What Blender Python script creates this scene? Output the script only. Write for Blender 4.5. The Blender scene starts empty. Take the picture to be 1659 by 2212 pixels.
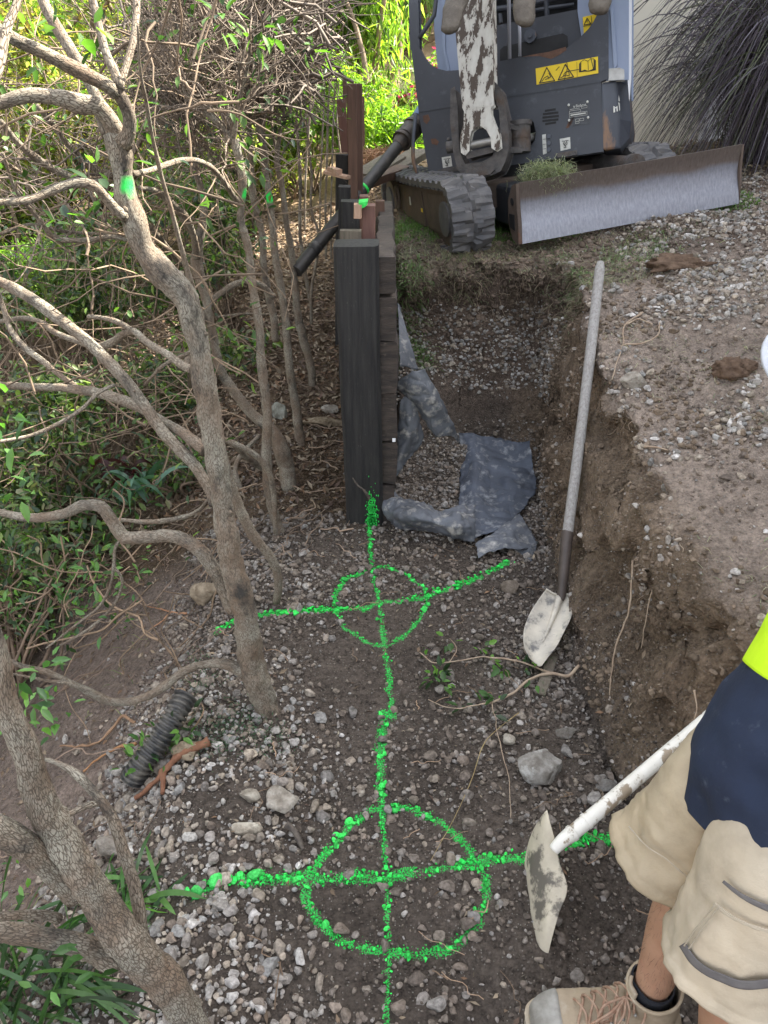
import bpy, math, random
import numpy as np
from math import radians, sin, cos, pi
rng = np.random.default_rng(7); random.seed(7)
S = bpy.context.scene
# ---------------- camera ----------------
PITCH = radians(32.0); CAMZ = 1.75; FP = 1598.6; CU, CV = 829.5, 1106.0
cam_d = bpy.data.cameras.new('camera'); cam = bpy.data.objects.new('camera', cam_d)
S.collection.objects.link(cam); S.camera = cam
cam.location = (0, 0, CAMZ); cam.rotation_euler = (pi/2 - PITCH, 0, 0)
cam_d.sensor_fit = 'VERTICAL'; cam_d.sensor_height = 24; cam_d.lens = 24*FP/2212.0
cam_d.clip_start = 0.05; cam_d.clip_end = 400
S.render.resolution_x = 768; S.render.resolution_y = 1024
# ---------------- world, sun, exposure ----------------
SUN = np.array([0.74, 0.42, 0.80]); SUN = SUN/np.linalg.norm(SUN)
w = bpy.data.worlds.new('World'); S.world = w; w.use_nodes = True
nt = w.node_tree; bg = nt.nodes['Background']
sky = nt.nodes.new('ShaderNodeTexSky'); sky.sky_type = 'NISHITA'; sky.sun_disc = False
sky.sun_elevation = math.asin(SUN[2]); sky.sun_rotation = math.atan2(SUN[0], SUN[1])
sky.dust_density = 3.0; sky.air_density = 1.0; sky.ozone_density = 1.0
hs = nt.nodes.new('ShaderNodeHueSaturation'); hs.inputs['Saturation'].default_value = 0.30
nt.links.new(sky.outputs[0], hs.inputs['Color']); nt.links.new(hs.outputs[0], bg.inputs['Color'])
bg.inputs['Strength'].default_value = 0.15
sl = bpy.data.lights.new('sun', 'SUN'); sl.energy = 4.6; sl.angle = radians(0.5); sl.color = (1, 0.93, 0.80)
so = bpy.data.objects.new('sun', sl); S.collection.objects.link(so)
from mathutils import Vector, Matrix
so.rotation_euler = Vector(SUN).to_track_quat('Z', 'Y').to_euler()
S.view_settings.view_transform = 'Standard'; S.view_settings.look = 'None'
S.view_settings.exposure = 2.28; S.view_settings.gamma = 1
# ---------------- tracing helpers ----------------
CAM = np.array([0, 0, CAMZ]); cp, sp = cos(PITCH), sin(PITCH)
def ray(u, v):
    dx = (u-CU)/FP; dv = (v-CV)/FP
    return np.array([dx, cp-dv*sp, -sp-dv*cp])
def PD(u, v, d): return CAM + ray(u, v)*d
def PY(u, v, Y): r = ray(u, v); return CAM + r*(Y/r[1])
def PZ(u, v, z=0.0): r = ray(u, v); return CAM + r*((z-CAMZ)/r[2])
def PP(u, v, O, n): r = ray(u, v); return CAM + r*(np.dot(np.asarray(O)-CAM, n)/np.dot(r, n))
def depth(p): q = np.asarray(p)-CAM; return q[1]*cp - q[2]*sp
# ---------------- noise ----------------
def _h(i, j, k, s):
    n = (i.astype(np.int64)*374761393 + j.astype(np.int64)*668265263 + k.astype(np.int64)*2147483647 + s*974711) & 0xFFFFFFFF
    n = ((n ^ (n >> 13))*1274126177) & 0xFFFFFFFF
    n = ((n ^ (n >> 16))*2246822519) & 0xFFFFFFFF
    return ((n ^ (n >> 15)) & 0xFFFFFF)/float(0xFFFFFF)
def vnoise(p, s=0):
    p = np.asarray(p, float); f = np.floor(p); t = p-f; t = t*t*(3-2*t); i = f.astype(np.int64)
    r = 0
    for a in (0, 1):
        for b in (0, 1):
            for c in (0, 1):
                wt = (t[:, 0] if a else 1-t[:, 0])*(t[:, 1] if b else 1-t[:, 1])*(t[:, 2] if c else 1-t[:, 2])
                r = r + wt*_h(i[:, 0]+a, i[:, 1]+b, i[:, 2]+c, s)
    return r*2-1
def fbm(p, o=4, s=0, g=0.5):
    a = 1; r = 0; q = np.asarray(p, float)
    for k in range(o): r = r + a*vnoise(q, s+k*17); q = q*2.03+5.1; a *= g
    return r
def sstep(a, b, x): t = np.clip((x-a)/(b-a), 0, 1); return t*t*(3-2*t)
# ---------------- objects ----------------
def setp(o, label=None, cat=None, group=None, kind=None):
    if label: o['label'] = label
    if cat: o['category'] = cat
    if group: o['group'] = group
    if kind: o['kind'] = kind
    return o
def thing(name, label, cat, loc=(0, 0, 0), group=None):
    o = bpy.data.objects.new(name, None); S.collection.objects.link(o); o.location = tuple(loc)
    o.empty_display_size = 0.05
    return setp(o, label, cat, group)
class MB:
    def __init__(s): s.v = []; s.f = {3: [], 4: []}; s.n = 0; s.c = []; s.t = []; s.ng = []
    def add(s, v, tri=None, quad=None, col=(1, 1, 1), tc=None):
        v = np.asarray(v, float).reshape(-1, 3)
        if tri is not None and len(tri): s.f[3].append(np.asarray(tri, np.int64).reshape(-1, 3)+s.n)
        if quad is not None and len(quad): s.f[4].append(np.asarray(quad, np.int64).reshape(-1, 4)+s.n)
        c = np.asarray(col, float)
        if c.ndim == 1: c = np.tile(c, (len(v), 1))
        if c.shape[1] == 3: c = np.c_[c, np.ones(len(c))]
        s.c.append(c); s.t.append(v if tc is None else np.asarray(tc, float)); s.v.append(v); s.n += len(v)
    def ngon(s, v, faces, col=(1, 1, 1)):
        b = s.n; s.add(v, col=col)
        for f in faces: s.ng.append([b+i for i in f])
    def build(s, name, mat, parent=None, smooth=True, sharp=None, bevel=0, sub=0, **k):
        me = bpy.data.meshes.new(name)
        V = np.concatenate(s.v); me.vertices.add(len(V))
        if parent is not None:
            Mi = np.array(parent_world(parent).inverted()); V2 = V@Mi[:3, :3].T + Mi[:3, 3]
        else: V2 = V
        me.vertices.foreach_set('co', V2.astype(np.float32).ravel())
        t = np.concatenate(s.f[3]) if s.f[3] else np.zeros((0, 3), int)
        q = np.concatenate(s.f[4]) if s.f[4] else np.zeros((0, 4), int)
        li = [t.ravel(), q.ravel()]; cnt = [np.full(len(t), 3), np.full(len(q), 4)]
        if s.ng: li.append(np.concatenate([np.array(g) for g in s.ng])); cnt.append(np.array([len(g) for g in s.ng]))
        li = np.concatenate(li).astype(np.int32); cnt = np.concatenate(cnt).astype(np.int32)
        me.loops.add(len(li)); me.loops.foreach_set('vertex_index', li)
        me.polygons.add(len(cnt)); st = np.zeros(len(cnt), np.int32); st[1:] = np.cumsum(cnt)[:-1]
        me.polygons.foreach_set('loop_start', st); me.polygons.foreach_set('loop_total', cnt)
        me.polygons.foreach_set('use_smooth', np.full(len(cnt), bool(smooth)))
        C = np.concatenate(s.c); a = me.attributes.new('col', 'FLOAT_COLOR', 'POINT')
        a.data.foreach_set('color', np.c_[C[:, :3], C[:, 3] if C.shape[1] > 3 else np.ones(len(C))].astype(np.float32).ravel())
        T = np.concatenate(s.t); a = me.attributes.new('tc', 'FLOAT_VECTOR', 'POINT'); a.data.foreach_set('vector', T.astype(np.float32).ravel())
        me.update(calc_edges=True); me.validate()
        if mat: me.materials.append(mat)
        o = bpy.data.objects.new(name, me); S.collection.objects.link(o)
        if parent is not None: o.parent = parent
        if sub: m = o.modifiers.new('s', 'SUBSURF'); m.levels = m.render_levels = sub
        if bevel:
            m = o.modifiers.new('b', 'BEVEL'); m.width = bevel; m.segments = 2; m.limit_method = 'ANGLE'; m.angle_limit = radians(40)
            if smooth: me.set_sharp_from_angle(angle=radians(35))
        elif sharp: me.set_sharp_from_angle(angle=radians(sharp))
        return setp(o, **k)
def parent_world(p):
    M = Matrix.LocRotScale(p.location, p.rotation_euler, p.scale)
    return parent_world(p.parent) @ M if p.parent else M
def crom(P, n):
    P = np.asarray(P, float)
    if len(P) < 3: t = np.linspace(0, 1, n)[:, None]; return P[0]*(1-t)+P[-1]*t
    d = np.r_[0, np.cumsum(np.linalg.norm(np.diff(P[:, :3], axis=0), axis=1)+1e-9)]; d /= d[-1]
    m = np.gradient(P, d, axis=0); t = np.linspace(0, 1, n); i = np.clip(np.searchsorted(d, t, 'right')-1, 0, len(P)-2)
    h = (d[i+1]-d[i])[:, None]; u = ((t-d[i])/(d[i+1]-d[i]))[:, None]
    return (2*u**3-3*u**2+1)*P[i]+(u**3-2*u**2+u)*h*m[i]+(-2*u**3+3*u**2)*P[i+1]+(u**3-u**2)*h*m[i+1]
def tube(mb, P, R, sides=8, col=(1, 1, 1), nz=0, nf=30, caps=True, seed=0, colf=None, flat=1.0):
    P = np.asarray(P, float); n = len(P); R = np.broadcast_to(R, (n,)).astype(float)
    T = np.gradient(P, axis=0); T /= np.linalg.norm(T, axis=1)[:, None]+1e-12
    a = np.array([0, 0, 1.]) if abs(T[0, 2]) < .9 else np.array([1., 0, 0])
    N = np.zeros_like(P); N[0] = np.cross(T[0], a); N[0] /= np.linalg.norm(N[0])
    for i in range(1, n):
        v = N[i-1]-T[i]*np.dot(N[i-1], T[i]); N[i] = v/(np.linalg.norm(v)+1e-12)
    B = np.cross(T, N); th = np.linspace(0, 2*pi, sides, endpoint=False)
    ca, sa = np.cos(th), np.sin(th)
    V = P[:, None]+R[:, None, None]*(ca[None, :, None]*N[:, None]+flat*sa[None, :, None]*B[:, None])
    L = np.r_[0, np.cumsum(np.linalg.norm(np.diff(P, axis=0), axis=1))]
    tc = np.stack(np.broadcast_arrays(ca[None]*R.max(), sa[None]*R.max(), L[:, None]+seed*3.1), -1).reshape(-1, 3)
    V = V.reshape(-1, 3)
    if nz:
        d = fbm(V*nf+seed*7.3, 3, seed)*nz; C = np.repeat(P, sides, 0); V = C+(V-C)*(1+d[:, None])
    i = np.arange(n-1)[:, None]*sides; j = np.arange(sides)[None]; k = (j+1) % sides
    q = np.stack([i+j, i+k, i+sides+k, i+sides+j], -1).reshape(-1, 4)
    c = col if colf is None else colf(V)
    if caps:
        V = np.r_[V, P[:1], P[-1:]]; m = n*sides; tc = np.r_[tc, [[0, 0, 0], [0, 0, L[-1]]]]
        jj = np.arange(sides); kk = (jj+1) % sides
        tr = np.r_[np.c_[np.full(sides, m), kk, jj], np.c_[np.full(sides, m+1), (n-1)*sides+jj, (n-1)*sides+kk]]
        if np.ndim(c) == 2: c = np.r_[c, c[:1], c[-1:]]
        mb.add(V, tr, q, c, tc)
    else: mb.add(V, None, q, c, tc)
def box(mb, c, s, col=(1, 1, 1), X=(1, 0, 0), Y=(0, 1, 0), Z=(0, 0, 1)):
    X, Y, Z = map(lambda a: np.asarray(a, float), (X, Y, Z)); c = np.asarray(c, float)
    V = [c+X*a*s[0]/2+Y*b*s[1]/2+Z*d*s[2]/2 for d in (-1, 1) for b in (-1, 1) for a in (-1, 1)]
    mb.add(V, None, [(0, 2, 3, 1), (4, 5, 7, 6), (0, 1, 5, 4), (2, 6, 7, 3), (0, 4, 6, 2), (1, 3, 7, 5)], col)
def prism(mb, P, d, col=(1, 1, 1)):
    """closed outline P (Nx3) extruded by vector d"""
    P = np.asarray(P, float); n = len(P); d = np.asarray(d, float)
    nr = np.zeros(3)
    for i in range(n): nr += np.cross(P[i]-P[0], P[(i+1) % n]-P[0])
    if np.dot(nr, d) > 0: P = P[::-1]
    F = [list(range(n)), list(range(2*n-1, n-1, -1))]+[[i, n+i, n+(i+1) % n, (i+1) % n][::-1] for i in range(n)]
    mb.ngon(np.r_[P, P+d], [f[::1] for f in F], col)
# ---------------- materials ----------------
def mat(name, c1=(.2, .2, .2), c2=None, scale=20, rough=.8, metal=0, bump=0, bscale=60, attr=None, detail=4,
        stretch=None, spec=.5, coord='Object', c3=None, s3=5, t3=(.5, .6), trans=0, tv=None, coat=0, bdist=.01, rbump=None):
    m = bpy.data.materials.new(name); m.use_nodes = True; N = m.node_tree.nodes; L = m.node_tree.links
    b = N['Principled BSDF']; b.inputs['Roughness'].default_value = rough; b.inputs['Metallic'].default_value = metal
    b.inputs['Specular IOR Level'].default_value = spec
    if coord == 'tc': src = N.new('ShaderNodeAttribute'); src.attribute_name = 'tc'; out = src.outputs['Vector']
    else: src = N.new('ShaderNodeTexCoord'); out = src.outputs[coord]
    if stretch: mp = N.new('ShaderNodeMapping'); mp.inputs['Scale'].default_value = stretch; L.new(out, mp.inputs['Vector']); out = mp.outputs[0]
    def noise(sc, det=detail, r=.6):
        n = N.new('ShaderNodeTexNoise'); n.inputs['Scale'].default_value = sc; n.inputs['Detail'].default_value = det
        n.inputs['Roughness'].default_value = r; L.new(out, n.inputs['Vector']); return n.outputs[0]
    def ramp(f, a, bb, t0=.35, t1=.65):
        r = N.new('ShaderNodeValToRGB'); L.new(f, r.inputs[0]); e = r.color_ramp.elements
        e[0].position, e[1].position = t0, t1; e[0].color = (*a, 1); e[1].color = (*bb, 1); return r.outputs[0]
    def mix(f, a, bb, mode='MIX'):
        x = N.new('ShaderNodeMix'); x.data_type = 'RGBA'; x.blend_type = mode
        for k, vv in ((0, f), (6, a), (7, bb)):
            if isinstance(vv, (int, float)): x.inputs[k].default_value = vv
            elif isinstance(vv, tuple): x.inputs[k].default_value = (*vv, 1)
            else: L.new(vv, x.inputs[k])
        return x.outputs[2]
    c = ramp(noise(scale), c1, c2) if c2 else None
    if c3: c = mix(ramp(noise(s3, 6, .65), (0, 0, 0), (1, 1, 1), *t3), c if c else c1, c3)
    if attr:
        a = N.new('ShaderNodeAttribute'); a.attribute_name = 'col'
        c = mix(1.0, a.outputs['Color'], c if c else c1, 'MULTIPLY')
    if c: L.new(c, b.inputs['Base Color'])
    else: b.inputs['Base Color'].default_value = (*c1, 1)
    if bump:
        bp = N.new('ShaderNodeBump'); bp.inputs['Strength'].default_value = bump; bp.inputs['Distance'].default_value = bdist
        L.new(noise(bscale, 6, .7), bp.inputs['Height']); L.new(bp.outputs[0], b.inputs['Normal'])
    if trans:
        tr = N.new('ShaderNodeBsdfTranslucent'); ms = N.new('ShaderNodeMixShader'); ms.inputs[0].default_value = trans
        if c:
            tc_ = mix(1.0, c, (1.6, 1.9, .7), 'MULTIPLY'); L.new(tc_, tr.inputs[0])
        else: tr.inputs[0].default_value = (*c1, 1)
        L.new(b.outputs[0], ms.inputs[1]); L.new(tr.outputs[0], ms.inputs[2]); L.new(ms.outputs[0], N['Material Output'].inputs[0])
    m['_n'] = 1
    return m
def M_get(m): return m.node_tree.nodes, m.node_tree.links
# bark with cracked plates
def bark(name, light, dark, warm, lichen):
    m = bpy.data.materials.new(name); m.use_nodes = True; N, L = M_get(m); b = N['Principled BSDF']; b.inputs['Roughness'].default_value = .9
    b.inputs['Specular IOR Level'].default_value = .25
    a = N.new('ShaderNodeAttribute'); a.attribute_name = 'tc'
    mp = N.new('ShaderNodeMapping'); mp.inputs['Scale'].default_value = (1, 1, .36); L.new(a.outputs['Vector'], mp.inputs[0])
    nd = N.new('ShaderNodeTexNoise'); nd.inputs['Scale'].default_value = 60; L.new(mp.outputs[0], nd.inputs[0])
    vm = N.new('ShaderNodeVectorMath'); vm.operation = 'MULTIPLY_ADD'; L.new(nd.outputs['Color'], vm.inputs[0]); vm.inputs[1].default_value = (.012,)*3; L.new(mp.outputs[0], vm.inputs[2])
    v = N.new('ShaderNodeTexVoronoi'); v.feature = 'DISTANCE_TO_EDGE'; v.inputs['Scale'].default_value = 215; L.new(vm.outputs[0], v.inputs['Vector'])
    r = N.new('ShaderNodeValToRGB'); L.new(v.outputs['Distance'], r.inputs[0]); r.color_ramp.elements[0].position = .0; r.color_ramp.elements[1].position = .13
    n2 = N.new('ShaderNodeTexNoise'); n2.inputs['Scale'].default_value = 9; n2.inputs['Detail'].default_value = 6; n2.inputs['Roughness'].default_value = .7; L.new(a.outputs['Vector'], n2.inputs[0])
    r2 = N.new('ShaderNodeValToRGB'); L.new(n2.outputs[0], r2.inputs[0]); e = r2.color_ramp.elements
    e[0].position = .33; e[0].color = (*warm, 1); e[1].position = .62; e[1].color = (*lichen, 1); q = e.new(.47); q.color = (*light, 1)
    mx = N.new('ShaderNodeMix'); mx.data_type = 'RGBA'; L.new(r.outputs[0], mx.inputs[0]); mx.inputs[6].default_value = (*dark, 1); L.new(r2.outputs[0], mx.inputs[7])
    # dark mould patches
    n3 = N.new('ShaderNodeTexNoise'); n3.inputs['Scale'].default_value = 5; n3.inputs['Detail'].default_value = 8; n3.inputs['Roughness'].default_value = .75; L.new(a.outputs['Vector'], n3.inputs[0])
    r3 = N.new('ShaderNodeValToRGB'); L.new(n3.outputs[0], r3.inputs[0]); r3.color_ramp.elements[0].position = .52; r3.color_ramp.elements[1].position = .66
    m3 = N.new('ShaderNodeMix'); m3.data_type = 'RGBA'; L.new(r3.outputs[0], m3.inputs[0]); L.new(mx.outputs[2], m3.inputs[6]); m3.inputs[7].default_value = (.055, .05, .045, 1)
    # col attribute: rgb tint, alpha = 1 - paint
    ac = N.new('ShaderNodeAttribute'); ac.attribute_name = 'col'
    mm = N.new('ShaderNodeMix'); mm.data_type = 'RGBA'; mm.blend_type = 'MULTIPLY'; mm.inputs[0].default_value = 1; L.new(m3.outputs[2], mm.inputs[6]); L.new(ac.outputs['Color'], mm.inputs[7])
    pt = N.new('ShaderNodeMix'); pt.data_type = 'RGBA'; L.new(ac.outputs['Alpha'], pt.inputs[0]); pt.inputs[6].default_value = (*PAINT, 1); L.new(mm.outputs[2], pt.inputs[7])
    L.new(pt.outputs[2], b.inputs['Base Color'])
    bp = N.new('ShaderNodeBump'); bp.inputs['Strength'].default_value = .75; bp.inputs['Distance'].default_value = .0025
    L.new(r.outputs[0], bp.inputs['Height']); L.new(bp.outputs[0], b.inputs['Normal'])
    return m
PAINT = (.05, .84, .13)
M = {}
M['bark'] = bark('bark', (.265, .215, .165), (.12, .095, .072), (.215, .15, .105), (.35, .325, .265))
M['twig'] = mat('twig_bark', (.23, .18, .14), (.12, .095, .075), 12, .9, attr=1)
M['leaf'] = mat('leaf', (1, 1, 1), (.7, .75, .6), 25, .42, attr=1, trans=.35, spec=.5)
M['farleaf'] = mat('far_leaf', (1, 1, 1), (.6, .7, .5), 4, .5, attr=1, trans=.45)
M['dryleaf'] = mat('dry_leaf', (1, 1, 1), (.7, .7, .7), 30, .8, attr=1)
# ================= TERRAIN =================
def bank_foot(y): return np.interp(y, [-1, 0.8, 1.4, 1.8, 2.1, 2.5, 3.0, 3.4], [.80, .74, .68, .69, .675, .70, .74, .78])
def crest(y): return np.interp(y, [-2, 0, 1.5, 2.3, 2.8, 3.3, 3.9, 6], [.50, .50, .56, .68, .80, .84, .87, .95])
def H(x, y):
    x = np.atleast_1d(np.asarray(x, float)); y = np.atleast_1d(np.asarray(y, float))
    p = np.stack([x, y, 0*x], -1)
    # left slope
    xl = np.interp(y, [-1, .6, 1.3, 2.2, 3, 5, 9], [-.75, -.78, -.62, -.58, -.75, -1.0, -1.2]) + .08*vnoise(p*2.3, 3)
    left = np.where(x < xl, -(xl-x)*.62, 0)
    left = np.maximum(left, -2.2 + .0*x)
    rise = np.interp(y, [3, 6, 9, 14, 30], [0, .32, .95, 1.6, 3.6])
    far_l = np.where(x < -9.5, (-9.5-x)*.5, 0)
    zl = left + np.where(x < xl, rise*.6, rise) + far_l
    # bank
    xf = bank_foot(y)+.05*vnoise(p*1.7, 5)+.02*vnoise(p*5, 6); zc = crest(y)
    d = x-xf
    lean = np.interp(y, [0, 1.6, 2.4, 3.2], [.27, .24, .16, .10])
    zb = np.interp(d, [0, .04], [0, .10])*1.0
    t = np.clip(d/lean, 0, 1)
    zb = zc*(1-(1-t)**1.25)
    zb = zb + np.interp(d-lean, [0, .6, 1.8, 5], [0, .13, .24, .34])*(d > lean)
    zb = np.where(d > 0, zb, -99)
    # back wall of the trench
    yo = .09*vnoise(p*2.1, 8)+.03*vnoise(p*7, 9)
    zk = np.interp(y+yo, [3.05, 3.3, 3.45, 3.6, 3.70, 3.74, 3.85, 4.3, 6, 9, 14, 30], [0, .10, .26, .42, .56, .80, .86, .88, .95, 1.1, 1.7, 4.4])
    up = np.maximum(zb, zk)
    side = sstep(-.02, .06, x-.03)           # wall line
    far = sstep(5.8, 7.5, y)
    back = np.where(y > 2.6, zl*(1-side)+up*side, np.maximum(zl, zb))
    back = back*(1-far)+np.maximum(zl, np.interp(x, [-2, .5], [0, 1])*zk)*far
    # gravel heaped along the left edge, shallow drawn-in dish at the middle
    back += np.where(y < 2.6, .05*np.exp(-((x+.42)/.16)**2)*sstep(.2, .8, y)*sstep(2.2, 1.6, y), 0)
    back += .025*vnoise(p*2.6, 21)*sstep(0, .3, .75-np.abs(x))
    return back
def hz(x, y): return float(H(x, y)[0])
def dense(a, b, segs):
    """segs: list of (end, step)"""
    o = [a]
    for e, st in segs:
        n = max(1, int(round((e-o[-1])/st))); o += list(np.linspace(o[-1], e, n+1)[1:])
    return np.array(o)
gx = dense(-60, 60, [(-20, 5), (-9, .6), (-4, .15), (-1.6, .05), (-1.0, .016), (.60, .0095), (1.1, .0055), (1.7, .012), (2.8, .025), (6, .1), (20, 1), (60, 5)])
gy = dense(-20, 120, [(-2, 3), (.2, .1), (3.2, .0105), (4.0, .0065), (4.6, .02), (8, .05), (16, .2), (30, 1), (120, 8)])
GX, GY = np.meshgrid(gx, gy); fx, fy = GX.ravel(), GY.ravel()
fz = H(fx, fy)
P0 = np.stack([fx, fy, fz], -1)
hx = H(fx+.02, fy)-H(fx-.02, fy); steep = np.clip(np.abs(hx)/.04/2.5, 0, 1)
hy = H(fx, fy+.02)-H(fx, fy-.02); steep = np.maximum(steep, np.clip(np.abs(hy)/.04/2.5, 0, 1)); steep = np.where(fy > 9, 0, steep)
near = sstep(12, 6, np.abs(fy-1))*sstep(6, 3, np.abs(fx))
clod = fbm(P0*9, 5, 31); rid = 1-np.abs(fbm(P0*4.2, 4, 41)); led = fbm(P0*np.array([3, 3, 9.]), 4, 51)
amp = .010+.048*steep*(fx > .3)
right = sstep(.9, 1.2, fx)*(1-steep)
DX = (-(rid-.6)*.13-led*.085)*steep*(fx > .4)*(fy < 3.9)*np.clip(fz/.2, 0, 1)
DX = np.clip(DX, -.030-.03*sstep(2.2, 1.6, fy), .10)
lip = (fy > 3.45)*(fy < 4.0)*sstep(.04, .12, fx)*sstep(1.0, .8, fx)*sstep(.60, .78, fz)
DYL = -lip*(.13+.11*fbm(P0*5, 4, 88))
fz2 = fz+clod*amp*near+right*near*.022*fbm(P0*5, 3, 61)+.005*near*fbm(P0*40, 2, 71)
roundc = sstep(.35, .0, np.abs(fbm(P0*1.5, 2, 77)))
P1 = np.stack([fx+DX, fy+DYL+DX*.5*(fx < .8)+steep*(fy > 3.4)*.03*led, fz2], -1)
# ---- spray paint strokes, drawn on the ground ----
def gline(F, z=0.0): return np.array([PZ(u, v, z)[:2] for u, v in F])
marks = {
 'far': [([(470, 1362), (500, 1350), (560, 1335), (620, 1325), (700, 1318), (800, 1308), (900, 1290), (970, 1275), (1030, 1250), (1095, 1220)], .017),
         ([(795, 1228), (840, 1225), (880, 1240), (915, 1268), (925, 1295), (905, 1340), (880, 1370), (835, 1400), (790, 1390), (745, 1360), (725, 1320), (722, 1285), (745, 1250), (795, 1228)], .010)],
 'mid': [([(795, 1100), (797, 1150), (803, 1220), (822, 1330), (833, 1400)], .011), ([(833, 1400), (842, 1500), (850, 1545)], .013), ([(828, 1540), (822, 1620), (820, 1690), (825, 1750)], .016), ([(825, 1750), (835, 1900), (838, 2060), (835, 2240)], .0085)],
 'near': [([(430, 1952), (500, 1930), (560, 1915), (660, 1908), (760, 1900), (850, 1895), (950, 1885), (1050, 1872), (1140, 1868), (1215, 1838), (1290, 1812), (1350, 1803), (1420, 1780)], .017),
          ([(830, 1745), (880, 1745), (930, 1765), (980, 1810), (1020, 1855), (1045, 1900), (1048, 1950), (1030, 2010), (980, 2050), (900, 2065), (820, 2060), (740, 2045), (690, 2000), (662, 1950), (665, 1905), (700, 1850), (750, 1790), (800, 1750), (830, 1745)], .013)]}
strokes = {k: [(gline(F), wd) for F, wd in v] for k, v in marks.items()}
def sdist(xy, L):
    d = np.full(len(xy), 9.)
    for a, b in zip(L[:-1], L[1:]):
        ab = b-a; t = np.clip(((xy-a)@ab)/(ab@ab+1e-12), 0, 1); d = np.minimum(d, np.linalg.norm(xy-a-t[:, None]*ab, axis=1))
    return d
def paint_amt(xy, keys=('far', 'mid', 'near'), soft=0):
    p = np.zeros(len(xy)); q = np.c_[xy, np.zeros(len(xy))]
    nn = vnoise(q*90, 5)*.5+vnoise(q*30, 6)*.5
    for k in keys:
        for L, wd in strokes[k]:
            d = sdist(xy, L); p = np.maximum(p, sstep(2.5, .3, (d/wd)+nn*.9))
    return p
reg = (fy > .2) & (fy < 3) & (np.abs(fx) < .8)
pa = np.zeros(len(fx)); pa[reg] = paint_amt(np.c_[fx, fy][reg])
for (u, v, r) in [(400, 1420, .03)]:
    d = np.linalg.norm(np.c_[fx, fy]-gline([(u, v)])[0], axis=1); pa = np.maximum(pa, .5*sstep(r, 0, d)*(vnoise(P0*90, 4) > .1))
# zone colours
def zone(x, y, z, st):
    c = np.tile([.094, .079, .067], (len(x), 1)).astype(float)                       # dark dug soil
    def put(m, col):
        nonlocal c; c = c*(1-m[:, None])+np.array(col)*m[:, None]
    q = np.stack([x, y, z*0], -1); n = vnoise(q*1.8, 91)*.25
    put(sstep(-.6, -.8, x+n*.5)*sstep(4.2, 3, y+n*2), (.175, .140, .120))                             # pinkish bank soil at left
    put(sstep(2.6, 3.0, y+n)*sstep(0, -.1, x), (.105, .075, .05))                        # leaf litter
    put(sstep(.55, .75, x)*sstep(.0, .12, z), (.175, .135, .098))                       # cut face
    put(sstep(-.09, .0, z-crest(y)+n*.15)*(x > .7), (.27, .225, .19))                           # upper ground
    put(sstep(3.3, 3.7, y)*(z > .1)*sstep(0, .1, x), (.12, .092, .074))
    put(sstep(.76, .84, z)*sstep(3.5, 3.7, y)*(x < 1.2)*(x > 0), (.22, .18, .145))
    put(np.clip(vnoise(q*.9, 95)*1.2, 0, .5)*(z > .2)*(x > .6), (.235, .165, .115))
    put(sstep(5.2, 6.5, y)*(x > -1.5), (.30, .22, .14))
    put(sstep(-2.0, -2.15, z), (.13, .13, .14))
    return c
zc_ = zone(fx, fy, fz, steep)*(1+.18*fbm(P0*6, 3, 99))[:, None]
road = (fz < -2.1) & (fx < -4.2)
zc_[road] = (.125, .125, .135)
nx_, ny_ = len(gx), len(gy)
i = np.arange(ny_-1)[:, None]*nx_; j = np.arange(nx_-1)[None]
Q = np.stack([i+j, i+j+1, i+nx_+j+1, i+nx_+j], -1).reshape(-1, 4)
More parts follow.
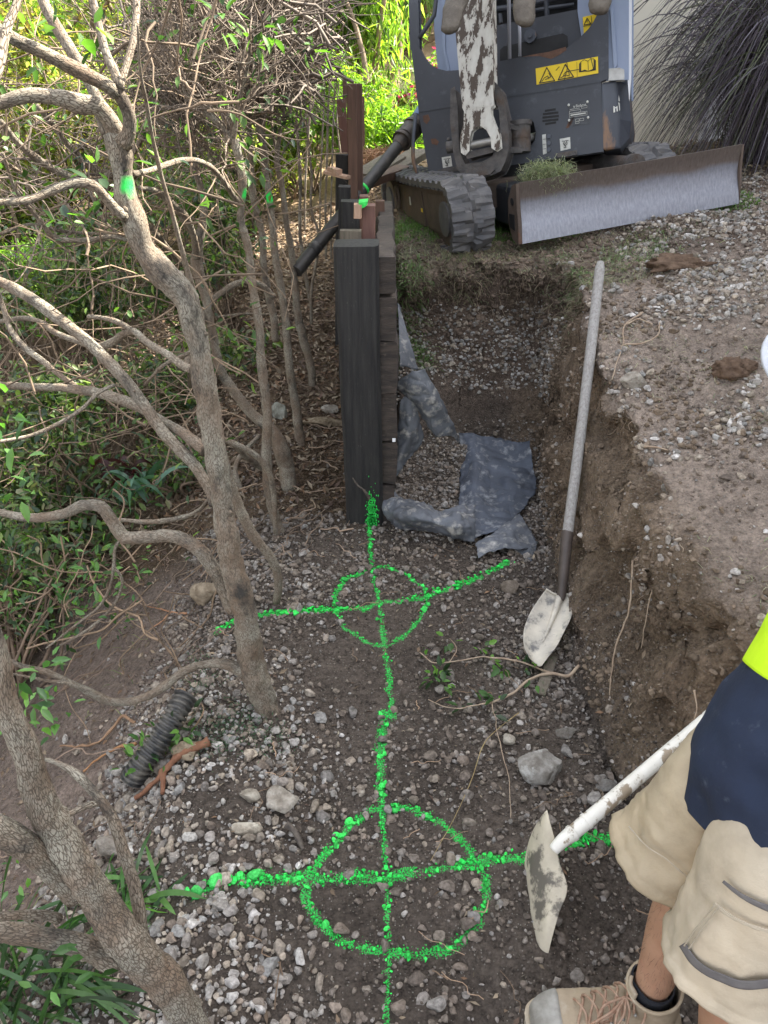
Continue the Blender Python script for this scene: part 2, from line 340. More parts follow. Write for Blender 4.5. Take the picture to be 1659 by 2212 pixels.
def ground_mat():
    m = bpy.data.materials.new('soil'); m.use_nodes = True; N, L = M_get(m); b = N['Principled BSDF']; b.inputs['Roughness'].default_value = .95; b.inputs['Specular IOR Level'].default_value = .2
    tc = N.new('ShaderNodeTexCoord'); a = N.new('ShaderNodeAttribute'); a.attribute_name = 'col'
    def noise(s, d, r): n = N.new('ShaderNodeTexNoise'); n.inputs['Scale'].default_value = s; n.inputs['Detail'].default_value = d; n.inputs['Roughness'].default_value = r; L.new(tc.outputs['Object'], n.inputs[0]); return n
    n1 = noise(45, 8, .75); r1 = N.new('ShaderNodeValToRGB'); L.new(n1.outputs[0], r1.inputs[0]); e = r1.color_ramp.elements
    e[0].position = .3; e[0].color = (.45, .43, .42, 1); e[1].position = .72; e[1].color = (1.7, 1.65, 1.6, 1)
    mx = N.new('ShaderNodeMix'); mx.data_type = 'RGBA'; mx.blend_type = 'MULTIPLY'; mx.inputs[0].default_value = 1; L.new(a.outputs['Color'], mx.inputs[6]); L.new(r1.outputs[0], mx.inputs[7])
    # small grit: pale grains
    v = N.new('ShaderNodeTexVoronoi'); v.inputs['Scale'].default_value = 190; L.new(tc.outputs['Object'], v.inputs['Vector'])
    lt = N.new('ShaderNodeMath'); lt.operation = 'LESS_THAN'; L.new(v.outputs['Distance'], lt.inputs[0]); lt.inputs[1].default_value = .33
    sx = N.new('ShaderNodeSeparateColor'); L.new(v.outputs['Color'], sx.inputs[0])
    gt = N.new('ShaderNodeMath'); gt.operation = 'GREATER_THAN'; L.new(sx.outputs[0], gt.inputs[0]); gt.inputs[1].default_value = .90
    mu = N.new('ShaderNodeMath'); mu.operation = 'MULTIPLY'; L.new(lt.outputs[0], mu.inputs[0]); L.new(gt.outputs[0], mu.inputs[1])
    m2 = N.new('ShaderNodeMix'); m2.data_type = 'RGBA'; L.new(mu.outputs[0], m2.inputs[0]); L.new(mx.outputs[2], m2.inputs[6]); m2.inputs[7].default_value = (.24, .22, .19, 1)
    # paint
    p = N.new('ShaderNodeAttribute'); p.attribute_name = 'col'
    n4 = noise(260, 3, .6); ad = N.new('ShaderNodeMath'); ad.operation = 'ADD'; L.new(p.outputs['Alpha'], ad.inputs[0]); L.new(n4.outputs[0], ad.inputs[1])
    r4 = N.new('ShaderNodeValToRGB'); L.new(ad.outputs[0], r4.inputs[0]); r4.color_ramp.elements[0].position = .78; r4.color_ramp.elements[1].position = .92
    r4.color_ramp.elements[0].color = (1, 1, 1, 1); r4.color_ramp.elements[1].color = (0, 0, 0, 1)
    # alpha stores 1-paint*0.62 so ramp thresholds speckle it
    m3 = N.new('ShaderNodeMix'); m3.data_type = 'RGBA'; L.new(r4.outputs[0], m3.inputs[0]); L.new(m2.outputs[2], m3.inputs[6]); m3.inputs[7].default_value = (PAINT[0], PAINT[1]*.9, PAINT[2], 1)
    L.new(m3.outputs[2], b.inputs['Base Color'])
    n5 = noise(70, 10, .8); vb = N.new('ShaderNodeTexVoronoi'); vb.inputs['Scale'].default_value = 110; L.new(tc.outputs['Object'], vb.inputs['Vector'])
    s5 = N.new('ShaderNodeMath'); s5.operation = 'SUBTRACT'; L.new(n5.outputs[0], s5.inputs[0]); L.new(vb.outputs['Distance'], s5.inputs[1])
    bp = N.new('ShaderNodeBump'); bp.inputs['Strength'].default_value = 1.0; bp.inputs['Distance'].default_value = .010; L.new(s5.outputs[0], bp.inputs['Height']); L.new(bp.outputs[0], b.inputs['Normal'])
    return m
M['soil'] = ground_mat()
g = MB(); g.add(P1, None, Q, np.c_[zc_, 1-pa*.66])
ground = g.build('ground', M['soil'], kind='structure')
# the road at the foot of the slope
g = MB(); box(g, (-7, 8, -2.17), (5.4, 60, .06), (1, 1, 1)); M['asphalt'] = mat('asphalt', (.11, .112, .12), (.15, .152, .16), 40, .85, bump=.4, bscale=120)
g.build('road', M['asphalt'], kind='structure')
g = MB(); box(g, (-4.25, 8, -2.10), (.14, 60, .22), (1, 1, 1)); M['kerb'] = mat('kerb_concrete', (.45, .42, .38), (.32, .30, .27), 12, .85, bump=.3, bscale=60)
g.build('kerb', M['kerb'], kind='structure')
# ---- surface sampler ----
def cell_data():
    a = P1[Q[:, 0]]; b = P1[Q[:, 1]]; c = P1[Q[:, 2]]; d = P1[Q[:, 3]]
    n = np.cross(c-a, d-b)*.5; A = np.linalg.norm(n, axis=1); return a, b, c, d, n/(A[:, None]+1e-12), A
ca_, cb_, cc_, cd_, cn_, cA_ = cell_data(); cen_ = (ca_+cc_)/2; cst_ = steep[Q[:, 0]]
def scatter(dens, box_=None):
    """dens(center, steep)->per m2 ; returns points, normals"""
    m = (cen_[:, 1] > .2) & (cen_[:, 1] < 9) & (np.abs(cen_[:, 0]) < 5)
    if box_: m &= (cen_[:, 0] > box_[0]) & (cen_[:, 0] < box_[1]) & (cen_[:, 1] > box_[2]) & (cen_[:, 1] < box_[3])
    ix = np.where(m)[0]; e = dens(cen_[ix], cst_[ix])*cA_[ix]
    # keep only what the view cone could plausibly see (with a margin)
    q = cen_[ix]-CAM; dd = q[:, 1]*cp-q[:, 2]*sp; vv = (-(q[:, 1]*sp)-(q[:, 2]*cp))/np.maximum(dd, .05)
    vis = (dd > .2) & (np.abs(q[:, 0]/np.maximum(dd, .05)) < .68) & (np.abs(vv) < .9)
    e = e*vis; k = rng.poisson(e); ii = np.repeat(ix, k); r = rng.random((len(ii), 2))[:, :, None]
    p = (ca_[ii]*(1-r[:, 0])+cb_[ii]*r[:, 0])*(1-r[:, 1])+(cd_[ii]*(1-r[:, 0])+cc_[ii]*r[:, 0])*r[:, 1]
    return p, cn_[ii]
def ico(sub):
    import bmesh
    bm = bmesh.new(); bmesh.ops.create_icosphere(bm, subdivisions=sub, radius=1)
    v = np.array([x.co[:] for x in bm.verts]); f = np.array([[q.index for q in t.verts] for t in bm.faces]); bm.free(); return v, f
IV = {1: ico(1), 2: ico(2), 3: ico(3), 4: ico(4)}
def rock_proto(sub, s):
    v, f = IV[sub]; r = np.random.default_rng(s); v = v.copy()
    for k in range(13):                                    # cut with random planes -> angular facets
        n = r.normal(size=3); n /= np.linalg.norm(n); h = r.uniform(.42, .85); d = v@n-h; v = v-np.clip(d, 0, 9)[:, None]*n
    v = v*(1+.06*vnoise(v*2.3+s, s))[:, None]*r.uniform(.75, 1.15, 3); return v, f
PR = {k: [rock_proto(k, 100*k+s) for s in range(14)] for k in (1, 2, 3)}
def rot_rand(n):
    q = rng.normal(size=(n, 4)); q /= np.linalg.norm(q, axis=1)[:, None]; w_, x, y, z = q.T
    return np.stack([1-2*(y*y+z*z), 2*(x*y-z*w_), 2*(x*z+y*w_), 2*(x*y+z*w_), 1-2*(x*x+z*z), 2*(y*z-x*w_), 2*(x*z-y*w_), 2*(y*z+x*w_), 1-2*(x*x+y*y)], -1).reshape(n, 3, 3)
def stones(mb, P, size, col, sub=1, sink=.25, nrm=None):
    n = len(P)
    if not n: return
    R = rot_rand(n); sc = size[:, None]*rng.uniform(.7, 1.25, (n, 3)); pid = rng.integers(0, 14, n)
    up = np.array([0, 0, 1.]) if nrm is None else nrm
    P = P+up*(size*(.5-sink))[:, None]
    for k in range(14):
        s = np.where(pid == k)[0]
        if not len(s): continue
        v, f = PR[sub][k]
        V = np.einsum('nij,mj->nmi', R[s], v)
        V = V*np.array([1, 1, .8])*sc[s][:, None, :]*.5+P[s][:, None, :]
        m = len(v); T = f[None]+(np.arange(len(s))*m)[:, None, None]
        c = np.repeat(col[s], m, 0)
        mb.add(V.reshape(-1, 3), T.reshape(-1, 3), None, c)
def stone_cols(n, pale, dirty):
    """pale: array 0..1 of how clean the stone is"""
    base = np.array([[.40, .385, .36], [.33, .305, .28], [.42, .37, .31], [.31, .305, .295], [.36, .31, .25], [.50, .48, .46], [.27, .22, .18]])
    c = base[rng.integers(0, len(base), n)]*rng.uniform(.6, 1.1, (n, 1)); d = np.array(dirty)*rng.uniform(.7, 1.4, (n, 1))
    k = np.clip(pale+rng.normal(0, .22, n), 0, 1)[:, None]; return c*k+d*(1-k)
M['stone'] = mat('stone', (1.35, 1.34, 1.32), (.62, .60, .58), 90, .9, bump=.6, bscale=150, attr=1, spec=.25, bdist=.004)
# density fields for the dug floor (clusters of gravel, patches of bare soil)
def cl(p, s, f): return vnoise(np.c_[p[:, :2]*f, np.zeros(len(p))], s)
def floor_w(p, st):
    x, y, z = p.T
    bare = np.exp(-((x+.03)/.16)**2)*sstep(2.4, 2.0, y)*.75+np.exp(-(((x+.2)/.2)**2+((y-1.9)/.3)**2))*.8+np.exp(-(((x+.0)/.22)**2+((y-.95)/.2)**2))*.5
    bare = bare+np.exp(-(((x+.42)/.13)**2+((y-1.25)/.13)**2))*.9
    w = np.clip(1.0-bare+cl(p, 11, 4)*.7+cl(p, 12, 11)*.3, .06, 1.6)
    return w*(np.abs(z) < .16)*(x < .82)*(x > -.9)*(y < 3.6)
def is_trench(p): return (p[:, 1] > 2.65) & (p[:, 0] > .03)
def dens_floor(k):
    def f(p, st):
        w = floor_w(p, st)*(1-.9*st)
        litter = (p[:, 1] > 2.75) & (p[:, 0] < 0); w = np.where(litter, w*.06, w)
        return k*w
    return f
def paleness(p):
    x, y = p[:, 0], p[:, 1]
    pal = sstep(-.02, -.35, x)*sstep(2.0, 1.5, y)*.5+.33+.12*cl(p, 13, 3)
    pal = pal+np.where(is_trench(p), .15, 0)-sstep(.2, .5, x)*.05
    return pal
PCOL = np.array(PAINT)
spray_mb = {k: MB() for k in marks}
def put_stones(mb, dens, smin, smax, sub, sink=.3, pale=None, dirty=(.135, .112, .095), power=2.2, box_=None, alongn=0.0, paint=True):
    p, n = scatter(dens, box_); size = smin+(smax-smin)*rng.random(len(p))**power
    c = stone_cols(len(p), paleness(p) if pale is None else pale(p), dirty)
    nn = np.array([0, 0, 1.])*(1-alongn)+n*alongn; nn /= np.linalg.norm(nn, axis=1)[:, None]
    done = np.zeros(len(p), bool)
    if paint:
        for k in marks:
            a = np.zeros(len(p))
            for L, wd in strokes[k]: a = np.maximum(a, sstep(1.3, .4, sdist(p[:, :2], L)/wd+rng.normal(0, .30, len(p))))
            s = (a > .5+.25*cl(p, 29, 13)) & ~done & ((size < .022) | (rng.random(len(p)) < .3)) & (p[:, 2] < .25); done |= s
            if s.any(): stones(spray_mb[k], p[s], size[s], PCOL*rng.uniform(.5, 1.15, (s.sum(), 1))+c[s]*.15, sub, sink, nn[s])
    s = ~done; stones(mb, p[s], size[s], c[s], sub, sink, nn[s])
gr = MB()
put_stones(gr, dens_floor(560), .020, .046, 2, .34, power=2.0)
put_stones(gr, dens_floor(3000), .009, .022, 2, .3, power=1.5)
put_stones(gr, lambda p, st: 2600*floor_w(p, st)*.6+900*((np.abs(p[:, 2]) < .16) & (p[:, 0] < .8) & (p[:, 0] > -.8) & (p[:, 1] < 2.7)), .004, .011, 1, .2, pale=lambda p: paleness(p)-.1)
# gravel filling the near left corner, paler and bigger
def corner(p, st): x, y, z = p.T; return 900*sstep(-.22, -.36, x)*sstep(1.9, 1.5, y)*sstep(-1.15, -.85, x+cl(p, 14, 3)*.15)*np.clip(.75+cl(p, 15, 5)*1.2, 0, 1.3)
put_stones(gr, corner, .016, .042, 2, .28, pale=lambda p: .62+.0*p[:, 0])
# trench: gravel at the foot and on the back face
def tr(p, st): x, y, z = p.T; return 3800*((x > .05) & (x < .85) & (y > 2.6) & (z < .09))*sstep(3.4, 3.1, y)
put_stones(gr, tr, .012, .028, 1, .3, pale=lambda p: .45+0*p[:, 0])
def bk(p, st): x, y, z = p.T; return 3600*((x > .06) & (x < .86) & (y > 3.3))*sstep(.24, .32, z+cl(p, 16, 4)*.05)*sstep(.66, .6, z)
put_stones(gr, bk, .012, .034, 2, .35, pale=lambda p: 1.1+0*p[:, 0], alongn=.8)
gravel = gr.build('gravel', M['stone'], smooth=False, label='loose grey and brown gravel strewn over the trench floor', cat='gravel', kind='stuff')
# stones in the cut face and on the upper ground
gr = MB()
def bf(p, st): x, y, z = p.T; return ((x > .66) & (z > .04) & (y < 4.2))*np.where(x < 1.15, 330*np.clip(cl(p, 17, 5)*3-.2, 0.06, 2.2), 0)
put_stones(gr, bf, .010, .034, 2, .45, pale=lambda p: .55+0*p[:, 0], dirty=(.19, .15, .115), alongn=.8)
def uf(p, st): x, y, z = p.T; return ((x > .78) & (z > crest(y)-.05) & (y < 5))*2600*np.clip(cl(p, 18, 2.3)*1.1+cl(p, 19, 7)*.8+sstep(.95, 1.4, x)*.8+.0, 0.04, 1.4)
put_stones(gr, uf, .009, .040, 2, .3, pale=lambda p: .95+0*p[:, 0], dirty=(.22, .18, .145))
def uf2(p, st): x, y, z = p.T; return ((x > .6) & (z > .05) & (y < 5))*np.where(x > 1, 2200, 1500)*np.clip(.6+cl(p, 20, 3), .2, 1.5)
put_stones(gr, uf2, .004, .012, 1, .25, pale=lambda p: .35+.2*(p[:, 0] > 1), dirty=(.18, .14, .11), alongn=.5)
def lf(p, st): x, y, z = p.T; return ((x < -.6) & (z > -1.2) & (y < 4))*700*np.clip(.4+cl(p, 22, 4), .05, 1.5)
put_stones(gr, lf, .004, .018, 1, .25, pale=lambda p: .4+0*p[:, 0], dirty=(.17, .13, .105))
gr.build('bank_stones', M['stone'], smooth=False, label='pale stones lodged in the cut soil bank and its top', cat='stones', kind='stuff')
gr = MB()   # crumbs and clods of soil
put_stones(gr, lambda p, s: 2400*((p[:, 0] > .64) & (p[:, 2] > .03) & (p[:, 1] < 4.2) & (p[:, 0] < 1.25))*np.clip(.5+cl(p, 25, 6), .1, 1.2), .006, .034, 2, .42, pale=lambda p: -1+0*p[:, 0], dirty=(.185, .142, .105), alongn=.9, power=2.6)
put_stones(gr, lambda p, s: 1500*((p[:, 0] > .04) & (p[:, 2] > .5) & (p[:, 1] > 3.4) & (p[:, 1] < 4.3) & (p[:, 0] < 1.2)), .008, .05, 2, .4, pale=lambda p: -1+0*p[:, 0], dirty=(.165, .125, .098), alongn=.8, power=2.4)
put_stones(gr, lambda p, s: 3800*((np.abs(p[:, 2]) < .16) & (p[:, 0] < .8) & (p[:, 0] > -.9) & (p[:, 1] < 2.8)), .003, .014, 1, .3, pale=lambda p: -1+0*p[:, 0], dirty=(.085, .070, .059), power=2.2)
put_stones(gr, lambda p, s: 1400*((p[:, 0] > 1.0) & (p[:, 2] > .5) & (p[:, 1] < 4.6))*np.clip(.5+cl(p, 26, 5), .1, 1.2), .006, .04, 1, .35, pale=lambda p: -1+0*p[:, 0], dirty=(.19, .155, .13), power=2.6)
put_stones(gr, lambda p, s: 900*((p[:, 0] < -.55) & (p[:, 1] < 3.5)), .004, .02, 1, .35, pale=lambda p: -1+0*p[:, 0], dirty=(.165, .132, .115), power=2.4)
M['crumb'] = mat('crumbly_soil', (1.2, 1.2, 1.2), (.6, .6, .6), 70, 1, bump=.8, bscale=120, attr=1, spec=.1, bdist=.005)
gr.build('soil_crumbs', M['crumb'], smooth=False, label='crumbs and clods of brown soil over the dug ground', cat='soil', kind='stuff')
# extra grit right along the strokes so the paint reads as painted stones
for k in marks:
    for L, wd in strokes[k]:
        seg = np.linalg.norm(np.diff(L, axis=0), axis=1); tot = seg.sum(); n = int(tot*(300 if k != 'mid' else 260)*wd/.014)
        s = np.sort(rng.random(n))*tot; cs = np.r_[0, np.cumsum(seg)]; q = np.clip(np.searchsorted(cs, s)-1, 0, len(seg)-1); t = (s-cs[q])/seg[q]
        p = L[q]+(L[q+1]-L[q])*t[:, None]+rng.normal(0, wd*.58, (n, 2)); clump = cl(p, 24, 9); p = p[clump > -.25]
        z = H(p[:, 0], p[:, 1])+.004; keep = z < .3; p = np.c_[p, z][keep]
        stones(spray_mb[k], p, .0025+(.015 if wd > .016 else .007)*rng.random(len(p))**2.8, PCOL*rng.uniform(.6, 1.2, (len(p), 1)), 1, .15)
lab = {'far': 'green sprayed circle with cross line, the farther one just before the black post',
       'mid': 'long green sprayed line running down the middle of the dug floor between both circles',
       'near': 'green sprayed circle with cross line, the nearer one beside the white handled shovel'}
M['paint'] = mat('green_paint', (1.1, 1.1, 1.1), (.55, .62, .55), 160, .95, attr=1, spec=.15, bump=.5, bscale=160, bdist=.003)
for k in marks: spray_mb[k].build('spray_mark', M['paint'], smooth=False, label=lab[k], cat='paint mark')
# single rocks
M['rock'] = mat('rock', (.40, .38, .35), (.20, .18, .155), 34, .9, bump=1, bscale=60, c3=(.52, .51, .48), s3=26, t3=(.55, .68), attr=1, spec=.25, bdist=.012)
def rock(u, v, sx, sy, sz, seed, label, col=(1, 1, 1), z0=None, rz=0, group=None, d=None):
    p = PZ(u, v, 0) if z0 is None else (PZ(u, v, z0))
    zz = hz(p[0], p[1]) if z0 is None else z0
    vv, f = IV[4]; r = np.random.default_rng(seed); vv = vv.copy()
    for k in range(12):
        n = r.normal(size=3); n /= np.linalg.norm(n); h = r.uniform(.5, .85); dd = vv@n-h; vv = vv-np.clip(dd, 0, 9)[:, None]*n*.97
    vv = vv*(1+.05*fbm(vv*3+seed, 4, seed))[:, None]*np.array([sx, sy, sz])/1.6
    c, s = cos(rz), sin(rz); vv = vv@np.array([[c, s, 0], [-s, c, 0], [0, 0, 1]])
    mb = MB(); mb.add(vv+np.array([p[0], p[1], zz+sz*.28]), f, None, col)
    return mb.build('rock', M['rock'], sharp=25, label=label, cat='rock', group=group)
rock(1165, 1668, .115, .095, .075, 3, 'large grey angular rock lying on the floor by the foot of the cut bank', rz=.3)
rock(1096, 1607, .04, .035, .035, 5, 'pale fist sized stone touching the upper left corner of the large angular rock', (1.15, 1.1, 1.0))
rock(1222, 1590, .055, .035, .035, 6, 'dark grey stone just behind the large angular rock', (.6, .58, .56))
rock(1303, 1706, .06, .035, .03, 7, 'dark stone with white blotches below the cut bank, nearest the white shovel handle', (.75, .76, .78))
rock(610, 1745, .075, .075, .05, 8, 'pale rounded rock half buried in the gravel left of the green line', (1.1, 1.05, .98))
rock(535, 1818, .07, .03, .03, 9, 'flat cream rock in the gravel left of the near circle', (1.25, 1.18, 1.05))
rock(545, 1747, .05, .035, .03, 10, 'pale wedge shaped stone left of the rounded rock in the gravel', (1.1, 1.05, .95))
rock(405, 1640, .085, .06, .07, 11, 'brown weathered rock beside the red root by the black pipe', (.85, .72, .55))
rock(443, 1265, .11, .09, .09, 12, 'tan jagged rock on the slope left of the leaning trunk', (.95, .82, .65))
rock(700, 940, .20, .10, .05, 13, 'flat brown slab of stone lying in leaf litter left of the black post', (.8, .68, .52))
rock(716, 918, .09, .05, .05, 14, 'small grey brown rock behind the flat slab beside the black post', (.8, .76, .7))
rock(608, 925, .09, .08, .09, 15, 'greenish grey lump of concrete between the thin trunks', (.8, .85, .8))
rock(245, 1830, .09, .05, .06, 16, 'grey broken rock below the left end of the near sprayed line', (.9, .85, .8), z0=-.02)
rock(1370, 835, .10, .07, .06, 17, 'pale stone on the slope right of the wooden handled spade', (1.0, .95, .88), z0=.72)
rock(1103, 1275, .065, .055, .045, 18, 'brown rough stone on the floor left of the spade blade', (.55, .48, .42))
def clod(u, v, Y, s, seed, label):
    p = PY(u, v, Y); vv, f = IV[4]; vv = vv*(1+.30*fbm(vv*2.6+seed, 6, seed, .62))[:, None]*np.array(s)
    z = hz(p[0], p[1]); mb = MB(); mb.add(vv+np.array([p[0], p[1], z+s[2]*.35]), f, None, (1.0, .92, .85))
    m = M.get('clod') or M.setdefault('clod', mat('clod_soil', (.2, .15, .115), (.11, .08, .062), 30, 1, bump=1, bscale=60, attr=1, spec=.1))
    return mb.build('soil_clod', m, label=label, cat='clod')
clod(1480, 505, 3.35, (.13, .07, .04), 3, 'long brown clod of turf lying in front of the right end of the blade')
clod(1560, 868, 2.45, (.06, .05, .045), 4, 'brown rooty clod among pale stones near the right edge')
clod(1605, 800, 2.45, (.045, .035, .035), 5, 'small brown rooty clod on the upper ground near the white hat')
# ================= HOUSE, RETAINING WALL, TIMBER, PIPE =================
M['white'] = mat('white_wall', (.80, .81, .84), (.76, .77, .80), 3, .6, bump=.05, bscale=30)
M['cream'] = mat('cream_wall', (.66, .62, .52), (.62, .58, .49), 3, .7)
hs_ = thing('white_house', 'white rendered house wall behind the purple fountain grass', 'house', (2.2, 7.2, .9))
def gbox(name, c, s, m, par, bevel=0, **k):
    b = MB(); box(b, c, s); return b.build(name, m, par, smooth=False, bevel=bevel, **k)
gbox('wall', (6.4, 7.6, 3.4), (7.6, 1.1, 5.2), M['white'], hs_)
gbox('wall', (5.3, 1.55, 2.6), (3.2, 11.0, 5.6), M['white'], hs_)  # unseen wing, added so its shadow falls across the dug ground
gbox('wall', (2.15, 6.98, 2.4), (.98, .08, 3.2), M['cream'], hs_, label='cream coloured panel at the corner of the white wall')
gbox('roof', (6.5, 7.6, 6.15), (8.0, 1.4, .25), mat('roof', (.12, .12, .13), None), hs_)
gbox('roof', (5.5, 1.5, 5.53), (4.0, 11.4, .25), M['cream'], hs_)  # roof of the added wing, height set by where its shadow ends
M['blackpost'] = mat('black_stained_timber', (.014, .014, .0155), (.034, .033, .032), 9, .6, bump=.6, bscale=70, stretch=(8, 8, .5), c3=(.26, .24, .21), s3=120, t3=(.675, .70), bdist=.004, spec=.4)
M['sleeper'] = mat('dark_sleeper', (.032, .026, .023), (.075, .058, .047), 8, .8, bump=.9, bscale=30, stretch=(1, 1, 5), c3=(.18, .14, .11), s3=18, t3=(.62, .75))
M['brownwood'] = mat('brown_wood', (.15, .085, .06), (.105, .06, .043), 7, .75, bump=.5, bscale=60, stretch=(9, 9, .7), bdist=.003)
M['reddish'] = mat('red_stained_wood', (.20, .105, .085), (.15, .078, .062), 9, .75, bump=.4, bscale=50, stretch=(8, 8, .8), bdist=.003)
M['rawwood'] = mat('raw_wood', (.50, .33, .24), (.40, .26, .18), 18, .8, bump=.3, bscale=80, stretch=(6, 6, 1))
M['greywood'] = mat('grey_weathered_wood', (.20, .17, .13), (.13, .11, .085), 9, .85, bump=.6, bscale=50, stretch=(9, 9, .6), c3=(.09, .11, .06), s3=6, t3=(.55, .7))
M['paintflat'] = mat('green_paint_flat', tuple(PAINT), (.02, .5, .06), 60, .6)
def beam(mb, A, B, wx, wy, up=(0, 0, 1), nz=0, col=(1, 1, 1), seed=0, k=14):
    """rectangular timber from A to B; cross-section wx along 'side', wy along the other"""
    A = np.asarray(A, float); B = np.asarray(B, float); T = B-A; Ln = np.linalg.norm(T); T /= Ln
    Sx = np.cross(T, up); 
    if np.linalg.norm(Sx) < .1: Sx = np.array([1., 0, 0]); Sx -= T*(Sx@T)
    Sx /= np.linalg.norm(Sx); Sy = np.cross(Sx, T)
    t = np.linspace(0, 1, k); r = .10
    sec = []
    for a, b in ((-1, -1), (1, -1), (1, 1), (-1, 1)):
        o = [(-1, -1+r*1.6), (-1+r*1.6, -1)] if (a, b) == (-1, -1) else [(1-r*1.6, -1), (1, -1+r*1.6)] if (a, b) == (1, -1) else [(1, 1-r*1.6), (1-r*1.6, 1)] if (a, b) == (1, 1) else [(-1+r*1.6, 1), (-1, 1-r*1.6)]
        sec += o
    sec = np.array(sec)*np.array([wx/2, wy/2]); m = len(sec)
    V = (A+T*Ln*t[:, None])[:, None]+sec[None, :, :1]*Sx+sec[None, :, 1:]*Sy; V = V.reshape(-1, 3)
    if nz: V = V+nz*np.stack([fbm(V*11+s*9+seed, 3, s+seed) for s in (1, 2, 3)], -1)
    i = np.arange(k-1)[:, None]*m; j = np.arange(m)[None]; kk = (j+1) % m
    q = np.stack([i+j, i+kk, i+m+kk, i+m+j], -1).reshape(-1, 4)[:, ::-1]; b0 = mb.n
    mb.add(V, None, q, col); mb.ng += [[b0+x for x in range(m)], [b0+(k-1)*m+x for x in range(m)][::-1]]
def timber(name, A, B, wx, wy, m, up=(0, 1, 0), par=None, nz=.002, seed=1, **kw):
    b = MB(); beam(b, A, B, wx, wy, up, nz, seed=seed); return b.build(name, m, par, sharp=30, **kw)
# big black post
t = timber('post', (-.080, 2.73, -.10), (-.098, 2.745, 1.165), .158, .125, M['blackpost'], nz=.0032, label='thick black stained timber post standing at the trench edge above the green line', cat='post')
b = MB()   # green overspray and twig end at the foot of the post
for s in range(420):
    x, z = rng.normal(-.052, .011), abs(rng.normal(.05, .06)); rr = rng.uniform(.0015, .005)
    box(b, (x, 2.664, z), (rr, .003, rr*1.6))
b.build('paint_speck', M['paintflat'], t, smooth=False, label='green sprayed foot of the black post')
b = MB(); tube(b, crom([PY(762, 1032, 2.64), PY(772, 1048, 2.63), PY(785, 1058, 2.62), PY(798, 1078, 2.62)], 24), np.linspace(.003, .006, 24), 6, nz=.5, nf=90)
M['darkbark'] = mat('dark_twig', (.05, .04, .035), (.12, .1, .08), 60, .9)
b.build('twig', M['darkbark'], label='short curled dark twig leaning on the foot of the black post', cat='twig')
# retaining wall of stacked sleepers behind the post
wl = thing('retaining_wall', 'dark rotten sleeper wall running back from the black post', 'retaining wall', (.04, 2.8, 0))
hts = [0, .20, .40, .61, .82, .99, 1.13]
for k in range(6):
    z0, z1 = hts[k], hts[k+1]; off = rng.uniform(-.008, .008)
    timber('sleeper', (.012+off, 2.70+rng.uniform(-.015, .015), (z0+z1)/2), (.010, 4.05, (z0+z1)/2-.03), .075, (z1-z0)-.010, M['sleeper'], up=(0, 0, 1), par=wl, nz=.009, seed=k)
tag_ = MB(); box(tag_, (.040, 2.684, .415), (.013, .003, .015)); tag_.build('label_tag', M['white'], wl, smooth=False)
# short posts and offcuts beyond the black post
def upright(name, F1, F2, Y, w, dpt, m, label, cat='post', nz=.002, z0=None, par=None, seed=3):
    A = PY(*F1, Y); B = PY(*F2, Y)
    if z0 is not None: A = A+(B-A)*((z0-A[2])/(B[2]-A[2]))
    return timber(name, A, B, w, dpt, m, nz=nz, seed=seed, label=label, cat=cat, par=par)
wd = lambda px, Y, v: px/FP*(Y/ray(CU, v)[1])
gp = 'timber posts beyond the black post'
upright('post', (758, 520), (757, 433), 3.35, wd(40, 3.35, 450), .08, M['blackpost'], 'short dark stained post directly behind the left half of the big black post', z0=.2)
o = upright('offcut', (758, 520), (758, 497), 3.0, wd(46, 3.0, 505), .05, M['greywood'], 'low grey weathered board end standing on top behind the black post', 'board', z0=.7)
o = upright('post', (796, 520), (796, 442), 3.12, wd(29, 3.12, 480), .07, M['reddish'], 'short red brown square post with green paint on its top', z0=.75)
bl = MB(); A = PY(773, 470, 3.05); B = PY(773, 440, 3.05); beam(bl, A, B, wd(17, 3.05, 455), .05, (0, 1, 0), .001); bl.build('packer', M['rawwood'], o, sharp=30, label='pale pink sawn packer on the red brown post')
bl = MB(); P = [PY(u, v, 3.06) for u, v in ((775, 436), (795, 434), (794, 440), (788, 446), (781, 449), (777, 442))]; prism(bl, [p+np.array([0, -.03, .002]) for p in P], (0, .06, .002)); bl.build('paint_patch', M['paintflat'], o, smooth=False)
upright('post', (786, 520), (786, 422), 3.5, wd(18, 3.5, 430), .05, M['reddish'], 'brown post top showing just behind the short dark stained post', z0=.6)
upright('post', (821, 500), (821, 433), 3.75, wd(19, 3.75, 450), .05, M['brownwood'], 'dark brown stub post right of the green topped post', z0=.6)
upright('post', (738, 500), (739, 333), 4.6, wd(27, 4.6, 380), .08, M['blackpost'], 'black stained post standing left behind the tall brown post', z0=.0)
upright('post', (744, 500), (744, 402), 4.1, wd(25, 4.1, 440), .08, M['blackpost'], 'shorter black post below the thin horizontal batten', z0=.0)
tb = upright('post', (764, 440), (760, 181), 4.4, wd(21, 4.4, 260), .07, M['brownwood'], 'tall brown painted timber post split down its face', z0=.3)
upright('board', (779, 425), (776, 181), 4.44, wd(12, 4.4, 260), .05, M['brownwood'], 'dark brown board fixed to the right edge of the tall brown post', 'board', z0=.5, par=None)
upright('board', (748, 340), (736, 214), 4.65, wd(19, 4.6, 270), .02, M['reddish'], 'slanting red brown board leaning behind the tall post', 'board', par=None)
upright('board', (785, 315), (784, 208), 4.9, wd(6, 4.9, 260), .02, M['reddish'], 'thin brown lath behind the tall brown post', 'board')
upright('board', (745, 232), (744, 170), 4.9, wd(9, 4.9, 200), .03, M['brownwood'], 'small dark brown post end rising left of the tall post', 'board')
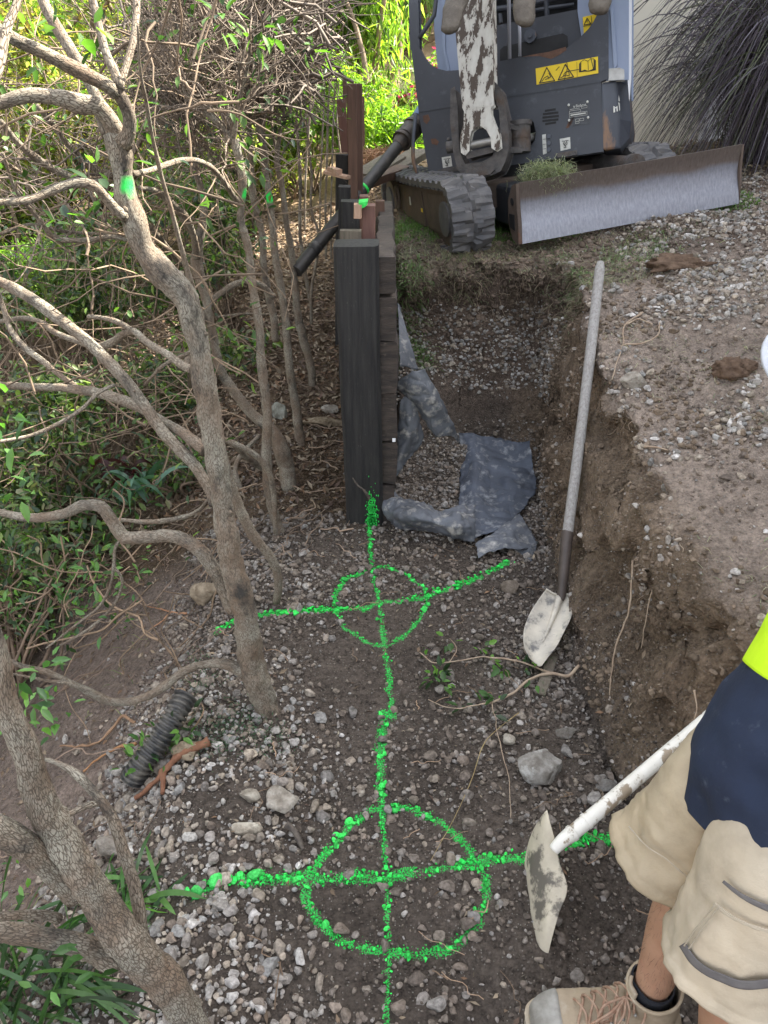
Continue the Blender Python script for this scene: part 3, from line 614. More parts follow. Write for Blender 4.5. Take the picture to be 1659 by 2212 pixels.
timber('batten', PY(702, 371, 4.3), PY(754, 383, 4.25), .05, .016, M['rawwood'], up=(0, 0, 1), label='thin raw timber batten jutting left from the tall brown post', cat='batten')
timber('offcut', PY(713, 366, 4.3), PY(733, 372, 4.25), .04, .03, M['rawwood'], up=(0, 0, 1), label='short sawn offcut resting on the thin batten', cat='offcut')
timber('plank', PY(783, 383, 4.7), PY(850, 342, 5.3), .17, .04, M['greywood'], up=(0, 0, 1), label='grey weathered plank lying behind the tall brown post', cat='plank')
timber('plank', PY(840, 372, 5.0), PY(905, 330, 5.6), .15, .05, M['greywood'], up=(0, 0, 1), label='grey plank lying under the black drain pipe beside the digger', cat='plank')
timber('plank', PY(790, 395, 4.6), PY(870, 366, 5.0), .10, .05, M['brownwood'], up=(0, 0, 1), label='short brown plank under the lower side of the drain pipe', cat='plank')
# drain pipe with coupling
M['blackpipe'] = mat('black_pipe', (.028, .027, .027), (.05, .046, .042), 14, .5, bump=.15, bscale=60, c3=(.11, .09, .07), s3=9, t3=(.6, .8))
M['rustpipe'] = mat('old_iron', (.085, .065, .05), (.035, .032, .032), 16, .55, bump=.4, bscale=40)
M['bluecap'] = mat('blue_plastic', (.10, .19, .34), (.08, .14, .26), 9, .5)
pp = thing('drain_pipe', 'black drain pipe slanting up to an old iron coupling beside the digger', 'pipe', PY(650, 580, 4.1))
pa_, pb_ = PY(640, 586, 4.0), PY(862, 312, 4.75)
b = MB(); tube(b, crom([pa_, (pa_+pb_)/2, pb_], 30), .0345, 20); b.build('pipe', M['blackpipe'], pp, sharp=50)
b = MB(); dd = (pb_-pa_)/np.linalg.norm(pb_-pa_); tube(b, np.array([pb_-dd*.02, pb_+dd*.02, pb_+dd*.06, pb_+dd*.065, pb_+dd*.16, pb_+dd*.165, pb_+dd*.24]), [.037, .045, .045, .056, .058, .048, .044], 20, nz=.12)
b.build('coupling', M['rustpipe'], pp, sharp=50)
b = MB()
for s in (.03, .15): tube(b, np.array([pb_+dd*s, pb_+dd*(s+.02)]), .061, 20)
b.build('hose_clamp', M['rustpipe'], pp, sharp=50)
b = MB(); tube(b, np.array([pb_+dd*.22, pb_+dd*.30, pb_+dd*.42]), [.05, .055, .05], 16); b.build('cap', M['bluecap'], pp, sharp=50)
b = MB(); q = pa_+(pb_-pa_)*.62; tube(b, np.array([q, q+dd*.018]), .0365, 20); b.build('tape', M['paintflat'], pp)
b = MB(); q = pa_+(pb_-pa_)*.14; tube(b, np.array([q, q+dd*.05]), .037, 20); b.build('collar', M['blackpipe'], pp)
# truck tray far up the bank
M['traycream'] = mat('cream_paint', (.62, .62, .46), (.55, .55, .42), 6, .5)
tr = thing('truck', 'cream coloured truck tray parked up the path behind the digger', 'truck', PY(900, 240, 9.5))
b = MB(); c = PY(900, 188, 9.6); box(b, c+np.array([.42, .4, 0]), (1.2, 1.0, .34)); b.build('tray', M['traycream'], tr, smooth=False, bevel=.015)
b = MB()
for k in range(4): box(b, c+np.array([-.17+k*.3, -.112, 0]), (.03, .03, .33))
box(b, c+np.array([.42, -.115, .16]), (1.2, .03, .03)); b.build('tray_rib', M['traycream'], tr, smooth=False)
b = MB(); box(b, c+np.array([.42, .4, -.21]), (1.15, .9, .08)); b.build('chassis', M['brownwood'], tr, smooth=False)
b = MB(); box(b, c+np.array([-.09, -.07, -.235]), (.12, .04, .07)); b.build('tail_light', mat('amber_lens', (.6, .16, .04), None, rough=.3), tr, smooth=False)
b = MB(); box(b, c+np.array([.03, -.07, -.235]), (.11, .04, .07)); b.build('tail_light', mat('red_lens', (.3, .03, .02), None, rough=.3), tr, smooth=False)
for k in (0, 1): b = MB(); tube(b, np.array([c+np.array([.1+.8*k, 0, -.42]), c+np.array([.1+.8*k, .2, -.42])]), .24, 20); b.build('wheel', M['blackpipe'], tr, sharp=40)
# ================= TREES =================
def limb(mb, F, Y0, Y1=None, sides=18, seed=0, wobble=.0, nz=.13, paint=(), wk=.93, tint=(1, 1, 1), swell=.07):
    """F: (u, v, width px) along the limb; world plane depth runs from Y0 to Y1"""
    F = np.array(F, float); Y1 = Y0 if Y1 is None else Y1; L = np.r_[0, np.cumsum(np.hypot(*np.diff(F[:, :2], axis=0).T))]; L /= L[-1]
    P = []
    for (u, v, wpx), l in zip(F, L):
        p = PY(u, v, Y0+(Y1-Y0)*l); P.append(np.r_[p, wpx*wk/2*depth(p)/FP])
    P = np.array(P); n = max(12, int(np.linalg.norm(np.diff(P[:, :3], axis=0), axis=1).sum()/.013)); C = crom(P, n)
    C[:, :3] += (.25*C[:, 3:4])*np.stack([vnoise(C[:, :3]*9+s*4, seed+s) for s in (1, 2, 3)], -1)
    R = np.maximum(C[:, 3], .0012)*(1+swell*vnoise(C[:, :3]*14, seed+5)+.6*swell*vnoise(C[:, :3]*40, seed+6))
    def cf(V):
        c = np.ones((len(V), 4)); c[:, :3] = np.array(tint)*(1+.18*vnoise(V*6, seed+9))[:, None]
        for (u, v, Yp, r) in paint:
            q = PY(u, v, Yp); d = np.linalg.norm(V-q, axis=1)/r+.35*vnoise(V*70, 3); front = V[:, 1] < np.interp(np.arange(len(V))//sides, np.arange(n), C[:, 1])+.25*r
            c[:, 3] = np.minimum(c[:, 3], 1-sstep(1.15, .8, d)*front)
        return c
    tube(mb, C[:, :3], R, sides, nz=nz, nf=45, seed=seed, colf=cf)
    return C
def twigs(mb, starts, n, ln, r, seed, up=.5, spread=1.0, curl=.5, grow=None, leafpts=None, sub=2, col=(1, 1, 1)):
    """random curved twigs from points on limbs, with side shoots"""
    rg = np.random.default_rng(seed)
    starts = np.asarray(starts)
    for k in range(n):
        p = starts[rg.integers(len(starts))][:3].copy(); d = rg.normal(size=3)*spread; d[2] += up
        if grow is not None: d += np.array(grow)
        d /= np.linalg.norm(d); L = ln*rg.uniform(.5, 1.3); m = 7; P = [p]
        for q in range(m-1):
            d = d+rg.normal(size=3)*curl*.35; d[2] += .04; d /= np.linalg.norm(d); P.append(P[-1]+d*L/(m-1))
        P = np.array(P); rr = r*rg.uniform(.6, 1.4); tube(mb, P, np.linspace(rr, rr*.35, m), 4, col=np.array(col)*rg.uniform(.65, 1.35), caps=False)
        if leafpts is not None: leafpts += [P[-1], P[-2]]
        for s in range(sub):
            i = rg.integers(1, m-1); e = d+rg.normal(size=3)*.9; e /= np.linalg.norm(e); l2 = L*rg.uniform(.25, .6)
            P2 = np.array([P[i], P[i]+e*l2*.35+rg.normal(size=3)*l2*.05, P[i]+e*l2*.7+rg.normal(size=3)*l2*.09, P[i]+e*l2+rg.normal(size=3)*l2*.13])
            tube(mb, P2, np.linspace(rr*.6, rr*.22, 4), 3, col=np.array(col)*rg.uniform(.65, 1.35), caps=False)
            if leafpts is not None: leafpts += [P2[-1], P2[-2]]
LV_HI = (np.array([[0, 0, 0], [0, .35, -.03], [0, .7, -.04], [0, 1, -.12], [-.19, .3, .05], [-.15, .68, .04], [.19, .3, .05], [.15, .68, .04]]),
         np.array([[0, 1, 4], [2, 3, 5], [0, 6, 1], [2, 7, 3]]), np.array([[1, 2, 5, 4], [6, 7, 2, 1]]))
LV_LO = (np.array([[0, 0, 0], [-.2, .45, .05], [0, 1, -.08], [.2, .45, .05]]), np.array([[0, 2, 1], [0, 3, 2]]), None)
def leaves(mb, P, size, cols, hi=True, droop=.0, width=1.0, dirs=None, rg=rng, flat=.35):
    P = np.asarray(P, float); n = len(P)
    if not n: return
    d = rg.normal(size=(n, 3)) if dirs is None else dirs+rg.normal(size=(n, 3))*.5
    d[:, 2] -= droop; d /= np.linalg.norm(d, axis=1)[:, None]
    up = rg.normal(size=(n, 3))*flat+np.array([0, 0, 1.]); s = np.cross(d, up); s /= np.linalg.norm(s, axis=1)[:, None]+1e-9; u = np.cross(s, d)
    sz = size*rg.uniform(.55, 1.3, n); v, t, q = LV_HI if hi else LV_LO
    V = (v[None, :, 0, None]*width*s[:, None]+v[None, :, 1, None]*d[:, None]+v[None, :, 2, None]*u[:, None])*sz[:, None, None]+P[:, None]
    m = len(v); o = (np.arange(n)*m)[:, None, None]
    c = np.array(cols)[rg.integers(0, len(cols), n)]*rg.uniform(.7, 1.3, (n, 1))
    mb.add(V.reshape(-1, 3), (t[None]+o).reshape(-1, 3), None if q is None else (q[None]+o).reshape(-1, 4), np.repeat(c, m, 0))
GREEN = [(.055, .115, .035), (.075, .15, .04), (.045, .085, .035), (.11, .20, .05), (.03, .06, .03)]
GLOSS = [(.05, .09, .04), (.035, .07, .04), (.07, .14, .04), (.12, .24, .05)]
YEL = [(.34, .40, .08), (.46, .48, .12), (.22, .29, .06), (.54, .48, .20), (.13, .19, .05)]  # yellow tones raised to carry bright sun highlights in the leaf colour
def spur(mb, C, n, seed, L=.05, r=.004):
    rg = np.random.default_rng(seed)
    for k in range(n):
        i = rg.integers(len(C)); d = rg.normal(size=3); d /= np.linalg.norm(d); p = C[i, :3]; R = C[i, 3]
        tube(mb, np.array([p, p+d*(R*1.1+.004)]), [R*.45, R*.16], 7, nz=.3)
# ---- the leaning near trunk in front of the hedge ----
TA = thing('tree', 'big leaning tree with a green dot on its forked trunk, rooted beside the green lines', 'tree', PZ(580, 1550), group='hedge trees')
b = MB()
CA = limb(b, [(596, 1575, 66), (584, 1545, 60), (562, 1490, 58), (545, 1430, 60), (523, 1301, 55), (504, 1223, 54), (484, 1126, 52), (469, 1009, 50), (453, 911, 51), (437, 813, 50), (420, 716, 51), (398, 645, 60), (351, 590, 66), (312, 540, 50), (288, 475, 56), (272, 425, 54), (267, 362, 49), (262, 312, 62), (250, 285, 60)], 1.60, 1.72, sides=40, seed=1, paint=[(284, 402, 1.690, .021)])
spur(b, CA, 16, 3); b.build('trunk', M['bark'], TA)
def limbs(par, specs, sides=16, name='branch', seed=10):
    out = []
    for k, (F, Y0, Y1) in enumerate(specs):
        b = MB(); C = limb(b, F, Y0, Y1, sides=sides, seed=seed+k); spur(b, C, max(2, len(C)//25), seed+k); b.build(name, M['bark'], par); out.append(C)
    return out
LA = limbs(TA, [
 ([(256, 300, 44), (236, 258, 40), (218, 236, 38), (175, 228, 44), (125, 213, 32), (62, 210, 32), (0, 225, 28), (-40, 235, 26)], 1.72, 1.60),
 ([(240, 290, 40), (225, 250, 36), (205, 200, 26), (180, 150, 29), (150, 100, 28), (112, 38, 26), (92, 0, 25), (75, -60, 22)], 1.72, 1.9),
 ([(268, 310, 42), (279, 285, 31), (280, 250, 28), (265, 215, 30), (248, 190, 33)], 1.70, 1.66),
 ([(252, 200, 32), (235, 184, 32), (212, 172, 32), (150, 142, 30), (87, 110, 30), (25, 80, 31), (0, 65, 30), (-50, 40, 28)], 1.66, 1.5),
 ([(256, 190, 24), (250, 165, 22), (232, 120, 20), (217, 62, 19), (202, 0, 18), (194, -60, 16)], 1.66, 1.75),
 ([(258, 192, 22), (265, 170, 17), (275, 137, 17), (287, 87, 16), (293, 40, 16), (294, -60, 15)], 1.66, 1.85),
 ([(270, 472, 24), (255, 460, 24), (225, 425, 22), (203, 401, 23), (175, 394, 22), (150, 398, 20), (112, 412, 20), (70, 430, 19), (0, 435, 17), (-30, 436, 16)], 1.68, 1.5),
 ([(286, 376, 13), (325, 367, 12), (362, 355, 12), (390, 347, 13), (428, 347, 12), (458, 362, 12), (483, 390, 12), (503, 420, 13), (515, 436, 13)], 1.75, 2.6),
 ([(500, 1320, 40), (488, 1290, 38), (461, 1230, 37), (422, 1184, 32), (371, 1158, 29), (312, 1160, 29), (266, 1158, 32), (242, 1126, 28), (219, 1097, 27), (187, 1092, 26), (137, 1110, 24), (78, 1117, 22), (0, 1106, 17), (-40, 1100, 15)], 1.66, 1.75),
 ([(463, 1090, 30), (453, 1062, 28), (422, 1009, 28), (351, 930, 27), (305, 864, 27), (242, 790, 26), (176, 727, 26), (98, 665, 27), (50, 633, 25), (0, 606, 22), (-40, 590, 20)], 1.72, 2.0),
 ([(444, 975, 26), (420, 955, 25), (391, 934, 23), (332, 897, 20), (273, 866, 24), (215, 849, 23), (137, 838, 18), (60, 836, 17), (0, 833, 17), (-40, 832, 16)], 1.75, 2.2),
 ([(166, 836, 13), (130, 813, 14), (98, 786, 14), (39, 735, 14), (20, 705, 12), (8, 665, 12), (0, 645, 10)], 2.08, 2.25),
 ([(415, 800, 20), (400, 793, 19), (363, 767, 18), (312, 736, 17), (285, 714, 17), (265, 722, 17), (240, 740, 17), (211, 750, 17), (172, 739, 15), (140, 728, 14), (117, 718, 13), (90, 697, 12), (59, 689, 12), (0, 694, 10)], 1.8, 2.4),
 ([(283, 712, 12), (254, 696, 12), (215, 686, 10), (191, 684, 9)], 2.0, 2.1),
 ([(250, 831, 8), (219, 845, 9), (176, 884, 9), (117, 919, 9), (59, 942, 9), (0, 954, 8), (-20, 958, 7)], 1.85, 1.7),
 ([(540, 1455, 36), (516, 1444, 32), (490, 1434, 24), (457, 1433, 20), (402, 1448, 20), (360, 1478, 21), (320, 1502, 20), (275, 1516, 19), (240, 1515, 19), (205, 1500, 19), (169, 1482, 16), (106, 1453, 14), (42, 1436, 12), (20, 1425, 8)], 1.62, 1.50),
 ([(175, 1486, 10), (150, 1476, 9), (106, 1471, 8), (60, 1462, 6), (20, 1455, 5)], 1.54, 1.45),
 ([(445, 742, 9), (392, 770, 9), (363, 783, 8), (312, 832, 7)], 1.9, 2.0),
 ([(455, 1070, 6), (430, 1100, 8), (350, 1125, 12), (245, 1122, 8)], 2.1, 2.1),
 ([(310, 1163, 9), (290, 1160, 9), (268, 1162, 8), (252, 1178, 8), (247, 1215, 8), (240, 1260, 7), (215, 1310, 6), (170, 1345, 5), (100, 1400, 4)], 1.70, 1.75),
 ([(247, 1225, 6), (262, 1245, 7), (255, 1290, 7), (235, 1320, 7), (190, 1360, 7), (130, 1395, 5)], 1.74, 1.75)])
# thin straight sucker hugging the trunk and ending as a root
limbs(TA, [([(297, 55, 5), (300, 120, 6), (306, 170, 8), (315, 212, 9), (330, 300, 10), (350, 387, 10), (375, 475, 11), (395, 550, 12), (415, 620, 15), (432, 675, 16), (449, 774, 14), (469, 872, 12), (482, 970, 14), (494, 1028, 20), (520, 1106, 24), (543, 1150, 23), (575, 1190, 20), (594, 1220, 20), (602, 1255, 19), (598, 1300, 17)], 1.66, 2.12)], name='sucker', seed=60)
TIPS = [C[-1] for C in LA]
# ---- foreground tree at the lower left ----
TB = thing('tree', 'thick mottled trunk in the lower left corner leaning across the gravel', 'tree', PZ(410, 2190), group='hedge trees')
b = MB()
CB = limb(b, [(440, 2275, 74), (415, 2210, 70), (360, 2121, 78), (275, 2037, 84), (203, 1931, 76), (127, 1804, 72), (76, 1698, 64), (42, 1592, 60), (13, 1508, 58), (-5, 1423, 54), (-30, 1340, 50)], .69, .72, sides=44, seed=80)
spur(b, CB, 10, 5); b.build('trunk', M['bark'], TB)
LB = limbs(TB, [
 ([(250, 2075, 62), (190, 2047, 54), (106, 2026, 46), (42, 2015, 47), (-40, 2005, 48)], .70, .66),
 ([(170, 1925, 70), (130, 1890, 64), (85, 1850, 62), (40, 1815, 66), (-30, 1775, 66)], .705, .66),
 ([(125, 1985, 24), (95, 1978, 22), (40, 1978, 22), (-20, 1984, 22)], .69, .62),
 ([(330, 2095, 34), (312, 2050, 29), (298, 1973, 28), (281, 1888, 28), (262, 1825, 28), (240, 1761, 25), (197, 1706, 22), (157, 1668, 18), (127, 1650, 12), (97, 1640, 9)], .71, .90),
 ([(215, 1735, 15), (190, 1739, 14), (161, 1753, 13), (120, 1772, 12)], .91, .85),
 ([(-30, 185, 26), (-5, 150, 26), (5, 110, 23), (15, 62, 22), (32, 20, 18), (50, -30, 18)], .85, .95)], sides=30, seed=90)
b = MB(); tube(b, crom([PY(285, 2090, .80), PY(300, 2130, .80)], 6), .006, 5)
# ---- stems of the hedge, receding along the row ----
def stem(label, specs, base, par_name='tree', paint=None, sides=18, seed=0):
    T = thing(par_name, label, 'tree', base, group='hedge trees'); out = []
    for k, sp_ in enumerate(specs):
        F, Y0, Y1 = sp_[:3]; b = MB(); C = limb(b, F, Y0, Y1, sides=sides if k == 0 else 12, seed=seed+k, paint=paint or ())
        spur(b, C, max(2, len(C)//20), seed+k); b.build('trunk' if k == 0 else 'branch', M['bark'], T); out.append(C)
    return T, out
HT = []
HT.append(stem('slender mottled hedge trunk with a green smear, rooted nearest the big leaning tree', [
 ([(606, 1166, 28), (600, 1140, 24), (586, 1087, 22), (574, 989, 24), (578, 892, 22), (566, 794, 22), (558, 696, 20), (543, 599, 19), (536, 540, 19), (520, 475, 17), (523, 400, 20), (514, 337, 20), (503, 300, 24)], 2.62, 2.68),
 ([(500, 310, 22), (485, 280, 18), (453, 250, 18), (423, 228, 18), (403, 202, 15), (392, 165, 14), (388, 125, 14), (385, 75, 13), (368, 12, 12), (362, -40, 10)], 2.68, 2.75),
 ([(503, 305, 14), (507, 275, 10), (515, 225, 9), (528, 175, 8), (538, 125, 7), (540, 60, 6)], 2.68, 2.6),
 ([(498, 292, 12), (488, 212, 9), (478, 137, 9), (472, 100, 8), (448, 62, 8), (430, 20, 6)], 2.68, 2.8),
 ([(600, 1180, 10), (544, 978, 14), (491, 952, 14), (450, 935, 10)], 2.6, 2.4)], PZ(606, 1162), paint=[(531, 422, 2.66, .016)], seed=100)[0:2])
HT.append(stem('tree with a thick dark curved base sweeping up left behind the slender trunk, green dotted', [
 ([(628, 1062, 36), (618, 1009, 36), (607, 965, 34), (587, 930, 27), (552, 900, 24), (509, 848, 24), (474, 791, 22), (461, 726, 20), (443, 638, 22), (424, 565, 28), (430, 510, 22), (438, 475, 18), (437, 422, 16), (425, 375, 15), (415, 312, 13), (408, 262, 12), (395, 200, 9)], 3.0, 2.9),
 ([(424, 555, 20), (418, 510, 15), (403, 470, 15), (378, 445, 14), (345, 416, 12), (300, 405, 10)], 2.9, 2.5),
 ([(565, 1012, 14), (530, 985, 14), (500, 955, 13), (470, 945, 12), (440, 930, 10)], 2.9, 2.4),
 ([(400, 794, 20), (470, 640, 14), (530, 606, 13), (560, 612, 13), (590, 640, 14)], 2.8, 3.2)], PZ(628, 1055), paint=[(438, 422, 2.9, .016)], seed=120)[0:2])
HT.append(stem('straight hedge trunk with the rightmost green dot', [
 ([(654, 978, 26), (644, 922, 22), (635, 856, 21), (626, 791, 20), (620, 726, 19), (613, 669, 18), (604, 600, 18), (595, 550, 17), (590, 500, 17), (583, 437, 16), (573, 362, 16), (568, 312, 19), (560, 275, 14), (553, 225, 10), (553, 150, 7)], 3.40, 3.45),
 ([(566, 300, 12), (563, 262, 10), (558, 212, 10), (553, 150, 8), (560, 90, 6)], 3.45, 3.5),
 ([(568, 300, 11), (573, 225, 9), (585, 187, 9), (595, 160, 8), (617, 130, 7), (640, 118, 6)], 3.45, 3.4),
 ([(575, 680, 6), (539, 678, 6), (469, 684, 6)], 3.4, 3.0)], PZ(652, 972), paint=[(581, 427, 3.42, .022)], seed=140)[0:2])
HT.append(stem('crooked hedge trunk bulging half way up, right of the dotted straight one', [
 ([(682, 880, 19), (679, 869, 17), (674, 813, 17), (666, 769, 19), (650, 713, 20), (639, 638, 17), (631, 551, 15), (621, 490, 14), (608, 400, 14), (598, 350, 14), (603, 300, 10), (611, 250, 9), (620, 187, 8), (640, 140, 6)], 3.98, 4.05),
 ([(600, 340, 9), (590, 290, 8), (582, 240, 7), (570, 190, 6)], 4.05, 4.2)], PZ(681, 872), seed=150)[0:2])
HT.append(stem('dark straight hedge stem between the slender trunk and the dotted one', [
 ([(596, 735, 18), (591, 682, 18), (577, 630, 17), (570, 573, 16), (565, 500, 15), (548, 437, 17), (541, 350, 15), (538, 275, 12), (530, 200, 9)], 3.9, 3.95)], PY(596, 730, 3.9), seed=160)[0:2])
HT.append(stem('thin hedge stem running up just left of the drain pipe', [
 ([(676, 712, 9), (668, 640, 9), (657, 573, 9), (648, 500, 8), (648, 375, 8), (643, 300, 7), (640, 250, 6), (650, 190, 4)], 5.2, 5.2)], PY(676, 705, 5.2), sides=10, seed=165)[0:2])
HT.append(stem('thin hedge stem with a kink crossing the drain pipe', [
 ([(672, 700, 7), (674, 617, 7), (683, 570, 7), (683, 486, 6), (678, 475, 6), (673, 375, 6), (665, 300, 5), (660, 240, 4)], 4.6, 4.6)], PY(672, 690, 4.6), sides=10, seed=168)[0:2])
for k, (x0, x1, w_) in enumerate([(704, 708, 5), (716, 720, 4), (692, 698, 4), (660, 668, 5), (735, 728, 4)]):
    lb = ['thin pale sapling left of the black posts, the tallest lit one', 'thin pale sapling closest to the tall brown post', 'thin pale sapling between two brighter ones behind the drain pipe', 'thin dark sapling rising behind the kinked stem', 'short pale sapling behind the raw batten'][k]
    HT.append(stem(lb, [([(x0, 560, w_+1), (x0-1, 450, w_), (x0+2, 350, w_), (x1, 262, w_), (x1+4, 180, w_*.7)], 5.6+k*.3, 5.7+k*.3)], PY(x0, 555, 5.6+k*.3), sides=8, seed=170+k)[0:2])
HT.append(stem('broad sunlit trunk glimpsed behind the hedge row', [
 ([(482, 640, 36), (476, 560, 30), (474, 480, 28), (470, 400, 24), (455, 330, 18)], 5.4, 5.4), ([(474, 500, 16), (440, 455, 14), (400, 430, 10)], 5.4, 5.3)], PY(482, 640, 5.4), seed=180)[0:2])
# more crooked stems between the hedge and the slope
extra = [([(395, 175, 14), (330, 260, 12), (290, 330, 9)], 3.2), ([(0, 260, 12), (40, 310, 16), (85, 345, 17), (140, 375, 16), (205, 395, 15), (240, 375, 14)], 2.5),
 ([(0, 345, 9), (60, 380, 10), (110, 400, 12), (160, 400, 10)], 2.7), ([(5, 330, 7), (40, 420, 9), (90, 480, 12), (112, 512, 14), (180, 520, 12), (250, 512, 10), (300, 530, 8)], 2.3),
 ([(0, 505, 7), (80, 485, 7), (120, 497, 8), (200, 505, 8), (260, 508, 8)], 2.6), ([(80, 230, 12), (130, 290, 13), (170, 340, 13), (215, 375, 13)], 3.2),
 ([(330, 410, 14), (370, 440, 16), (420, 510, 14)], 3.4), ([(305, 470, 12), (350, 520, 14), (390, 570, 12)], 3.3), ([(300, 110, 10), (340, 190, 11), (385, 250, 10)], 3.6),
 ([(200, 100, 9), (240, 110, 10), (300, 70, 9), (330, 30, 8)], 3.2), ([(420, 300, 10), (470, 340, 12), (520, 380, 12)], 4.2), ([(560, 1125, 10), (510, 1000, 12), (560, 940, 10)], 2.9),
 ([(310, 195, 7), (350, 205, 7), (385, 180, 6)], 3.0), ([(300, 240, 5), (350, 215, 6), (390, 190, 6), (420, 150, 5)], 3.1), ([(440, 105, 5), (400, 110, 7), (355, 130, 6), (300, 160, 6)], 3.3)]
TX = thing('tree', 'tangle of crooked leaning limbs crossing behind the big leaning tree', 'tree', PY(330, 620, 3.0), group='hedge trees')
LX = limbs(TX, [(F, Y, Y+.3) for F, Y in extra], sides=10, seed=200)
b = MB(); lm_ = MB(); rg = np.random.default_rng(17); lp = []
for k in range(330):
    u, v = rg.uniform(-40, 560), rg.uniform(60, 1080)
    if u > 420 and v > 600: continue
    p = PY(u, v, rg.uniform(2.0, 4.2)); d = np.array([rg.normal(0, 1), rg.normal(0, .5), rg.normal(.25, .45)]); d /= np.linalg.norm(d); L = rg.uniform(.2, .8); P = [p-d*L*.5]
    for q in range(9): d = d+rg.normal(size=3)*.22; d /= np.linalg.norm(d); P.append(P[-1]+d*L/9)
    P = np.array(P); P = P[P[:, 2] > H(P[:, 0], P[:, 1])+.01]
    if len(P) < 4: continue
    r0 = rg.uniform(.0012, .0042); tube(b, P, np.linspace(r0, r0*.4, len(P)), 5, col=np.array([1.25, 1.15, 1.0])*rg.uniform(.55, 1.3), caps=False); lp += [P[-1], P[-2], P[len(P)//2]]
b.build('twigs', M['twig'], TX); lp = np.array(lp); leaves(lm_, lp[rg.integers(0, len(lp), 700)]+rg.normal(size=(700, 3))*.02, .036, GREEN+[(.16, .26, .06), (.20, .30, .08)]); lm_.build('foliage', M['leaf'], TX)
# ---- dense bare twig canopy of the hedge ----
b = MB(); tips = []; rg = np.random.default_rng(5)
hubs = [(P_[0], P_[1]) for P_ in HT]
def canopy(T, Cs, n, ln, seed, name='twigs', leafy=160, up=.9, minr=.4):
    st = np.concatenate([C[int(len(C)*minr):, :3] for C in Cs]); mb = MB(); lp = []
    twigs(mb, st, n, ln, .0034, seed, up=up, curl=.9, leafpts=lp, sub=5)
    mb.build(name, M['twig'], T); lp = np.array(lp)
    if leafy:
        lm = MB(); pick = lp[np.random.default_rng(seed).integers(0, len(lp), leafy)]; leaves(lm, pick, .05, GREEN+[(.14, .25, .05)]); lm.build('foliage', M['leaf'], T)
    return lp
for k, (T, Cs) in enumerate(HT[:5]):
    top = [C[C[:, 2] > 1.15] for C in Cs]; top = [C for C in top if len(C) > 3]
    if top: canopy(T, [C[C[:, 2] > 1.45] for C in top if (C[:, 2] > 1.45).sum() > 2] or top, 90, .36, 300+k, leafy=70, minr=0, up=1.4)
canopy(TX, [C[C[:, 2] > 1.2] for C in LX if (C[:, 2] > 1.2).sum() > 3], 100, .4, 330, leafy=260, minr=0, up=.3)
# flat-topped crown twigs spreading to the right over the row
CR = thing('hedge_crown', 'dense grey mass of bare clipped hedge twigs above the thin trunks', 'hedge', PY(560, 300, 3.6))
b = MB(); rg = np.random.default_rng(11); lp = []
for k in range(1700):
    u, v, Y = rg.uniform(330, 668), rg.uniform(-110, 150)+rg.normal(0, 15), rg.uniform(3.0, 5.6)
    v = min(v, np.interp(u, [330, 420, 560, 640, 670, 695], [80, 120, 150, 150, 110, 50])); p = PY(u, v, Y)
    d = np.array([rg.normal(.0, .5), rg.normal(0, .5), rg.uniform(.1, 1.0)]); d /= np.linalg.norm(d); L = rg.uniform(.2, .55); P = [p-d*L*.5]
    for q in range(6): d = d+rg.normal(size=3)*.33; d /= np.linalg.norm(d); P.append(P[-1]+d*L/6)
    r0 = rg.uniform(.0018, .006) if rg.random() < .85 else rg.uniform(.006, .011)
    tube(b, np.array(P), np.linspace(r0, r0*.5, 7), 4, col=np.array([.85, .88, .92])*rg.uniform(.5, 1.3), caps=False); lp += [P[-1], P[3]]
b.build('twigs', M['twig'], CR)
b = MB(); lp = np.array(lp); leaves(b, lp[rg.integers(0, len(lp), 900)], .04, GREEN+GLOSS); b.build('foliage', M['leaf'], CR)
# leaf sprays close to the camera
def spray(mb, c, n, r, size, cols, rg):
    c = np.asarray(c); P = c+rg.normal(size=(n, 3))*r; leaves(mb, P, size, cols, dirs=(P-c)/r, rg=rg)
b = MB(); rg = np.random.default_rng(21)
for (u, v, Y, n) in [(475, 30, 2.2, 9), (478, 52, 2.2, 8), (555, 62, 2.5, 9), (583, 60, 2.5, 8), (660, 112, 2.9, 7), (655, 98, 2.9, 5), (700, 120, 3.3, 6), (545, 100, 2.6, 6), (560, 190, 2.8, 9), (565, 200, 2.8, 7), (492, 222, 2.4, 5), (540, 340, 2.5, 8), (552, 350, 2.5, 6), (628, 240, 3.4, 7), (640, 250, 3.5, 6), (645, 255, 3.5, 8), (92, 50, 1.5, 2), (182, 56, 1.5, 3), (160, 88, 1.6, 2), (175, 175, 1.7, 3), (200, 375, 1.9, 7), (235, 415, 1.7, 8), (300, 330, 1.8, 5), (352, 352, 1.9, 4), (118, 120, 1.6, 2), (60, 75, 1.9, 6), (150, 470, 1.7, 7)]:
    spray(b, PY(u, v, Y), n, .022, .045, GREEN+[(.16, .30, .06), (.12, .26, .05)], rg)
b.build('foliage', M['leaf'], TA, label='scattered bright green leaf sprays')
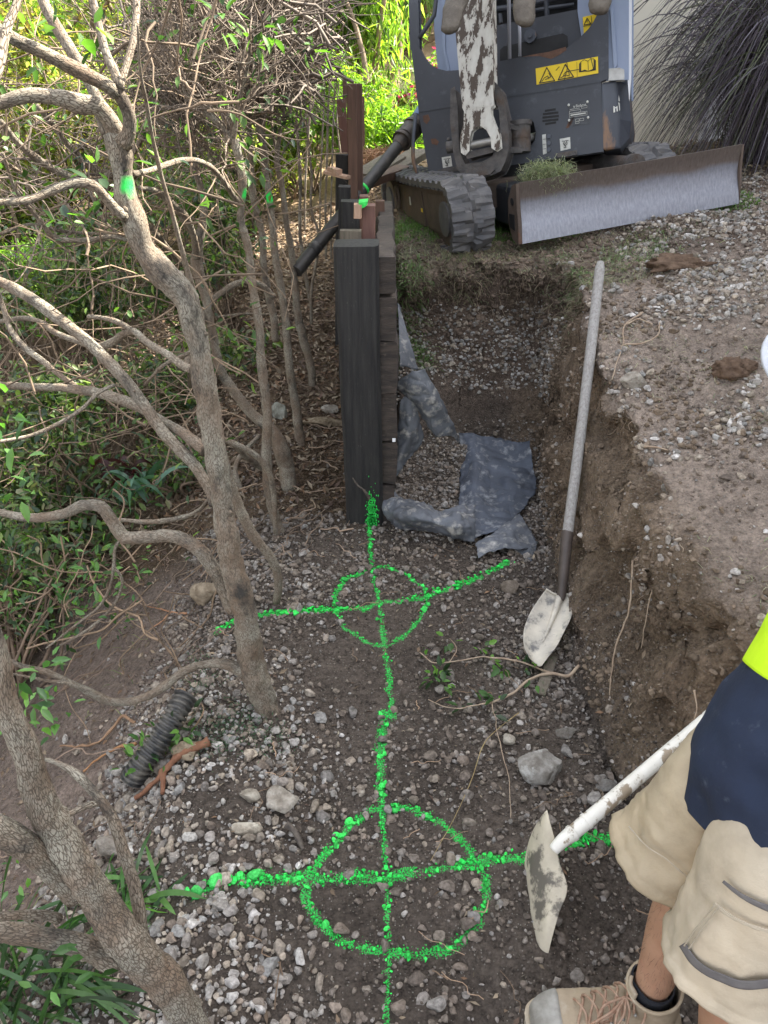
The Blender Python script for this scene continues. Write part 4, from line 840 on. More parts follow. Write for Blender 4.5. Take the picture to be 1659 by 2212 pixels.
# ================= SHRUBS, BACKGROUND TREES, GROUND COVER =================
def shrub(name, label, c, r, n, size, cols, seed, cat='shrub', hi=False, stems=14, droop=0, width=1.0, group=None, mleaf='leaf', lumps=9, twig_r=.006, shell=.35, flat=.35):
    """open crown: clumps of leaves carried on visible curving stems"""
    rg = np.random.default_rng(seed); c = np.array(c, float); r = np.array(r, float)
    T = thing(name, label, cat, (c[0], c[1], max(hz(c[0], c[1]), c[2]-r[2])), group=group)
    cen = rg.normal(size=(lumps, 3)); cen /= np.linalg.norm(cen, axis=1)[:, None]; cen = c+cen*r*rg.uniform(.25, .95, (lumps, 1)); b = MB()
    base = np.array([c[0], c[1], hz(c[0], c[1])-.05])
    sm = MB()
    for k in range(stems):
        e = cen[k % lumps]+rg.normal(size=3)*r*.25; bb = base+rg.normal(size=3)*np.array([.12, .12, 0])*r.max(); m = (bb+e)/2+rg.normal(size=3)*r*.22; m2 = (m+e)/2+rg.normal(size=3)*r*.12
        tube(sm, crom([bb, m, m2, e], 14), np.linspace(twig_r*2.2, twig_r*.5, 14), 5, col=np.array([1.2, 1.1, 1.0])*rg.uniform(.6, 1.3), caps=False)
        for q in range(5):
            s0 = m+(e-m)*rg.uniform(0, 1); d = rg.normal(size=3); d /= np.linalg.norm(d); Lq = r.mean()*rg.uniform(.2, .5)
            tube(sm, np.array([s0, s0+d*Lq*.5+rg.normal(size=3)*Lq*.1, s0+d*Lq+rg.normal(size=3)*Lq*.15]), [twig_r*.6, twig_r*.4, twig_r*.2], 3, col=np.array([1.2, 1.1, 1.])*rg.uniform(.6, 1.3), caps=False)
    sm.build('stems' if cat != 'tree' else 'trunk', M['twig'], T)
    k = rg.integers(0, lumps, n); d = rg.normal(size=(n, 3)); d /= np.linalg.norm(d, axis=1)[:, None]
    P = cen[k]+d*(rg.random((n, 1))**.6)*r*shell*rg.uniform(.7, 1.5, lumps)[k][:, None]
    g = vnoise(P*3.1/np.maximum(size*12, .5), seed); P = P[g > -.45]; P = P[P[:, 2] > H(P[:, 0], P[:, 1])+.01]
    leaves(b, P, size, cols, hi=hi, droop=droop, width=width, rg=rg, flat=flat)
    b.build('foliage' if cat != 'tree' else 'crown', M[mleaf], T); return T
C1 = [(.11, .155, .055), (.16, .22, .07), (.07, .10, .05), (.24, .32, .09), (.12, .14, .08), (.26, .25, .15)]
sh = [ # (label, centre, radii, n, size)
 ('glossy green shrub filling the slope left of the leaning tree, below its lowest big limb', (-1.75, 2.75, -.35), (.75, .5, .45), 3000, .055),
 ('green leafy shrub at the left edge, just above the lowest horizontal limb', (-1.65, 2.3, .10), (.55, .35, .35), 1500, .05),
 ('scrubby green shrub behind the crossing diagonal limbs', (-1.75, 3.6, .05), (.8, .6, .5), 3000, .055),
 ('dark green bush in the gap between the leaning tree and the slender trunks', (-1.15, 4.3, .05), (.5, .6, .5), 1900, .06),
 ('leafy bush at the left edge beside the grey road', (-2.5, 4.2, .55), (.6, .6, .4), 1100, .06),
 ('low dark bush at the left edge under the lowest limb', (-1.75, 2.1, -.75), (.5, .4, .35), 1600, .05),
 ('small leafy bush on the slope directly behind the big trunk', (-1.0, 3.3, -.15), (.42, .4, .3), 1300, .05),
 ('airy green shrub behind the fork of the long diagonal limb', (-1.9, 4.6, .55), (.8, .5, .5), 2600, .055),
 ('olive green shrub in the gap left of the dotted hedge trunks', (-1.25, 5.2, .75), (.55, .5, .6), 2400, .06),
 ('light green bush on the slope below the crossing of the limbs', (-1.95, 3.2, -.15), (.5, .45, .45), 2000, .055)]
for k, (lb, c, r, n, sz) in enumerate(sh):
    shrub('shrub', lb, c, r, n, sz, C1+GLOSS, 400+k, hi=True, stems=44, group='shrubs on the slope', lumps=20, twig_r=.0045, shell=.33)
SUNG = [(.20, .30, .05), (.28, .36, .07), (.13, .21, .04), (.09, .15, .035), (.34, .30, .12)]
shrub('shrub', 'bright feathery yellow green conifer bush seen through the limbs', (-2.75, 6.2, .1), (.75, .5, .55), 6500, .05, [(.20, .32, .05), (.14, .24, .045)], 420, mleaf='farleaf', width=.6)
shrub('shrub', 'bright yellow green bush by the road at the far left edge', (-3.2, 3.9, -.9), (.5, .5, .4), 2600, .05, [(.22, .32, .06), (.13, .22, .045)], 421, mleaf='farleaf', width=.7)
FARK = 1.7
far = [ # label, c, r, n, size, cols
 ('broad sunlit tree beyond the hedge at the far left', (-6.2, 8.5, 2.2), (2.2, 1.8, 1.8), 7500, .12),
 ('sunlit leafy tree far left with yellowish leaves', (-4.3, 10, 2.6), (1.8, 1.6, 1.9), 6500, .12),
 ('sunlit tree between the hedge stems, yellow green', (-2.6, 9.4, 1.9), (1.6, 1.4, 1.6), 6500, .11),
 ('sunlit thicket behind the hedge, right of the far left trees', (-1.6, 7.6, .9), (.8, .8, 1.0), 3600, .085),
 ('lower sunlit thicket down the slope behind the crossing limbs', (-3.6, 7.0, .5), (1.3, 1.0, .9), 5200, .09),
 ('low green thicket above the road at the left', (-4.0, 6.4, .9), (1.1, .9, .8), 3600, .09),
 ('pinkish tinged dry tree catching the sun at the top left', (-3.4, 7.6, 2.9), (1.9, .9, .9), 4200, .085)]
PINK = [(.42, .27, .17), (.50, .36, .20), (.30, .30, .10), (.22, .18, .08)]  # pinkish tones put blown sun highlights into the leaf colour
for k, (lb, c, r, n, sz) in enumerate(far):
    shrub('tree', lb, c, r, int(n*FARK), sz*.78, PINK if 'pink' in lb else YEL+SUNG, 440+k, cat='tree', mleaf='farleaf', lumps=14, twig_r=.02, stems=16, group='sunlit trees beyond the hedge', shell=.42)
shrub('shrub', 'bright yellow thicket glowing between the dotted hedge trunks', (-1.35, 7.2, .9), (.8, .55, .75), 7000, .07, YEL, 460, mleaf='farleaf', lumps=16, group='sunlit trees beyond the hedge')
shrub('shrub', 'bright leafy thicket behind the fork of the big leaning tree', (-2.6, 6.9, 1.5), (1.0, .55, .9), 8000, .07, YEL+PINK, 461, mleaf='farleaf', lumps=18, group='sunlit trees beyond the hedge')
# drooping long leaved trees at the top centre
shrub('tree', 'tall drooping tree with long bright yellow green leaves above the brown post', (-.45, 8.8, 2.7), (1.0, .9, 1.7), 15000, .15, [(.30, .42, .06), (.22, .34, .05), (.40, .46, .12), (.12, .20, .04)], 470, cat='tree', mleaf='farleaf', width=.42, droop=1.5, lumps=22, twig_r=.02, shell=.38)
shrub('tree', 'darker drooping tree with narrow leaves left of the digger cab', (.95, 11.5, 3.6), (1.2, 1.0, 2.0), 9000, .20, [(.07, .13, .04), (.10, .18, .05), (.16, .26, .06)], 471, cat='tree', mleaf='farleaf', width=.4, droop=1.4, lumps=20, twig_r=.02, shell=.38)
shrub('tree', 'broad tree at the end of the garden path', (-.3, 14.5, 3.6), (3.2, 1.5, 2.6), 11000, .2, [(.22, .32, .05), (.10, .17, .04), (.30, .36, .1)], 472, cat='tree', mleaf='farleaf', width=.6, droop=.8, lumps=26, twig_r=.03, shell=.34)
shrub('shrub', 'yellow green garden bush beside the path below the drooping tree', (.05, 7.7, 1.1), (.75, .5, .45), 5200, .10, [(.30, .42, .05), (.20, .32, .04), (.12, .2, .04)], 473, mleaf='farleaf', width=.5, lumps=12)
shrub('shrub', 'green bush with a few magenta flowers beside the truck', (.42, 9.0, 1.35), (.35, .4, .35), 1500, .08, [(.12, .22, .05), (.2, .3, .06), (.5, .04, .3)], 474, mleaf='farleaf', lumps=8)
shrub('shrub', 'leafy bush left of the tall brown post in the sun', (-.75, 7.4, 1.2), (.6, .5, .65), 4200, .10, [(.28, .38, .06), (.18, .28, .05), (.1, .17, .04)], 475, mleaf='farleaf', lumps=12, width=.6)
# far wood closing the view
b = MB(); rg = np.random.default_rng(9); n = 30000
P = np.c_[rg.uniform(-24, 9, n), rg.uniform(16.5, 20, n), rg.uniform(-2, 8, n)]; P = P[vnoise(P*.55, 4)*.6+vnoise(P*1.7, 5)*.4 > -.40]
leaves(b, P, .42, [(.14, .20, .05), (.09, .13, .04), (.22, .26, .07), (.06, .09, .03)], hi=False, width=1.3, rg=rg)
n = 14000; P = np.c_[rg.uniform(-15, -10, n), rg.uniform(0, 18, n), rg.uniform(-2.2, 5, n)]; leaves(b, P, .4, [(.14, .20, .05), (.09, .13, .04), (.2, .22, .07)], hi=False, width=1.3, rg=rg)
wd_ = b.build('wood', M['farleaf'], label='dense leafy wood closing the far side of the garden and road', cat='wood', kind='stuff')
# brush pile beside the path
BP = MB(); rg = np.random.default_rng(31)
for k in range(900):
    p = PY(rg.uniform(785, 872), rg.uniform(292, 352), 6.0+rg.uniform(-.4, .5)); p[2] = max(p[2]-.1, hz(p[0], p[1])+.01); d = rg.normal(size=3)*np.array([1, 1, .35]); d /= np.linalg.norm(d); L = rg.uniform(.05, .2)
    tube(BP, np.array([p-d*L/2, p+rg.normal(size=3)*.01, p+d*L/2]), [.003, .003, .0015], 3, col=np.array([1.0, .72, .5])*rg.uniform(1.2, 2.6), caps=False)
BP.build('brush_heap', M['twig'], label='heap of dry orange brown cuttings behind the drain pipe', cat='brush heap')
# ---- purple fountain grass ----
b = MB(); rg = np.random.default_rng(41); base = np.array([2.62, 5.35, .92])
PG = thing('fountain_grass', 'big purple fountain grass arching over at the upper right', 'ornamental grass', base)
def blade_strip(mb, P, w0, col, rg):
    P = np.asarray(P); n = len(P); T = np.gradient(P, axis=0); s = np.cross(T, rg.normal(size=3)); s /= np.linalg.norm(s, axis=1)[:, None]+1e-9
    w_ = w0*np.sin(np.linspace(.35, pi, n))**.6; V = np.r_[P-s*w_[:, None], P+s*w_[:, None]]
    i = np.arange(n-1); mb.add(V, None, np.c_[i, i+1, n+i+1, n+i], col)
for k in range(3600):
    az = rg.uniform(0, 2*pi); R = rg.uniform(.35, 1.05)*(1 if rg.random() < .8 else 1.25); Hh = rg.uniform(.75, 1.45); drop = rg.uniform(.25, 1.3)
    t = np.linspace(0, 1, 12); b0 = base+np.array([rg.normal(0, .12), rg.normal(0, .12), 0])
    rad = R*(t**1.25); z = Hh*np.sin(np.minimum(t*1.9, pi*.62)/1.0)*1.0 - drop*np.clip(t-.5, 0, 1)**1.4*2.0
    z[0] = 0; wig = rg.normal(0, .03, 2); P = b0+np.stack([rad*cos(az)+wig[0]*t*t, rad*sin(az)+wig[1]*t*t, np.maximum(z, -.0+0*z)], -1)
    g_ = rg.random(); col = np.array([.085, .066, .088]) if g_ < .7 else np.array([.11, .12, .075]) if g_ < .88 else np.array([.17, .155, .19])
    blade_strip(b, P, rg.uniform(.0022, .0048), col*rg.uniform(.6, 1.5), rg)
b.build('blades', mat('purple_grass', (1, 1, 1), (.8, .8, .8), 30, .45, attr=1, trans=.15), PG)
# ---- strap-leaved clumps ----
def strap(name, label, c, n, L, w_, cols, seed, up=.8, cat='plant', group=None, spreadc=.04):
    rg = np.random.default_rng(seed); b = MB(); c = np.array(c)
    for k in range(n):
        az = rg.uniform(0, 2*pi); l = L*rg.uniform(.5, 1.2); t = np.linspace(0, 1, 9); a = rg.uniform(.3, 1.3)*up
        P = c+np.array([rg.normal(0, spreadc), rg.normal(0, spreadc), 0])+np.stack([l*t*cos(az)*.8, l*t*sin(az)*.8, l*(a*t-1.0*t*t*a*rg.uniform(.7, 1.3))], -1)
        gz = H(P[:, 0], P[:, 1]); P[:, 2] = np.maximum(P[:, 2], gz+.006)
        blade_strip(b, P, w_*rg.uniform(.7, 1.2), np.array(cols[rg.integers(len(cols))])*rg.uniform(.7, 1.3), rg)
    return b.build(name, M['leaf'], label=label, cat=cat, group=group)
LIL = [(.07, .17, .05), (.11, .25, .06), (.05, .12, .04), (.17, .34, .09)]
def gp_(u, v, z=0.0): p = PZ(u, v, z); p[2] = hz(p[0], p[1]); return p
strap('strap_plant', 'green strappy lily clump left of the near sprayed line under the thin sucker', gp_(330, 1950, -.02), 16, .17, .006, LIL, 1)
strap('strap_plant', 'dark green strappy clump in the bottom left corner beside the thick trunk', gp_(60, 2150, 0), 90, .30, .0055, [(.05, .11, .04), (.08, .16, .05), (.035, .07, .03)], 2, spreadc=.08)
strap('strap_plant', 'small lily clump hidden between the thick trunk and its sucker', gp_(235, 1985, 0), 30, .16, .006, LIL, 3)
strap('bromeliad', 'blue green bromeliad rosette with dark red centre on the slope', PY(290, 1060, 3.0), 26, .24, .014, [(.10, .20, .15), (.07, .15, .11)], 4, up=1.2)
strap('bromeliad', 'dark red leaved bromeliad tucked behind the blue green one', PY(285, 1030, 3.1), 18, .16, .014, [(.07, .014, .018), (.05, .012, .015)], 5, up=1.3)
# small leafy sprigs on the slope and by the pipe
b = MB(); rg = np.random.default_rng(51)
sp_sm = thing('sprig', 'leafy green sprig drooping over the black corrugated pipe', 'sprig', gp_(370, 1600))
for (u, v, z, n) in [(345, 1590, .05, 9), (372, 1575, .07, 7), (325, 1610, .05, 7), (400, 1580, .06, 7), (300, 1650, .03, 8), (415, 1555, .06, 5), (310, 1630, .05, 5), (350, 1620, .05, 6)]: spray(b, PZ(u, v, z), n, .02, .035, LIL+GREEN, rg)
b.build('foliage', M['leaf'], sp_sm)
b = MB(); tube(b, crom([PZ(300, 1665, .0), PZ(350, 1600, .06), PZ(420, 1545, .05), PZ(440, 1500, .04)], 20), .0018, 5); b.build('stem', M['twig'], sp_sm)
sp2 = thing('sapling', 'young leafy shoots sprouting on the slope under the lowest big limb', 'sapling', PY(150, 1200, 2.2)); b = MB()
for k in range(70):
    u, v = rg.uniform(0, 300), rg.uniform(1190, 1420); Y = rg.uniform(1.75, 2.35)
    if v > 1350 and u > 150: continue
    spray(b, PY(u, v, Y), rg.integers(3, 8), .03, .038, LIL+GREEN, rg)
for (u, v, Y) in [(20, 1445, 1.0), (45, 1480, 1.0), (90, 1440, 1.2), (75, 1530, 1.1), (115, 1560, 1.1), (140, 1520, 1.15), (55, 1870, .9), (28, 1890, .9), (60, 1560, 1.0), (10, 900, 1.0), (25, 985, 1.0), (8, 1010, 1.0), (30, 1060, 1.05), (105, 2075, .62), (135, 2130, .62)]: spray(b, PY(u, v, Y), 6, .024, .036, LIL, rg)
b.build('foliage', M['leaf'], sp2)
b = MB()
for k in range(46):
    u, v = rg.uniform(-20, 420), rg.uniform(1150, 1500); p = PY(u, v, rg.uniform(1.7, 2.6)); P = [p]; d = np.array([rg.normal(), rg.normal()*.6, rg.normal()*.5]); d /= np.linalg.norm(d)
    for q in range(7): d = d+rg.normal(size=3)*.28; d /= np.linalg.norm(d); P.append(P[-1]+d*rg.uniform(.03, .08))
    P = np.array(P); P[:, 2] = np.maximum(P[:, 2], H(P[:, 0], P[:, 1])+.01); tube(b, crom(P, 18), rg.uniform(.0012, .0035), 5, col=np.array([1.4, 1.25, 1.05])*rg.uniform(.7, 1.2), caps=False)
b.build('stems', M['twig'], sp2)
fern = thing('asparagus_fern', 'fine feathery dark green fern on the gravel beside the leaning trunk base', 'fern', gp_(480, 1640)); b = MB()
for (u, v, r_, n) in [(500, 1580, .05, 260), (478, 1630, .045, 260), (540, 1600, .04, 180), (590, 1622, .04, 160), (450, 1490, .04, 160), (430, 1450, .03, 120)]:
    c = gp_(u, v); P = c+np.abs(rg.normal(size=(n, 3)))*np.array([0, 0, .02])+rg.normal(size=(n, 3))*np.array([r_, r_*.8, .008]); leaves(b, P, .012, [(.04, .10, .05), (.06, .14, .07)], hi=False, width=.5, rg=rg)
b.build('fronds', M['leaf'], fern)
# ---- leaf litter, dead twigs ----
b = MB(); rg = np.random.default_rng(61)
def litter(dens, box_, size, cols, lift=.006):
    p, n = scatter(dens, box_); k = len(p); p = p+np.array([0, 0, lift])
    d = rng.normal(size=(k, 3)); d[:, 2] *= .35; leaves(b, p, size, cols, hi=False, dirs=d*3, width=.9, rg=rng, flat=.6)
BR = [(.16, .11, .07), (.24, .18, .12), (.11, .07, .05), (.30, .24, .17), (.20, .12, .07)]
litter(lambda p, s: 2600*(p[:, 1] > 2.7)*(p[:, 0] < 0)*np.clip(sstep(2.6, 3.1, p[:, 1]), .1, 1), (-2.2, .03, 2.65, 7), .045, BR)
litter(lambda p, s: 60+200*(p[:, 0] < -.8), (-2.2, .8, .3, 2.8), .028, BR)
litter(lambda p, s: 900*sstep(4.6, 5.2, p[:, 1]), (-.0, 3.5, 4.6, 8), .05, [(.30, .24, .16), (.22, .16, .10), (.38, .30, .2)])
litter(lambda p, s: 110+0*p[:, 0], (-.7, .8, .3, 2.7), .014, BR+[(.34, .30, .22)])
b.build('leaf_litter', M['dryleaf'], label='brown fallen leaves covering the ground under the hedge', cat='leaf litter', kind='stuff')
b = MB()
def deadtwigs(n, box_, dens, L, r, cols):
    p, nn = scatter(dens, box_); p = p[rng.permutation(len(p))[:n]]
    for q in p:
        d = rng.normal(size=2); d /= np.linalg.norm(d); l = L*rng.uniform(.3, 1.3); t = np.linspace(-.5, .5, 7)
        xy = q[:2]+d*t[:, None]*l+rng.normal(0, .06*l, (7, 2)); z = H(xy[:, 0], xy[:, 1])+.008+.02*rng.random()
        tube(b, crom(np.c_[xy, z], 10), r*rng.uniform(.5, 1.4), 4, col=np.array(cols)*rng.uniform(.6, 1.5), caps=False)
deadtwigs(260, (-1.6, .02, 2.4, 6), lambda p, s: 60*(p[:, 0] < 0)+0*s, .22, .0028, (1.3, 1.2, 1.1))
deadtwigs(60, (-1.6, -.55, .8, 3), lambda p, s: 60+0*s, .26, .0017, (1.1, 1.0, .95))
deadtwigs(60, (-.6, .65, .4, 2.6), lambda p, s: 30+0*s, .10, .0012, (1.5, 1.3, 1.1))
b.build('dead_twigs', M['twig'], label='thin dead twigs scattered over the soil and leaf litter', cat='twigs', kind='stuff')
# ---- turf and straw on the upper ground ----
M['grass'] = mat('grass', (1, 1, 1), (.75, .8, .7), 40, .6, attr=1, trans=.3)
GB = [(.12, .20, .07), (.20, .27, .13), (.28, .32, .20), (.09, .15, .05)]
STR = [(.34, .31, .22), (.26, .23, .16), (.42, .39, .29), (.20, .24, .14)]
def grass_at(mb, P, L, cols, up=.6, w_=.0016, rg=rng):
    n = len(P); az = rg.uniform(0, 2*pi, n); l = L*rg.uniform(.4, 1.3, n); a = np.abs(rg.normal(up, .35, n))
    D = np.stack([np.cos(az), np.sin(az), a], -1); D /= np.linalg.norm(D, axis=1)[:, None]; s = np.stack([-np.sin(az), np.cos(az), 0*az], -1)*w_
    c = np.array(cols)[rg.integers(0, len(cols), n)]*rg.uniform(.7, 1.3, (n, 1)); m = P+D*l[:, None]*.55; e = P+D*l[:, None]+np.array([0, 0, -.35])*l[:, None]
    V = np.stack([P-s, P+s, m-s*.8, m+s*.8, e], 1).reshape(-1, 3); o = np.arange(n)[:, None]*5
    mb.add(V, np.array([[2, 3, 4]])+o, np.array([[0, 1, 3, 2]])+o, np.repeat(c, 5, 0))
b = MB()
def turf(dens, box_, L, cols, up, w_=.0016, lift=0):
    p, n = scatter(dens, box_); grass_at(b, p+np.array([0, 0, lift]), L, cols, up, w_)
# dry cut grass on the lip, live tufts before the blade
def band(F, Y, r):  # density blobs about traced points on the upper ground
    c = [PY(u, v, Y_)[:2] for (u, v), Y_ in zip(F, Y)]
    return lambda p: np.max([np.exp(-((p[:, 0]-a)**2+(p[:, 1]-b_)**2)/r**2) for a, b_ in c], axis=0)
bl1 = band([(1200, 550), (1250, 545), (1300, 540), (1360, 525), (1190, 580), (1240, 570), (1420, 505)], [3.62, 3.62, 3.62, 3.66, 3.5, 3.5, 3.75], .13)
turf(lambda p, s: 16000*bl1(p)*np.clip(.4+cl(p, 33, 9), 0, 1)*(p[:, 2] > .7), (.6, 2.2, 3.2, 4.2), .055, GB, .5)
bl2 = band([(870, 590), (880, 620), (900, 650), (910, 670), (885, 560)], [3.66, 3.64, 3.64, 3.62, 3.75], .06)
turf(lambda p, s: 12000*bl2(p), (.0, .5, 3.2, 3.95), .075, [(.10, .20, .05), (.16, .27, .09), (.24, .32, .15)], .3, .0022)
turf(lambda p, s: 9500*((p[:, 0] > .05) & (p[:, 2] > .66) & (p[:, 1] < 4.6))*sstep(1.5, .9, p[:, 0])*np.clip(.5+cl(p, 34, 5), 0.1, 1), (.05, 1.6, 3.3, 4.6), .06, STR, .15, .0013, .004)
turf(lambda p, s: 1300*((p[:, 0] > .8) & (p[:, 2] > .55))*np.clip(.3+cl(p, 35, 4), 0, 1), (.8, 3, 1.2, 4.4), .04, STR, .12, .0011, .004)
turf(lambda p, s: 9000*np.clip(.5+cl(p, 36, 3), 0, 1)*((p[:, 1] > 4.0)), (.05, 2.0, 4.1, 6.2), .05, [(.10, .20, .04), (.15, .27, .06)], .7, .0022)
turf(lambda p, s: 900*np.clip(cl(p, 37, 3), 0, 1)*(p[:, 0] < -.8), (-2, -.8, 1, 3), .06, [(.12, .16, .06), (.2, .2, .1)], .5)
b.build('grass', M['grass'], label='patchy green and dry cut grass along the edge of the upper ground', cat='grass', kind='stuff')
# heap of grass lying on the blade
# roots hanging from the lip and from the cut face
M['root'] = mat('root', (.42, .33, .24), (.28, .20, .14), 30, .85, attr=1)
b = MB(); rg = np.random.default_rng(71)
p, n = scatter(lambda p, s: 1900*((p[:, 0] > .08) & (p[:, 0] < .95) & (p[:, 2] > .52) & (p[:, 2] < .84) & (p[:, 1] > 3.3))+150*s*((p[:, 0] > .6) & (p[:, 2] > .15) & (p[:, 1] < 3.9)))
for q, m in zip(p, n):
    big = q[1] > 3.3 and q[0] < .95; L = rg.uniform(.03, .11) if big else rg.uniform(.02, .07); d = m*.8+rg.normal(size=3)*.7; P = [q-m*.01]
    for k in range(6): d = d*.8+rg.normal(size=3)*.45+np.array([0, 0, -.35]); d /= np.linalg.norm(d); P.append(P[-1]+d*L/6)
    tube(b, np.array(P), np.linspace(.0013, .0005, 7)*rg.uniform(.5, 1.6), 3, col=np.array([1, 1, 1])*rg.uniform(.35, 1.25), caps=False)
b.build('fine_roots', M['root'], label='fine torn roots hanging from the turf edge and cut bank', cat='roots', kind='stuff')
def bankpt(u, v):
    """first hit of the view ray with the ground sheet (coarse march)"""
    r = ray(u, v); t = np.arange(.8, 9, .004); P = CAM+r*t[:, None]; h = H(P[:, 0], P[:, 1]); k = np.argmax(P[:, 2] < h); return P[max(k-4, 0)]
def root(F, r0, label, name='root', cat='root', m='root', col=(1, 1, 1), off=.012, wig=.5, extra=()):
    T = thing(name, label, cat, bankpt(*F[0])) if extra else None
    for k, G in enumerate([F]+list(extra)):
        P = np.array([bankpt(u, v)-ray(u, v)*off for u, v in G]); n = max(20, 10*len(P)); C = crom(P, n); C += .006*wig*np.stack([vnoise(C*40+s*5, s) for s in (1, 2, 3)], -1)
        b = MB(); tube(b, C, np.linspace(r0, r0*.45, n)*(1+.25*vnoise(C*60, 3)), 7, col=col, nz=.25, nf=60)
        if T: b.build('root_strand' if 'root' in name else 'strand', M[m], T)
        else: b.build(name, M[m], label=label, cat=cat)
root([(1388, 676), (1352, 700), (1345, 745), (1330, 790), (1322, 818)], .0042, 'forked pale root lying on the slope right of the wooden handle', extra=[[(1345, 745), (1385, 742), (1415, 730), (1425, 695)], [(1352, 700), (1380, 690), (1410, 700)]])
root([(1362, 1042), (1330, 1075), (1305, 1110), (1298, 1160)], .0028, 'thin pale root hanging on the cut bank beside the middle of the spade handle')
root([(1367, 1210), (1365, 1260), (1355, 1330), (1330, 1400), (1322, 1450), (1318, 1500)], .0034, 'long wavy pale root hanging down the middle of the cut bank')
root([(1425, 1225), (1405, 1290), (1395, 1340), (1385, 1400)], .0022, 'short thin root right of the long wavy root on the bank')
root([(1480, 1270), (1460, 1300), (1450, 1325)], .0018, 'tiny root strand on the bank below the pale stones')
root([(1380, 965), (1400, 964), (1422, 966), (1445, 972)], .0045, 'short thick tan root stub on the top of the bank')
root([(1500, 1490), (1506, 1530), (1500, 1555)], .003, 'crooked pale root on the bank beside the navy shirt')
root([(452, 1600), (430, 1612), (398, 1625), (368, 1650), (345, 1680), (310, 1710), (292, 1725)], .013, 'thick reddish brown root crossing the gravel by the corrugated pipe', col=(.55, .33, .25), off=.02, extra=[[(352, 1665), (352, 1690), (350, 1715)]])
root([(292, 1608), (262, 1612), (232, 1626), (205, 1645), (178, 1668)], .0065, 'orange tan root left of the corrugated pipe', col=(.95, .65, .42))
root([(290, 1560), (260, 1552), (240, 1575), (215, 1600), (170, 1612), (130, 1612)], .006, 'grey brown loop of root in the soil left of the pipe', col=(.7, .55, .45), off=.02)
root([(404, 1326), (370, 1322), (335, 1313), (318, 1310)], .004, 'forked pinkish root on the slope left of the trunk', col=(1, .7, .55), extra=[[(370, 1322), (345, 1345), (325, 1360)]])
root([(620, 1780), (640, 1800), (655, 1835)], .010, 'stubby dark cut stick on the gravel left of the green line', 'stick', 'stick', 'darkbark', col=(1.6, 1.5, 1.4), off=.015)
# fallen branch with glossy leaves right of the green line
fb = thing('branch', 'fallen twiggy branch with glossy green leaves beside the spade blade', 'branch', PZ(1180, 1465))
for F, r0 in [([(1250, 1445), (1222, 1470), (1190, 1465), (1150, 1475), (1110, 1505), (1060, 1528)], .006), ([(1190, 1465), (1120, 1440), (1040, 1430), (970, 1440), (930, 1440), (905, 1420)], .0035),
              ([(970, 1440), (985, 1410), (970, 1390)], .002), ([(1060, 1528), (1000, 1540), (950, 1535), (925, 1520)], .0022), ([(1060, 1528), (1080, 1620), (1095, 1680), (1102, 1780)], .0018)]:
    P = np.array([bankpt(u, v)+np.array([0, 0, .022]) for u, v in F]); b = MB(); C = crom(P, 40); C += .004*np.stack([vnoise(C*30+s, s) for s in (1, 2, 3)], -1); tube(b, C, np.linspace(r0, r0*.5, 40), 6, nz=.2); b.build('twig', M['root'], fb)
b = MB(); rg = np.random.default_rng(81)
for (u, v, n) in [(1130, 1445, 7), (1155, 1450, 5), (1040, 1415, 6), (1060, 1440, 5), (1085, 1455, 5), (970, 1395, 6), (950, 1460, 8), (935, 1480, 8), (960, 1490, 6), (945, 1470, 6), (1150, 1480, 3), (1065, 1530, 5), (1040, 1535, 3), (915, 1425, 3), (1055, 1560, 2), (990, 1545, 3)]:
    c = bankpt(u, v)+np.array([0, 0, .025]); P = c+rg.normal(size=(n, 3))*np.array([.012, .012, .006]); leaves(b, P, .034, [(.10, .24, .04), (.06, .14, .035), (.16, .34, .06), (.035, .07, .03)], dirs=(P-c)/.012*np.array([1, 1, .3]), rg=rg, width=1.25)
b.build('leaves', M['leaf'], fb)
root([(1120, 1540), (1050, 1600), (1020, 1680), (985, 1760), (930, 1860)], .0016, 'long thin grass stalk lying across the near sprayed circle', 'stalk', 'stalk', 'root', col=(.9, .9, .6), off=.02, wig=.2)
# ================= MINI EXCAVATOR =================
def unit(a): a = np.asarray(a, float); return a/np.linalg.norm(a)
M['hood'] = mat('charcoal_paint', (.052, .058, .072), (.042, .046, .058), 5, .5, bump=.08, bscale=40, c3=(.10, .11, .13), s3=14, t3=(.58, .78), spec=.5)
M['hood2'] = mat('worn_charcoal_corner', (.085, .095, .12), (.055, .062, .078), 4, .5, bump=.1, bscale=40, c3=(.22, .13, .08), s3=5, t3=(.56, .62), stretch=(1, 1, .4))
M['greyblue'] = mat('grey_blue_paint', (.26, .31, .43), (.22, .27, .37), 3, .45, spec=.5)
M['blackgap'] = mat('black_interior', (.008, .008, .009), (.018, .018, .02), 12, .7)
M['cast'] = mat('cast_steel', (.075, .07, .07), (.13, .12, .115), 22, .55, metal=.3, bump=.6, bscale=60, c3=(.10, .065, .045), s3=9, t3=(.5, .7))
M['boomwhite'] = mat('scratched_white_paint', (.68, .67, .62), (.50, .47, .42), 16, .6, bump=.4, bscale=50, stretch=(1.5, 1.5, .55), c3=(.085, .062, .048), s3=16, t3=(.515, .545))
M['rubber'] = mat('rubber_track', (.085, .085, .092), (.14, .135, .135), 10, .6, bump=.5, bscale=35, c3=(.15, .135, .12), s3=6, t3=(.5, .75))
M['frame'] = mat('track_frame', (.085, .062, .050), (.13, .095, .075), 9, .75, bump=.5, bscale=40, c3=(.16, .08, .05), s3=7, t3=(.6, .7))
M['steel'] = mat('bright_pin', (.45, .44, .42), (.30, .29, .27), 20, .4, metal=.6)
M['yellow'] = mat('yellow_sticker', (.85, .62, .02), (.80, .56, .02), 6, .4)
M['black'] = mat('black_print', (.012, .012, .012), None, rough=.5)
